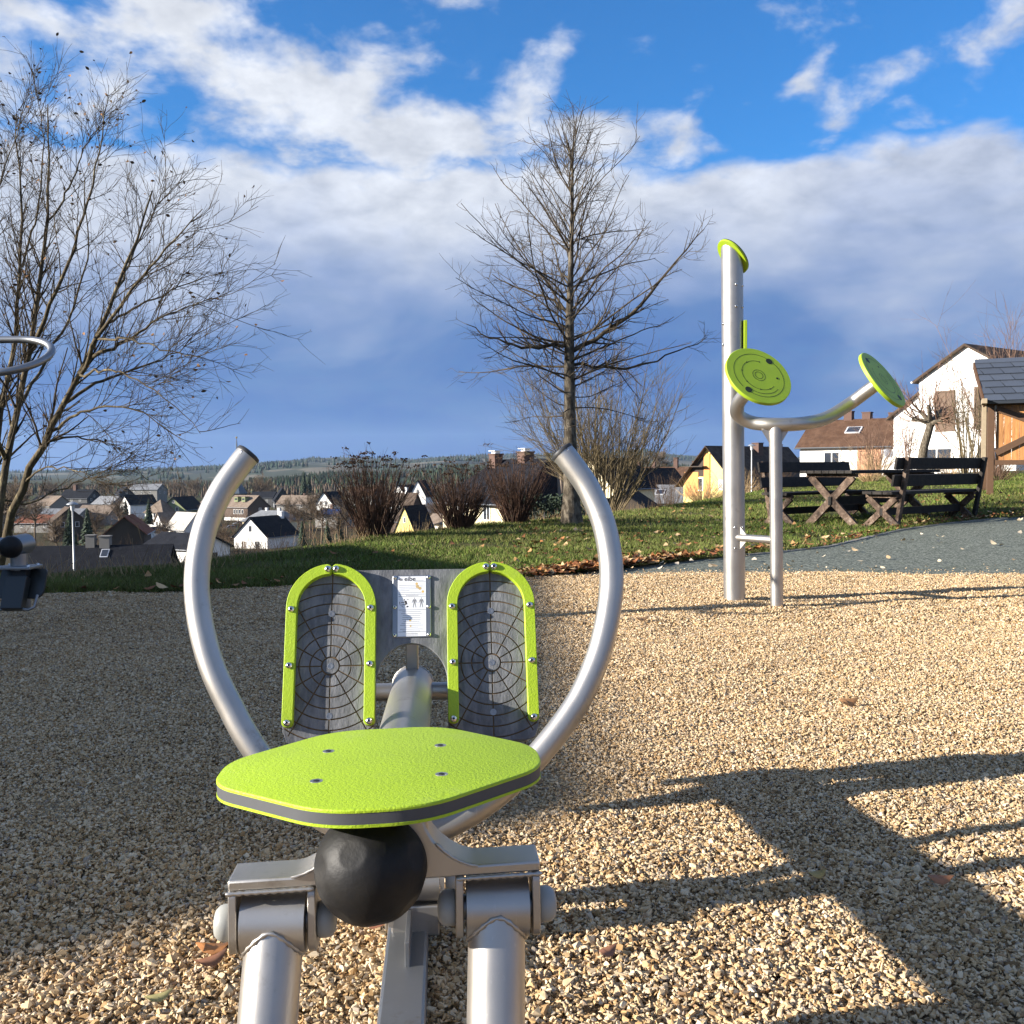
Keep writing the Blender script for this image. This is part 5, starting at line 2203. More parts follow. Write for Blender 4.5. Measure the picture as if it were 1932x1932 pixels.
b.build('side_wall_sheet', PPK, h)  # salmon sheet over the long right wall
skylight(h, 2.6, 3.4, 1.0, 1.4, 7.9, 5.0 / 4.8, 1)

h = house(1626, 898, 98, 8.0, 9.6, 3.1, 5.65, 52, PW_, RB, 'white house with brown tiled roof and roof window above the picnic table', over=0.4,
          wins=(('l', 1.6, 1.65, 1.7, 1.6), ('l', -1.6, 1.5, 0.9, 1.9, M_glass, M_shut), ('f', -0.4, 4.0, 0.9, 1.3, M_glass, M_shut)), chim=((0.2, 1.4, 0.9, 0.8), (0.3, -0.4, 0.8, 0.8), (0.2, -2.8, 0.6, 0.5)))
skylight(h, -1.9, 0.2, 1.5, 1.1, 5.65, 2.55 / 4.0, -1)
b = MB()
b.box((-4.03, -2.0, 1.3), (0.06, 2.2, 3.1))
b.build('salmon_panel', PPK, h)
b = MB()
b.lathe([(0.01, 0), (0.30, 0.06), (0.46, 0.16), (0.47, 0.17)], (-4.5, -3.9, 2.1), (-0.7, -0.6, 0.4), 18)
b.build('satellite_dish', M_metal_w, h, smooth=True)
b = MB()
b.box((0, -4.83, 0.8), (7.96, 0.06, 4.2))
b.build('gable_shade_sheet', mat('gable_shade_grey', (0.20, 0.215, 0.25), 0.8, var=0.12, vscale=2), h)  # grey tone paints the shade on the white gable

h = house(1912, 889, 65.4, 6.4, 12.0, 6.1, 8.0, -54, PW_, RBL, 'large bright white house with tall brown shutters behind bare shrubs', over=0.3,
          wins=(('f', -1.35, 3.9, 1.3, 2.6, M_shut, M_shut), ('f', 1.2, 4.0, 1.3, 2.6, M_shut, M_shut), ('f', -1.9, 0.9, 2.2, 1.4), ('f', 1.5, 0.9, 1.4, 1.4)), chim=((0.5, 4.0, 0.8, 0.7),))
b = MB()
b.add([(-5.4, -5.4, -6), (-3.22, -5.4, -6), (-3.22, -5.4, 5.3), (-5.4, -5.4, 3.8), (-5.4, 5.4, -6), (-3.22, 5.4, -6), (-3.22, 5.4, 5.3), (-5.4, 5.4, 3.8)],
      [(0, 1, 2, 3), (7, 6, 5, 4), (4, 0, 3, 7), (1, 5, 6, 2), (3, 2, 6, 7)])
b.build('side_wing', PW_, h)
b = MB()
b.add([(-5.8, -5.7, 3.65), (-3.23, -5.7, 5.45), (-3.23, 5.7, 5.45), (-5.8, 5.7, 3.65), (-5.8, -5.7, 3.5), (-3.23, -5.7, 5.3), (-3.23, 5.7, 5.3), (-5.8, 5.7, 3.5)], [(0, 1, 2, 3), (7, 6, 5, 4), (0, 4, 5, 1), (1, 5, 6, 2), (2, 6, 7, 3), (3, 7, 4, 0)])
b.build('wing_roof', RBL, h)
house(2010, 892, 78, 7, 9, 5.0, 9.6, 20, PW_, RBL, 'brown roofed house end showing behind the shelter roof', wins=(('l', 0, 6.0, 1.0, 1.2),), chim=())

# ---- beyond the lawn's edge, centre
h = house(985, 1000, 78, 8.4, 10.0, 2.6, 5.6, 38, PC, RD, 'big cream house with dark hipped roof and two chimneys behind the red-brown bushes', hip=0.35, over=0.5, deep=9,
          wins=(('l', 2.4, 1.6, 0.9, 1.3), ('l', -1.0, 1.6, 0.9, 1.3), ('f', -1.5, 1.6, 0.9, 1.3)), chim=((-0.6, 2.6, 0.85, 0.8, M_brick), (0.0, -0.5, 0.55, 0.95, M_brick)))
for (x, y) in ((-0.6, 2.6), (0.0, -0.5)):
    b = MB()
    zc_ = 5.6 - abs(x) * 0.714 + (0.85 if x else 0.55) + 0.1
    b.box((x, y, zc_ + 0.22), (0.85, 0.85, 0.06))
    b.box((x, y, zc_ + 0.08), (0.5, 0.5, 0.25))
    b.build('chimney_hood', M_metal_w, h)
b = MB()
b.add([(-1.0, -6.2, 1.6), (1.6, -6.2, 1.6), (0.3, -6.2, 4.4), (-1.0, -2.5, 1.6), (1.6, -2.5, 1.6), (0.3, -2.0, 4.4), (-1.0, -6.2, -8), (1.6, -6.2, -8), (-1.0, -2.5, -8), (1.6, -2.5, -8)],
      [(0, 1, 2), (6, 7, 1, 0), (8, 6, 0, 3), (7, 9, 4, 1)])
b.build('bay', PC, h)
b = MB()
b.add([(-1.4, -6.5, 1.35), (1.9, -6.5, 1.35), (0.3, -4.4, 4.6), (-1.4, -2.5, 1.35), (1.9, -2.5, 1.35), (0.3, -2.0, 4.6)], [(0, 1, 2), (1, 4, 5, 2), (3, 0, 2, 5)])
b.build('bay_roof', RG, h)

house(1152, 972, 120, 7, 9, 3.6, 7.0, -40, PC, RD, 'cream gabled house partly hidden behind the pale multi-stemmed shrub', wins=(('f', 0, 4.6, .9, 1.1), ('f', -1.7, 1.8, 1, 1.3), ('f', 1.7, 1.8, 1, 1.3)))
house(1226, 950, 210, 9, 14, 3.6, 7.6, -55, PW_, RD, 'house with blue-black roof between shrub and yellow house', chim=((0, -3, 1.2),))
house(1262, 938, 265, 10, 22, 3.6, 8.2, 62, PGR, RB, 'long brown tiled roof with tall chimneys left of the yellow house', chim=((-.6, 4, 1.8, .9), (0, -2, 2.4, 1.1), (0, -7, 1.4, .8)))
h = house(1232, 968, 160, 11, 14, 2.0, 4.6, 72, PGR, RS, 'low wide grey roofed building below the straw coloured shrub')
skylight(h, -2.6, 1.0, 1.5, 1.7, 4.6, 2.6 / 5.5, -1)
skylight(h, -2.6, -1.6, 1.5, 1.7, 4.6, 2.6 / 5.5, -1)
house(1185, 975, 105, 5.2, 6, 1.2, 2.9, -20, PWD, RD, 'small black gabled shed at the lawn edge under the pale shrub', cat='shed', name='shed')

# ---- the town in the valley, near to far
h = house(192, 1092, 92, 9.6, 12.0, -0.6, 3.15, 97, PGR, RD, 'nearest house showing only its big dark slate roof and two chimneys below the bank', over=0.6,
          chim=((0.1, -0.4, 0.9, 0.9, PGR), (0.1, 0.9, 1.0, 0.8, PGR)))
skylight(h, -1.0, -0.6, 0.7, 1.1, 3.15, 3.75 / 4.8, -1)
house(244, 1032, 150, 5.4, 9, 2.6, 4.9, 14, PWD, RR_, 'black boarded barn gable with red-brown roof edge above the slate roof', cat='barn', name='barn', over=0.5)
house(278, 1032, 170, 5, 7.5, 0.9, 1.5, 80, PGR, RP, 'low shed with long pale flat roof beside the black barn', cat='shed', name='shed')
house(286, 1012, 200, 4.5, 5.5, 1.2, 1.9, -10, PW_, RD, 'small white walled outbuilding under a dark flat roof', cat='shed', name='shed')
h = house(352, 1066, 118, 6.4, 8, 2.4, 3.9, 58, PW_, RD, 'bluish white house wall in shade beside the left handle', wins=(('f', -1.4, 1.2, .8, .8, M_glass, M_shut), ('f', 0.8, 1.2, .8, .8, M_glass, M_shut)))
h = house(504, 1047, 168, 6.9, 8.6, 3.6, 6.7, -24, PW_, RD, 'bright white gabled house with black roof above the lawn edge', over=0.3,
          wins=(('f', 0.0, 4.75, .7, 1.1), ('f', -1.4, 1.9, 1.0, 1.6, M_shut), ('f', 1.4, 1.9, 1.0, 1.6)), chim=((0.3, 3.6, 0.8, .8, PW_),))
h = house(514, 1004, 225, 8.0, 10.5, 2.9, 5.0, 66, PC, RS, 'pale yellow house with grey hipped roof behind the bright white gabled house', hip=0.4,
          wins=(('l', 3.2, 1.7, 1.1, 1.9), ('l', 1.2, 1.9, 1.1, 1.4), ('l', -1, 1.9, 1.1, 1.4)), chim=((0, 1.5, .5, .5, PW_), (0, -2.0, .5, .5, PW_)))
h = house(467, 992, 285, 8.6, 9.5, 5.7, 8.9, 58, PB, RG, 'large brown shingled house with white ground floor and dormers right of the left handle', over=0.3,
          wins=[('l', u_, 4.3, .75, 1.3) for u_ in (0.6, -0.5, -1.6, -2.7)] + [('f', 0.5, 4.5, 1.0, 1.6)])
b = MB()
b.box((0, 0, -1.2), (8.75, 9.65, 7.6))
b.build('ground_floor', PW_, h)
dormer(h, -2.1, 1.4, 1.4, 0.9, 8.9, 3.2 / 4.3, -1, PG, RG)
dormer(h, -2.1, -1.6, 1.4, 0.9, 8.9, 3.2 / 4.3, -1, PG, RG)
h = house(346, 982, 250, 6.6, 9, 3.2, 6.1, -12, PG, RD, 'olive green gabled house in the town', over=0.4,
          wins=(('f', 0, 4.9, .6, .7), ('f', -1.05, 3.1, .9, 1.1), ('f', 1.0, 3.1, .9, 1.1), ('f', -1.9, 0.9, .9, 1.2), ('f', 1.6, 0.9, .9, 1.2)))
house(305, 985, 245, 5.4, 5.6, 2.9, 5.6, -20, PW_, RG, 'white house with steep brown pyramid roof left of the olive house', hip=0.9, wins=(('f', 0.2, 1.8, .7, 1.2), ('f', 1.8, 1.8, .5, 1.2)))
house(262, 968, 300, 5.4, 9, 3.0, 5.6, -38, PW_, RD, 'small white gable with black roof left of the pyramid roofed house', wins=(('f', 0, 3, .7, .9),))
house(329, 1000, 215, 3.8, 7, 2.2, 4.0, -48, PW_, RG, 'narrow white house with grey-brown roof below the olive house', wins=())
h = house(353, 1006, 205, 5.6, 7, 1.2, 4.4, 50, PW_, RP, 'white house with pale sheet roof touching the left handle', wins=(('f', 0.5, 1.2, .8, .9),))
house(402, 966, 340, 6, 9, 3.0, 5.4, 40, PW_, RG, 'house with small brown roof behind the left handle', chim=((0, 0, .8),))
house(565, 962, 335, 8, 13, 2.2, 5.0, 70, PGR, RG, 'broad brown roof standing behind the grey hipped roof', chim=((0, -2, .6), (0.3, 3, .6)))
house(532, 960, 375, 6, 6, 3.6, 8.0, 20, PK, RD, 'tall black slated house with peaked roof in the town centre', chim=((0.4, 0, .9),))
house(500, 952, 390, 6, 10, 3, 5.2, 75, PK, RD, 'low black slate roof beside the tall peaked one')
h = house(624, 972, 290, 5.6, 8, 3.6, 7.0, -18, PW_, RD, 'white gable with two windows left of the red-brown bushes', wins=(('f', -0.9, 3.7, .8, 1.2), ('f', 0.7, 3.7, .8, 1.2)))
h = house(632, 985, 240, 6, 7.5, 1.6, 3.4, 62, PGR, RD, 'low roof carrying blue solar panels below the white gable', chim=((0, 0.8, .9, .7),))
for k in range(3):
    b = MB()
    sl_ = 1.8 / 3
    up = Vector((1.0, 0, sl_)).normalized()
    nr_ = Vector((-sl_, 0, 1)).normalized()
    rotm = Matrix((Vector((0, 1, 0)), up, nr_)).transposed()
    b.box(Vector((-1.6, -1.9 + k * 1.9, 3.4 - 1.6 * sl_ + 0.16)), (1.75, 2.2, 0.08), rotm)
    b.build('solar_panel', M_solar, h)
h = house(766, 955, 330, 6.4, 9, 3.2, 7.2, -26, PW_, RD, 'left one of two white gables between the red-brown bushes', over=0.25, wins=())
h = house(796, 955, 325, 5.4, 9, 3.6, 8.6, -12, PW_, RD, 'right pointed one of two white gables between the red-brown bushes', over=0.25, wins=(('f', 0, 4.9, .9, 1.4),))
h = house(762, 1000, 215, 6, 8, 2.6, 8.2, 52, PB, RBL, 'steep brown house in front of the two white gables', wins=(('l', 1, 5, .6, .9), ('l', -1.5, 5, .6, .9)), chim=((0, -1, 1.1, .5, M_metal_w),))
house(783, 1012, 135, 3.4, 5, 0.8, 4.3, -28, PY, RD, 'narrow golden yellow gable between the first two bushes', wins=(('f', 0, 2.4, .35, .8),), over=0.15)
house(848, 1004, 140, 4, 5, 1.5, 2.6, 60, PW_, RG, 'low pale shed glimpsed under the middle bush', cat='shed', name='shed')
# left, seen through the twigs of the near tree
house(95, 966, 300, 8, 11, 2.2, 5.0, 60, PGR, RG, 'tan brown roof with dark dormer behind the left tree', chim=((0, 2, .8),), wins=(('l', -1, 1, 1.6, 1),))
house(110, 978, 260, 8, 15, 1.0, 2.6, 85, PGR, RS, 'long low grey roof behind the left tree')
house(88, 994, 230, 8, 11, 1.2, 2.9, 78, PGR, RR_, 'flat maroon roof with a pale edge left of the street lamp')
house(152, 972, 270, 3.6, 5, 1.6, 3.2, -30, PW_, RG, 'tiny white gable peeping out beside the lamp hood', wins=(('f', 0, 1.6, .6, .7),))
house(188, 978, 265, 8, 9.5, 1.0, 3.6, 80, PGR, RG, 'plain brown roof right of the street lamp')
house(208, 958, 330, 7, 9, 1.6, 3.9, 62, PGR, RS, 'blue-grey roof catching the light above the brown roof')
house(152, 950, 360, 8, 12, 2.2, 5.2, 75, PK, RD, 'dark roof with square chimney at the back of the town', chim=((0, 2, 1.6, 1.2),))
house(128, 1000, 195, 6, 8, 2.0, 4.6, 30, PWD, RBL, 'dark timber house behind the conifers left')
house(30, 1000, 240, 9, 10, 3.0, 6.4, 30, PGR, RG, 'grey house half hidden by the leaning trunks')
house(280, 935, 460, 9, 14, 3, 5.5, 80, PGR, RS, 'flat grey hall roof at the edge of the woods')
house(235, 945, 420, 6, 8, 3, 6, 35, PK, RD, 'slated house with dark pointed roof far behind the barn')
house(430, 948, 450, 7, 10, 3, 5.6, -40, PW_, RD, 'far white house beside the church')
house(690, 950, 400, 8, 12, 3.5, 6.8, 62, PGR, RB, 'brown roofed house hidden behind the first red-brown bush')
house(1018, 945, 300, 9, 12, 3, 6, 60, PGR, RD, 'dark roof behind the centre tree trunk')

# ---- church
p = at(449, 965, 420)
ch = thing('church', 'church with slate pyramid roof and thin spire behind the left handle', 'church', (p.x, p.y, p.z), R(25))
b = MB()
b.box((0, 0, 1.5), (5.0, 5.0, 14))
b.build('tower', PGR, ch)
zt_ = at(455, 931, 420).z - p.z
zm = at(455, 905, 420).z - p.z
zz_ = at(451, 822, 420).z - p.z
M_copper = mat('blue_slate_spire', (0.085, 0.105, 0.125), 0.5, var=0.2, vscale=1)
b = MB()
b.lathe([(4.2, zt_), (2.2, zt_ + (zm - zt_) * 0.55), (0.75, zm), (0.55, zm + 2), (0.30, zz_ - 4.2), (0.10, zz_ - 1.2)], (0, 0, 0), (0, 0, 1), 8)
b.build('spire', M_copper, ch)
b = MB()
b.lathe([(0.02, 0), (0.38, 0.25), (0.45, 0.5), (0.3, 0.8), (0.05, 1.0)], (0, 0, zz_ - 1.3), (0, 0, 1), 12)
b.build('gilded_ball', mat('gilding', (0.7, 0.5, 0.2), 0.3, metal=0.8), ch, smooth=True)


# ---- parked cars in the valley
def car(px, py, Y, rot, col, label):
    p = at(px, py, Y)
    t = thing('parked_car', label, 'car', p, R(rot))
    m = mat('car_paint_%d' % px, col, 0.25, metal=0.4, coat=0.5)
    prof = [(-2.1, 0.35), (-2.15, 0.75), (-1.9, 0.95), (-1.35, 1.0), (-0.85, 1.42), (0.55, 1.46), (1.25, 1.02), (2.0, 0.86), (2.15, 0.6), (2.1, 0.35)]
    b = MB()
    b.prism(prof[::-1], [(0.05, -0.85), (0.0, -0.75), (0.0, 0.75), (0.05, 0.85)], lambda s, t_, h_: Vector((s, h_, t_)))
    b.build('body', m, t, bevel=0.05)
    for sy in (-1, 1):
        b = MB()
        b.prism([(-0.80, 1.36), (-1.2, 1.02), (1.1, 1.02), (0.5, 1.40)], [(0, sy * 0.83), (0, sy * 0.86)] if sy > 0 else [(0, -0.86), (0, -0.83)], lambda s, t_, h_: Vector((s, h_, t_)))
        b.build('side_window', M_glass, t)
        for sx in (-1.3, 1.3):
            b = MB()
            b.lathe([(0.33, 0), (0.34, 0.05), (0.34, 0.2), (0.30, 0.22)], (sx, sy * 0.68, 0.33), (0, sy, 0), 18)
            wh = b.build('wheel', M_rubber, t, smooth=True, auto=40)
            b = MB()
            b.lathe([(0.2, 0), (0.19, 0.02)], (sx, sy * 0.90, 0.33), (0, sy, 0), 14)
            b.build('rim', M_steel2, wh)
    b = MB()
    b.prism([(0.58, 1.42), (1.22, 1.04), (1.26, 1.06), (0.62, 1.45)], [(0, -0.68), (0, 0.68)], lambda s, t_, h_: Vector((s, h_, t_)))
    b.build('windscreen', M_glass, t)
    for sy in (-0.6, 0.6):
        b = MB()
        b.box((2.10, sy, 0.68), (0.1, 0.3, 0.16))
        b.build('headlight', M_lamp_glass, t, bevel=0.02)


car(438, 1002, 240, 18, (0.22, 0.27, 0.34), 'silver-blue car parked below the brown shingled house')
car(455, 993, 262, 12, (0.65, 0.66, 0.67), 'white car parked behind the silver-blue one')

# ---- unseen building beyond the left picture edge, shaped to throw the broad gravel shade
HX, HR = -14.0, 4.79
p0 = (HX, 0, 0)
ch = thing('shade_building', 'unseen low building with hipped roof left of the view, shaped for its shade', 'building', (0, 0, 0))
hw, ev = 3.6, 3.0
b = MB()
ya, yb = -0.75, 8.4
v = [(HX - hw, ya, -1), (HX + hw, ya, -1), (HX + hw, yb, -1), (HX - hw, yb, -1), (HX - hw, ya, ev), (HX + hw, ya, ev), (HX + hw, yb, ev), (HX - hw, yb, ev), (HX, ya, HR - 0.1)]
b.add(v, [(0, 1, 5, 8, 4), (1, 2, 6, 5), (2, 3, 7, 6), (3, 0, 4, 7)])
b.build('wall', PC, ch)
b = MB()
v = [(HX - hw - .4, ya - .3, ev - .2), (HX, ya - .3, HR), (HX + hw + .4, ya - .3, ev - .2), (HX - hw - .4, yb + .3, ev - .2), (HX, 4.0, HR), (HX + hw + .4, yb + .3, ev - .2)]
b.add(v + [(x, y, z - 0.15) for x, y, z in v], [(0, 1, 4, 3), (1, 2, 5, 4), (3, 4, 5), (6, 9, 10, 7), (7, 10, 11, 8), (9, 11, 10), (0, 6, 7, 1), (1, 7, 8, 2), (2, 8, 11, 5), (5, 11, 9, 3), (3, 9, 6, 0)])
b.build('roof', RB, ch)
for y in (1.0, 3.7, 6.4):
    b = MB()
    b.box((HX + hw + 0.02, y, 1.6), (0.08, 1.3, 1.3))
    wo = b.build('window', M_frame, ch)
    b = MB()
    b.box((HX + hw + 0.05, y, 1.6), (0.06, 1.1, 1.1))
    b.build('pane', M_glass, wo)

# ================================================================== trees and shrubs
def unit(v):
    return v / (np.linalg.norm(v) + 1e-9)


def grow(rs, p, d, L, n, wander, trop):
    pts = [p]
    d = unit(d)
    step = L / n
    for i in range(n):
        d = unit(d + rs.normal(0, wander, 3) + np.array((0, 0, trop)))
        p = p + d * step
        pts.append(p)
    return np.array(pts)


def tubes_mesh(name, lines, material, parent=None):
    """lines: [(points, radii, sides)] -> one mesh of open tubes"""
    V, F3 = [], []
    off = 0
    for pts, rad, sides in lines:
        n = len(pts)
        tg = np.gradient(pts, axis=0)
        tg /= np.linalg.norm(tg, axis=1)[:, None] + 1e-9
        ref = np.array((0.31, 0.22, 0.92)) if abs(tg[0, 2]) < 0.8 else np.array((0.95, 0.2, 0.1))
        x = np.cross(tg, ref)
        x /= np.linalg.norm(x, axis=1)[:, None] + 1e-9
        y = np.cross(tg, x)
        a = np.arange(sides) * 2 * np.pi / sides
        ring = pts[:, None, :] + (x[:, None, :] * np.cos(a)[None, :, None] + y[:, None, :] * np.sin(a)[None, :, None]) * rad[:, None, None]
        V.append(ring.reshape(-1, 3))
        i = np.arange(n - 1)[:, None]
        k = np.arange(sides)[None, :]
        k2 = (k + 1) % sides
        f = np.stack([i * sides + k, i * sides + k2, (i + 1) * sides + k2, (i + 1) * sides + k], -1).reshape(-1, 4) + off
        F3.append(f)
        off += n * sides
    return np_mesh(name, np.concatenate(V), np.concatenate(F3), material, parent=parent, smooth=True)


def resample(pts, n):
    pts = np.array(pts, float)
    s = np.concatenate([[0], np.cumsum(np.linalg.norm(np.diff(pts, axis=0), axis=1))])
    t = np.linspace(0, s[-1], n)
    out = np.stack([np.interp(t, s, pts[:, k]) for k in range(3)], -1)
    # round the bends
    for _ in range(2):
        out[1:-1] = 0.25 * out[:-2] + 0.5 * out[1:-1] + 0.25 * out[2:]
    return out


def side_dirs(rs, tg, ang):
    r = rs.normal(0, 1, 3)
    q = unit(np.cross(tg, r))
    return unit(tg * math.cos(ang) + q * math.sin(ang))


def ramify(rs, parents, per_m, t0, t1, ang, ang_sd, length, taper, r_rat, rmin, nseg, wander, trop, sides, lmax=None, minr=0.0, bias=None):
    """children along each parent line"""
    out = []
    for pts, rad, _ in parents:
        L = np.sum(np.linalg.norm(np.diff(pts, axis=0), axis=1))
        cnt = rs.poisson(per_m * L * (t1 - t0))
        for _k in range(cnt):
            t = rs.uniform(t0, t1)
            f = t * (len(pts) - 1)
            i = min(int(f), len(pts) - 2)
            p = pts[i] + (pts[i + 1] - pts[i]) * (f - i)
            tg = unit(pts[i + 1] - pts[i])
            d = side_dirs(rs, tg, math.radians(rs.normal(ang, ang_sd)))
            if bias is not None:
                d = unit(d + bias)
            Lc = length * rs.lognormal(0, 0.3) * (1 - taper * t)
            if lmax:
                Lc = min(Lc, lmax)
            rp = rad[i]
            r0 = max(rmin, rp * r_rat)
            q = grow(rs, p, d, Lc, nseg, wander, trop)
            out.append((q, np.linspace(r0, max(rmin * 0.55, r0 * 0.35), nseg + 1), sides))
    return out


def bark(name, c1, c2, scale=14.0, bump=0.8, thr=(0.4, 0.62)):
    return mat(name, c1, 0.9, base2=c2, var=0.35, vscale=scale, bump=bump, bscale=50, spec=0.2, stretch=(1, 1, 0.5), thr=thr)


M_bark_l = bark('lichened_pale_bark', (0.085, 0.065, 0.038), (0.23, 0.185, 0.10), 16.0, 0.8, (0.50, 0.70))
M_twig_l = bark('dark_twig_bark', (0.034, 0.025, 0.016), (0.085, 0.065, 0.038), 9.0, 0.3)
M_bark_c = bark('oak_grey_bark', (0.060, 0.048, 0.034), (0.155, 0.130, 0.095), 18.0)
M_twig_c = bark('oak_twig_bark', (0.040, 0.030, 0.020), (0.11, 0.085, 0.055), 6.0, 0.3)
M_hyd = bark('red_brown_stem', (0.042, 0.025, 0.017), (0.10, 0.056, 0.037), 8.0, 0.3)
M_head = bark('dry_flower_head', (0.045, 0.028, 0.018), (0.085, 0.05, 0.03), 8.0, 0.3)
M_willow = bark('olive_brown_stem', (0.085, 0.066, 0.040), (0.175, 0.135, 0.075), 5.0, 0.3)
M_straw = bark('straw_stem', (0.30, 0.20, 0.10), (0.46, 0.33, 0.18), 5.0, 0.3)
M_pink = bark('pinkish_twig', (0.16, 0.095, 0.065), (0.27, 0.17, 0.12), 4.0, 0.3)
M_brown = bark('brown_scrub_twig', (0.075, 0.048, 0.030), (0.14, 0.09, 0.055), 3.0, 0.3)

# ---- near tree at the left: several leaning stems, fine twigs, a few withered leaves
rs = np.random.default_rng(21)
base = at(-14, 1010, 11.8)
bz = gzf(base.x, base.y)
lt = thing('bare_tree', 'multi-stemmed bare tree with lichened trunks and few withered leaves at the left edge', 'tree', (base.x, base.y, bz))
B_ = np.array((base.x, base.y, bz))


def path_px(pp):
    return np.array([np.array(at(x, y, Yv)) for x, y, Yv in pp]) - B_


stems = []
for pp, r0, r1 in (
        ([(-6, 1090, 11.9), (8, 1000, 11.8), (62, 895, 11.6), (104, 815, 11.5), (150, 735, 11.4), (192, 672, 11.3), (228, 590, 11.3), (285, 470, 11.4), (330, 375, 11.5), (350, 300, 11.6)], 0.072, 0.012),
        ([(-16, 1090, 11.9), (-4, 960, 12.0), (14, 850, 12.1), (40, 745, 12.2), (62, 640, 12.3), (88, 500, 12.4), (100, 380, 12.5), (112, 230, 12.6), (104, 130, 12.6)], 0.068, 0.009),
        ([(-22, 1090, 11.9), (-20, 900, 12.3), (0, 745, 12.5), (28, 610, 12.7), (44, 460, 12.8), (40, 300, 12.9), (28, 150, 13.0)], 0.060, 0.008),
        ([(62, 640, 12.3), (110, 540, 12.0), (160, 450, 11.9), (200, 330, 11.8), (232, 220, 11.8), (243, 120, 11.8)], 0.036, 0.006),
        ([(192, 672, 11.3), (232, 600, 11.0), (300, 520, 10.8), (372, 440, 10.7), (440, 372, 10.6), (478, 335, 10.6)], 0.036, 0.006),
        ([(206, 640, 11.3), (262, 622, 11.1), (340, 580, 10.9), (420, 540, 10.8), (495, 515, 10.8)], 0.030, 0.005),
        ([(150, 735, 11.4), (220, 690, 11.6), (300, 668, 11.8), (380, 640, 11.9), (450, 600, 12.0)], 0.028, 0.005),
        ([(120, 790, 11.5), (200, 745, 11.2), (290, 735, 11.0), (360, 760, 11.0), (425, 810, 10.9)], 0.024, 0.004),
        ([(104, 815, 11.5), (170, 800, 11.9), (240, 810, 12.1), (310, 860, 12.2)], 0.020, 0.004),
        ([(40, 745, 12.2), (90, 660, 12.8), (150, 560, 13.2), (190, 430, 13.4), (170, 250, 13.5)], 0.030, 0.005),
        ([(14, 850, 12.1), (-30, 740, 11.5), (-80, 600, 11.2), (-110, 430, 11.0), (-120, 250, 11.0)], 0.040, 0.006),
        ([(0, 745, 12.5), (-60, 560, 12.8), (-40, 400, 12.8), (10, 250, 12.8), (60, 120, 12.8)], 0.030, 0.005),
        ([(62, 895, 11.6), (110, 860, 11.3), (190, 868, 11.0), (262, 900, 10.9)], 0.016, 0.004),
        ([(228, 590, 11.3), (290, 545, 11.9), (360, 520, 12.2), (440, 480, 12.4), (492, 470, 12.5)], 0.024, 0.004),
        ([(262, 520, 11.4), (300, 430, 12.0), (340, 350, 12.3), (400, 280, 12.5)], 0.022, 0.004),
        ([(190, 675, 11.3), (270, 660, 10.6), (350, 690, 10.3), (430, 740, 10.2), (480, 790, 10.2)], 0.020, 0.004),
        ([(100, 380, 12.5), (150, 300, 12.8), (190, 200, 13.0), (250, 150, 13.1)], 0.020, 0.004),
        ([(232, 600, 11.0), (320, 600, 10.4), (400, 620, 10.2), (485, 640, 10.1)], 0.020, 0.004),
        ([(44, 460, 12.8), (80, 330, 13.2), (90, 200, 13.4), (60, 60, 13.5)], 0.020, 0.004),
        ([(-10, 930, 12), (60, 940, 12.3), (140, 905, 12.6), (230, 868, 12.8), (300, 840, 12.9)], 0.018, 0.004)):
    q = resample(path_px(pp), 18)
    q = q * np.array((0.84, 0.95, 0.93))
    q[1:] += rs.normal(0, 0.012, (17, 3))
    stems.append((q, np.linspace(r0 * 0.78, r1 * 0.7, 18), 10))
tubes_mesh('trunk', stems, M_bark_l, lt)
l1 = ramify(rs, stems, 9.0, 0.22, 1.0, 36, 12, 0.68, 0.30, 0.40, 0.0044, 8, 0.075, 0.030, 6, bias=np.array((0.10, -0.05, 0.18)))
l2 = ramify(rs, l1, 8.6, 0.15, 1.0, 36, 13, 0.44, 0.35, 0.55, 0.0030, 6, 0.08, 0.035, 3)
l3 = ramify(rs, l2, 7.6, 0.10, 1.0, 34, 13, 0.24, 0.3, 0.6, 0.0023, 4, 0.10, 0.035, 3)
tubes_mesh('crown', l1 + l2 + l3, M_twig_l, lt)
ends = [q[0][-1] for q in l3 if True]
rs.shuffle(ends)
pos = [tuple(e) for e in ends[:330]]
# leaves cling mostly high up and at the outer tips
pos += [tuple(e) for e in ends[330:2200] if e[2] > 5.2][:170]
kind(leaf_cloud('leaves', pos, 0.023, [(0.10, 0.055, 0.025), (0.16, 0.085, 0.035), (0.07, 0.045, 0.022), (0.24, 0.12, 0.045)], M_leaf, flat=False, parent=lt), 'stuff')

# ---- centre tree: straight leader, tiers of fine branches
rs = np.random.default_rng(5)
CY = 14.9
cb_ = at(1079, 997, CY)
cz = gzf(cb_.x, cb_.y)
ct = thing('bare_tree', 'young bare oak with straight trunk and dense fine twigs on the lawn', 'tree', (cb_.x, cb_.y, cz))
C_ = np.array((cb_.x, cb_.y, cz))
lead = np.array([np.array(at(x, y, CY)) for x, y in ((1079, 1003), (1077, 900), (1075, 780), (1074, 660), (1076, 540), (1079, 420), (1081, 320), (1078, 285), (1066, 250))]) - C_
lead[0, 2] = -0.15
lead = resample(lead, 30)
hs = lead[:, 2]
H_ = hs.max()
rad = np.interp(hs, [-.2, 0.12, 0.5, 1.6, 2.7, 3.6, 4.6, 5.6, H_], [0.20, 0.165, 0.118, 0.088, 0.076, 0.048, 0.026, 0.012, 0.005])
trunk = [(lead, rad, 14)]
tubes_mesh('trunk', trunk, M_bark_c, ct)
lim = []
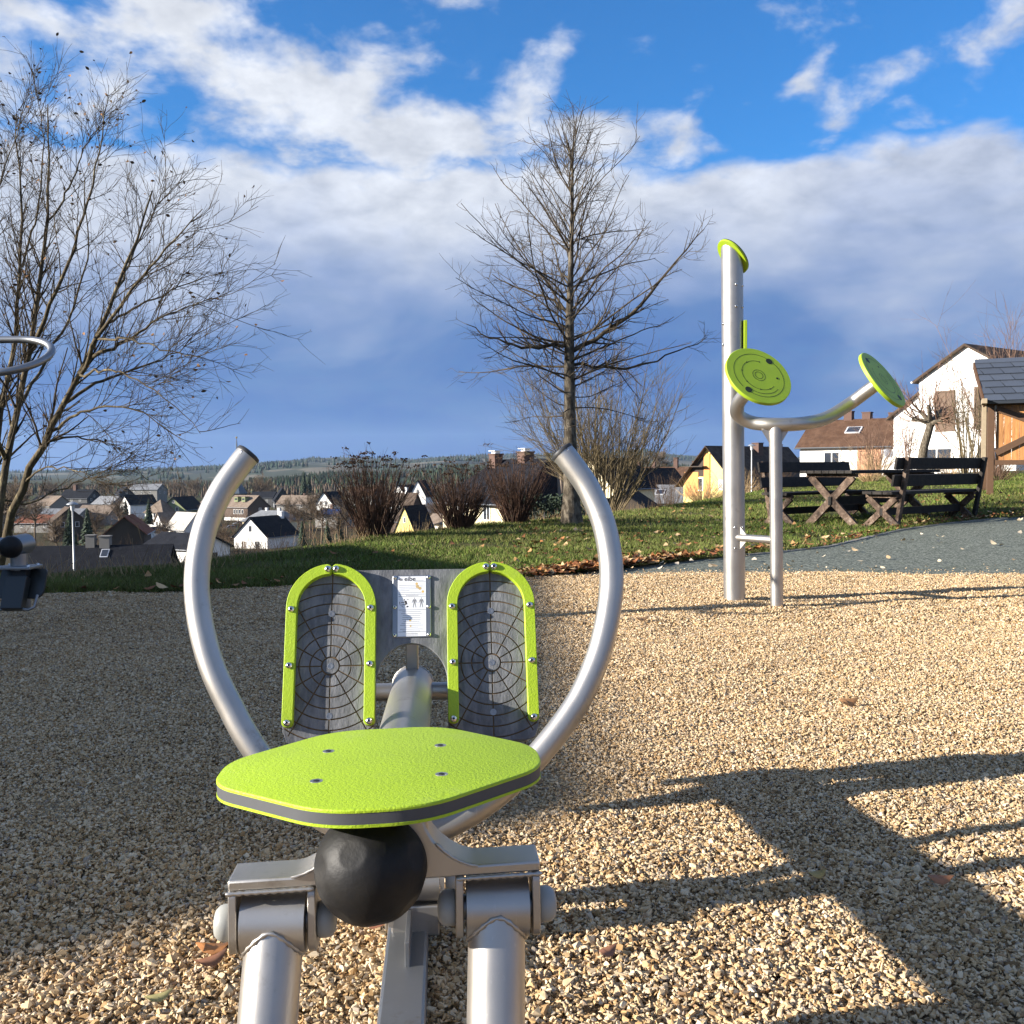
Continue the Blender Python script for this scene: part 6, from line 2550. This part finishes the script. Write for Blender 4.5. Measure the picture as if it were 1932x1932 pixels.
for k in range(92):
    hh = 1.85 + (H_ - 2.1) * (k / 91.0) ** 1.12 + rs.normal(0, 0.10)
    i = int(np.searchsorted(hs, hh))
    i = min(max(i, 1), len(hs) - 1)
    f = (hh - hs[i - 1]) / (hs[i] - hs[i - 1] + 1e-9)
    p = lead[i - 1] + (lead[i] - lead[i - 1]) * f
    rel = (hh - 1.7) / (H_ - 1.7)
    env = np.interp(rel, [0, 0.10, 0.25, 0.40, 0.6, 0.8, 1.0], [1.10, 2.05, 2.25, 2.1, 1.65, 1.05, 0.45]) * rs.uniform(0.62, 1.12)
    elev = np.interp(rel, [0, 0.15, 0.35, 0.6, 0.85, 1.0], [2, 16, 30, 44, 58, 70]) + rs.normal(0, 10)
    a = k * 2.39996 + rs.normal(0, 0.7)
    d = np.array((math.cos(a) * math.cos(math.radians(elev)), math.sin(a) * math.cos(math.radians(elev)), math.sin(math.radians(elev))))
    r0 = np.interp(rel, [0, 0.3, 1.0], [0.015, 0.017, 0.007]) * rs.uniform(0.6, 1.2)
    q = grow(rs, p, d, env, 12, 0.075, rs.uniform(0.0, 0.035))
    lim.append((q, np.linspace(r0, 0.0042, 13), 7))
# two strong limbs to the right and one to the left
for pp, r0 in (([(1076, 665, CY), (1120, 640, CY), (1170, 612, CY - .1), (1225, 560, CY - .2), (1268, 500, CY - .2), (1330, 430, CY - .2)], 0.040),
               ([(1074, 690, CY), (1130, 690, CY), (1190, 700, CY + .2), (1262, 668, CY + .2), (1335, 640, CY + .3)], 0.026),
               ([(1074, 650, CY), (1030, 655, CY - .2), (980, 655, CY - .3), (930, 640, CY - .4), (880, 610, CY - .4)], 0.032),
               ([(1075, 590, CY), (1030, 560, CY + .2), (985, 548, CY + .3), (930, 520, CY + .4)], 0.026)):
    q = resample(np.array([np.array(at(x, y, Yv)) for x, y, Yv in pp]) - C_, 14)
    q[1:] += rs.normal(0, 0.014, (13, 3))
    lim.append((q, np.linspace(r0, 0.006, 14), 8))
l2 = ramify(rs, lim, 7.0, 0.10, 1.0, 42, 12, 0.52, 0.45, 0.5, 0.0036, 6, 0.12, 0.03, 4)
l3 = ramify(rs, l2, 7.0, 0.10, 1.0, 42, 13, 0.24, 0.3, 0.6, 0.0028, 4, 0.15, 0.03, 3)
tubes_mesh('crown', lim + l2 + l3, M_twig_c, ct)


# ---- multi-stemmed shrubs
def shrub(px, py, Y, h, width, n, material, label, seed, l2n=3.0, l3n=4.0, r0=0.012, heads=0, head_mat=None, name='shrub', cat='shrub', trop=0.03, lean=0.0, thin=1.0, curve=0.0, arch=None, base_r=0.12, group=None):
    rs = np.random.default_rng(seed)
    p = at(px, py, Y)
    z = min(p.z, gzf(p.x, p.y))
    t = thing(name, label, cat, (p.x, p.y, z), 0, group)
    main = []
    hh = h + (p.z - z)
    for k in range(n):
        a = rs.uniform(0, 2 * math.pi)
        rr_ = math.sqrt(rs.uniform(0, 1))
        spread = math.atan2(width / 2, hh) * rr_ * 1.25
        d = np.array((math.sin(spread) * math.cos(a) + lean, math.sin(spread) * math.sin(a), math.cos(spread)))
        p0 = np.array((math.cos(a) * rr_ * base_r, math.sin(a) * rr_ * base_r, -0.05))
        L = hh * rs.uniform(0.55, 1.12) * (1.0 / max(0.6, math.cos(spread)) * (1 - 0.22 * rr_))
        q = grow(rs, p0, d, L, 9, 0.055, trop)
        rb = r0 * rs.uniform(0.6, 1.2)
        main.append((q, np.linspace(rb, max(0.002, rb * 0.3), 10), 5))
    b2 = ramify(rs, main, l2n / hh, 0.25, 1.0, 30, 10, hh * 0.30, 0.5, 0.6, r0 * 0.28 * thin, 5, 0.08, 0.04, 3)
    b3 = ramify(rs, b2, l3n / (hh * 0.3), 0.1, 1.0, 32, 12, hh * 0.13, 0.3, 0.7, r0 * 0.2 * thin, 3, 0.1, 0.05, 3) if l3n else []
    tubes_mesh('stems', main, material, t)
    tubes_mesh('twigs', b2 + b3, material, t)
    if heads:
        tips = [q[0][-1] for q in main + b2 if q[0][-1][2] > hh * 0.80]
        rs.shuffle(tips)
        vs, fs = [], []
        off = 0
        for e in tips[:heads]:
            # a flattened dry umbel: short rays with knobs
            for j in range(9):
                a = rs.uniform(0, 6.283)
                rr_ = 0.045 * math.sqrt(rs.uniform(0, 1))
                c = e + np.array((math.cos(a) * rr_, math.sin(a) * rr_, rs.uniform(0.0, 0.025)))
                s = rs.uniform(0.007, 0.014)
                o = np.array([(1, 0, 0), (-1, 0, 0), (0, 1, 0), (0, -1, 0), (0, 0, .8), (0, 0, -.8)]) * s + c
                vs.append(o)
                fs.append(np.array([(0, 2, 4), (2, 1, 4), (1, 3, 4), (3, 0, 4), (2, 0, 5), (1, 2, 5), (3, 1, 5), (0, 3, 5)]) + off)
                off += 6
        kind(np_mesh('flower_heads', np.concatenate(vs), np.concatenate(fs), head_mat, parent=t), 'stuff')
    return t


shrub(705, 1018, 12.3, 1.10, 0.90, 190, M_hyd, 'tall red-brown bush with dry flower heads, first from the left', 31, 4, 3, 0.008, 60, M_head)
shrub(866, 998, 14.2, 0.98, 1.16, 190, M_hyd, 'red-brown bush with dry flower heads, middle one of three', 32, 4, 3, 0.008, 40, M_head)
shrub(972, 990, 15.3, 1.12, 1.0, 190, M_hyd, 'red-brown bush with dry flower heads nearest the oak trunk', 33, 4, 3, 0.008, 50, M_head)
shrub(1140, 972, 21, 3.55, 4.3, 64, M_willow, 'pale olive-brown multi-stemmed shrub behind the oak', 34, 12, 9, 0.020, thin=0.9, trop=0.05)
shrub(1325, 948, 25, 0.62, 1.7, 170, M_straw, 'low straw coloured shrub at the lawn edge before the yellow house', 35, 4, 0, 0.006, thin=1.2)
shrub(1262, 952, 26, 0.9, 1.3, 70, M_brown, 'thin brown shrub left of the straw coloured one', 36, 5, 4, 0.006)
shrub(1400, 936, 30, 0.85, 2.2, 120, M_straw, 'dry tall grass clump behind the steel posts', 37, 3, 0, 0.005, thin=1.2)
shrub(1455, 930, 30, 0.9, 1.6, 90, M_brown, 'rusty dry shrub beside the street lamp by the steel posts', 38, 4, 3, 0.006)
shrub(1640, 900, 34, 1.1, 2.6, 120, M_straw, 'dry reddish grass bank behind the picnic table', 39, 4, 0, 0.007, thin=1.3)
shrub(1655, 882, 50, 2.6, 4.2, 40, M_pink, 'spreading brown shrub in front of the grey gable', 40, 8, 6, 0.02, thin=1.2, trop=0.0)
shrub(1712, 890, 44, 3.6, 1.6, 22, M_pink, 'narrow upright bare shrub at the corner of the white house', 41, 8, 5, 0.016, thin=1.2)
shrub(1820, 885, 38, 4.2, 2.6, 20, M_willow, 'yellowish bare shrub against the white house wall', 42, 7, 5, 0.028, thin=0.9)
shrub(1885, 880, 36, 6.2, 3.4, 26, M_pink, 'tall pinkish bare twigs rising behind the shelter roof', 43, 9, 6, 0.020, thin=1.1, trop=0.05)
shrub(1842, 884, 34, 4.0, 1.0, 12, M_willow, 'mossy thin stems beside the shelter post', 44, 6, 4, 0.024, thin=0.8)
shrub(1790, 892, 40, 1.1, 3.2, 90, M_straw, 'low reddish hedge twigs under the white house window', 45, 4, 2, 0.008, thin=1.2)
shrub(1880, 905, 30, 0.9, 2.6, 90, M_brown, 'brown brushwood mound behind the bench with slatted back', 46, 4, 3, 0.008, thin=1.2)

# pollarded tree before the white house
rs = np.random.default_rng(77)
pb = at(1738, 888, 40)
pz = min(pb.z, gzf(pb.x, pb.y))
pt = thing('pollard_tree', 'small gnarled pollard tree with twiggy head before the white house', 'tree', (pb.x, pb.y, pz))
D_ = np.array((pb.x, pb.y, pz))
q = resample(np.array([np.array(at(x, y, 40)) for x, y in ((1738, 895), (1741, 850), (1752, 815), (1756, 800))]) - D_, 10)
st2 = [(q, np.linspace(0.20, 0.15, 10), 10)]
for ex, ey in ((1735, 775), (1752, 765), (1778, 770), (1790, 790), (1720, 790)):
    e = np.array(at(ex, ey, 40 + rs.normal(0, .5))) - D_
    r_ = resample(np.array([q[-1], (q[-1] + e) / 2 + np.array((0, 0, .05)), e]), 7)
    st2.append((r_, np.linspace(0.11, 0.07, 7), 8))
tubes_mesh('trunk', st2, M_bark_c, pt)
a1 = ramify(rs, st2[1:], 14, 0.2, 1.0, 45, 20, 1.3, 0.0, 0.3, 0.009, 7, 0.08, 0.13, 4)
a2 = ramify(rs, a1, 7, 0.15, 1.0, 40, 14, 0.5, 0.2, 0.6, 0.007, 4, 0.12, 0.04, 3)
tubes_mesh('crown', a1 + a2, M_pink, pt)


# ---- trees of the town: two bare forms and one spruce, copied
def bare_form(seed, h, w, name):
    rs = np.random.default_rng(seed)
    ld = grow(rs, np.zeros(3) - np.array((0, 0, 4.0)), np.array((0, 0, 1.0)), h * 0.62 + 4, 14, 0.03, 0.05)
    tr_ = [(ld, np.linspace(0.26, 0.10, 15), 7)]
    m1 = []
    for k in range(26):
        f = rs.uniform(0.52, 1.0)
        i = int(f * 13)
        a = k * 2.4
        el_ = math.radians(rs.uniform(15, 70))
        d = np.array((math.cos(a) * math.cos(el_), math.sin(a) * math.cos(el_), math.sin(el_)))
        q = grow(rs, ld[i], d, w * 0.5 * rs.uniform(0.8, 1.25), 8, 0.08, 0.05)
        m1.append((q, np.linspace(0.10, 0.035, 9), 5))
    m2 = ramify(rs, m1, 3.2, 0.2, 1, 40, 12, 1.5, 0.4, 0.5, 0.035, 5, 0.1, 0.03, 3)
    m3 = ramify(rs, m2, 3.4, 0.1, 1, 40, 12, 0.9, 0.3, 0.7, 0.028, 3, 0.12, 0.03, 3)
    return tr_, m1 + m2 + m3


def spruce_form(seed, h):
    rs = np.random.default_rng(seed)
    vs, fs = [], []
    off = 0
    for k in range(420):
        f = rs.uniform(0.02, 1.0)
        zc = h * f
        rr_ = (1 - f) ** 0.85 * h * 0.22 * rs.uniform(0.75, 1.15) + 0.08
        a = rs.uniform(0, 6.283)
        d = np.array((math.cos(a), math.sin(a), 0))
        s = np.array((-math.sin(a), math.cos(a), 0))
        root = np.array((0, 0, zc + rr_ * 0.25))
        wv = rr_ * rs.uniform(0.16, 0.30) + 0.05
        tip = root + d * rr_ + np.array((0, 0, -rr_ * rs.uniform(0.3, 0.6)))
        mid = (root + tip) / 2 + np.array((0, 0, 0.02))
        v = np.array([root, mid + s * wv, tip, mid - s * wv, mid - np.array((0, 0, wv * 0.9)), mid + np.array((0, 0, wv * .3))])
        vs.append(v)
        fs.append(np.array([(0, 1, 5), (1, 2, 5), (2, 3, 5), (3, 0, 5), (0, 4, 1), (1, 4, 2), (2, 4, 3), (3, 4, 0)]) + off)
        off += 6
    return np.concatenate(vs), np.concatenate(fs)


M_spruce = mat('spruce_needles', (0.012, 0.024, 0.012), 0.85, base2=(0.030, 0.050, 0.022), var=0.4, vscale=1.5)
M_tb = bark('town_tree_bark', (0.085, 0.062, 0.042), (0.16, 0.115, 0.075), 0.8, 0.2)
forms = [bare_form(101, 9.0, 6.5, 'a'), bare_form(102, 8.0, 8.0, 'b')]
protos = []


def place_bare(px, py, Y, h, label, form, rz):
    p = at(px, py, Y)
    t = thing('bare_tree', label, 'tree', p, rz, 'bare trees in the valley')
    if len(protos) <= form or protos[form] is None:
        while len(protos) <= form:
            protos.append(None)
        tr_, cr = forms[form]
        a = tubes_mesh('trunk', tr_, M_tb, t)
        c = tubes_mesh('crown', cr, M_tb, t)
        protos[form] = (a, c)
    else:
        for o in protos[form]:
            k = o.copy()
            COL.objects.link(k)
            k.parent = t
    t.scale = (h / 9.0,) * 3


for i, (px, py, Y, h, lab) in enumerate((
        (366, 945, 520, 15, 'broad bare tree on the hill foot behind the left handle'), (335, 942, 560, 14, 'bare tree left of the broad one at the edge of the fields'),
        (420, 945, 540, 14, 'bare tree right of the church spire foot'), (490, 948, 430, 15, 'tall bare tree rising above the brown shingled house'),
        (505, 944, 500, 13, 'bare tree behind the tall one above the brown shingled house'), (585, 985, 190, 7, 'orange-brown bare tree right of the white gabled house'),
        (606, 1000, 150, 5.5, 'dark bare tree standing by the first bush'), (655, 985, 170, 6, 'bare tree beside the solar panels'),
        (140, 945, 430, 12, 'bare tree behind the lamp hood'), (90, 950, 420, 13, 'bare tree at the back of the town, far left'),
        (200, 940, 480, 12, 'bare tree above the blue-grey roof'), (40, 960, 300, 11, 'bare tree between the leaning trunks'),
        (250, 945, 500, 11, 'bare tree far behind the barn'), (300, 945, 480, 11, 'bare tree beside the flat hall roof'),
        (1245, 905, 420, 17, 'round bare tree on the far slope left of the yellow house'), (1200, 905, 430, 15, 'bare tree on the far slope behind the olive shrub'),
        (560, 1000, 205, 6.5, 'bare tree behind the white gabled house'), (425, 1030, 190, 5, 'small bare tree between the handle and the white gabled house'),
        (640, 1012, 110, 3.6, 'low bare tree on the slope left of the first bush'), (1060, 950, 230, 8, 'bare tree behind the oak trunk'),
        (820, 985, 260, 7, 'bare tree between the first and the middle bush'),
        (228, 985, 215, 6.5, 'bare tree between the blue-grey roof and the black barn'), (66, 1000, 175, 7, 'bare tree before the flat maroon roof'),
        (178, 1010, 165, 5.5, 'small bare tree right of the lamp pole'), (108, 1030, 120, 4.5, 'low bare tree just above the near slate roof'),
        (312, 1018, 185, 5, 'bare tree in the yard below the olive house'), (390, 990, 230, 6.5, 'bare tree hidden behind the left handle tube'),
        (545, 975, 300, 7.5, 'bare tree before the broad brown roof'), (600, 965, 330, 8, 'bare tree left of the white gable with two windows'),
        (478, 1020, 200, 4.5, 'low bare tree behind the bright white gabled house'), (670, 960, 340, 8, 'bare tree behind the first red-brown bush'),
        (735, 965, 320, 8, 'bare tree left of the two white gables'), (840, 960, 330, 9, 'bare tree right of the two white gables'),
        (900, 960, 300, 8, 'bare tree behind the middle bush'), (1110, 945, 260, 8, 'bare tree left of the cream gabled house'),
        (445, 975, 320, 8, 'bare tree in front of the brown shingled house'), (268, 1005, 230, 4.5, 'small bare tree beside the white outbuilding'), (20, 1000, 150, 9, 'bare tree behind the step trainer'))):
    place_bare(px, py, Y, h, lab, i % 2, i * 1.3)

spr = None
for i, (px, py, Y, h, lab) in enumerate((
        (571, 1046, 135, 5.2, 'dark spruce standing against the white gabled house'), (133, 1040, 120, 5.8, 'dark spruce left of the barn behind the lamp pole'),
        (166, 1035, 130, 6.0, 'dark spruce beside the black barn'), (281, 985, 230, 6.0, 'small spruce before the pyramid roofed house'),
        (238, 975, 280, 5.5, 'spruce beside the blue-grey roof'), (574, 935, 420, 11, 'left one of two dark spruces above the broad brown roof'),
        (583, 935, 425, 10, 'right one of two dark spruces above the broad brown roof'), (640, 1010, 150, 3.6, 'yellowish young conifer below the solar panels'),
        (618, 1018, 130, 3.2, 'low conifer by the first bush'), (450, 1010, 215, 3.4, 'small conifer near the parked cars'),
        (1056, 985, 60, 1.6, 'clipped dark conifer behind the oak trunk'), (480, 935, 460, 9, 'dark conifer behind the brown shingled house'))):
    p = at(px, py, Y)
    t = thing('spruce_tree', lab, 'tree', (p.x, p.y, p.z - 0.6), i * 0.7, 'conifers in the valley')
    t.scale = (h / 6.0,) * 3
    if spr is None:
        v, f = spruce_form(9, 6.0)
        c = np_mesh('crown', v, f, M_spruce, parent=t)
        b = MB()
        b.tube([(0, 0, -4), (0, 0, 5.6)], [0.14, 0.03], 7)
        k = b.build('trunk', M_tb, t)
        spr = (c, k)
    else:
        for o in spr:
            k = o.copy()
            COL.objects.link(k)
            k.parent = t

# hedge beside the oak
rs = np.random.default_rng(55)
hb = at(1030, 985, 24)
hv, hf = [], []
off = 0
for k in range(2600):
    c = np.array((rs.uniform(-0.95, 0.95), rs.uniform(-0.3, 0.3), rs.uniform(-0.4, 0.62) + 0.07 * math.sin(k * 0.9)))
    n_ = unit(rs.normal(0, 1, 3))
    u_ = unit(np.cross(n_, rs.normal(0, 1, 3)))
    w_ = np.cross(n_, u_)
    s = rs.uniform(0.03, 0.07)
    hv.append(np.array([c - u_ * s, c + w_ * s * .5, c + u_ * s, c - w_ * s * .5]))
    hf.append(np.array([[0, 1, 2, 3]]) + off)
    off += 4
hedge = np_mesh('hedge', np.concatenate(hv), np.concatenate(hf), M_spruce)
hedge.location = hb
tag(hedge, 'dark clipped evergreen hedge between the bushes and the oak', 'hedge')

# ---- weeds and twigs along the lip of the bank
rs = np.random.default_rng(66)
lines = []
for k in range(900):
    px = rs.uniform(60, 1300)
    t_ = (px - 966) / FPX
    ye = float(np.interp(t_, EDGE_T, EDGE_Y)) + rs.normal(0.25, 0.25)
    p = np.array((t_ * ye, ye, gzf(t_ * ye, ye)))
    hh = rs.uniform(0.06, 0.22) * (1.6 if rs.uniform() < 0.12 else 1)
    lines.append((grow(rs, p, np.array((rs.normal(0, .3), rs.normal(0, .3), 1)), hh, 4, 0.1, 0.0), np.linspace(0.003, 0.001, 5), 3))
w = kind(tubes_mesh('weeds', lines, M_straw), 'stuff')
w['label'] = 'dry weed stalks along the lip of the grassy bank'
rs = np.random.default_rng(67)
lines = []
for k in range(2600):
    px = rs.uniform(-120, 330) if k < 500 else rs.uniform(330, 1250)
    yy_ = rs.uniform(110, 330) if k < 500 else rs.uniform(60, 330)
    t_ = (px - 966) / FPX
    p = np.array((t_ * yy_, yy_, gzf(t_ * yy_, yy_) - 0.1))
    for j in range(5):
        hh = rs.uniform(0.8, 2.6) * (1 + yy_ / 300)
        lines.append((grow(rs, p + rs.normal(0, .15, 3) * np.array((1, 1, 0)), np.array((rs.normal(0, .5), rs.normal(0, .5), 1)), hh, 5, 0.12, 0.0), np.linspace(0.010, 0.003, 6) * (yy_ / 30) ** .6, 3))
w = kind(tubes_mesh('undergrowth', lines, M_brown), 'stuff')
w['label'] = 'brown leafless scrub covering the slope below the bank'

# ================================================================== air over the valley
hz = MB()
hz.box((0, 2400, 150), (13000, 13000, 345))
hm = bpy.data.materials.new('thin_winter_haze')
hm.use_nodes = True
nt = hm.node_tree
nt.nodes.clear()
ho = nt.nodes.new('ShaderNodeOutputMaterial')
pv = nt.nodes.new('ShaderNodeVolumePrincipled')
pv.inputs['Color'].default_value = (0.55, 0.75, 1.0, 1)
pv.inputs['Density'].default_value = 0.00005
pv.inputs['Anisotropy'].default_value = 0.2
nt.links.new(pv.outputs[0], ho.inputs['Volume'])
kind(hz.build('haze', hm), 'stuff')
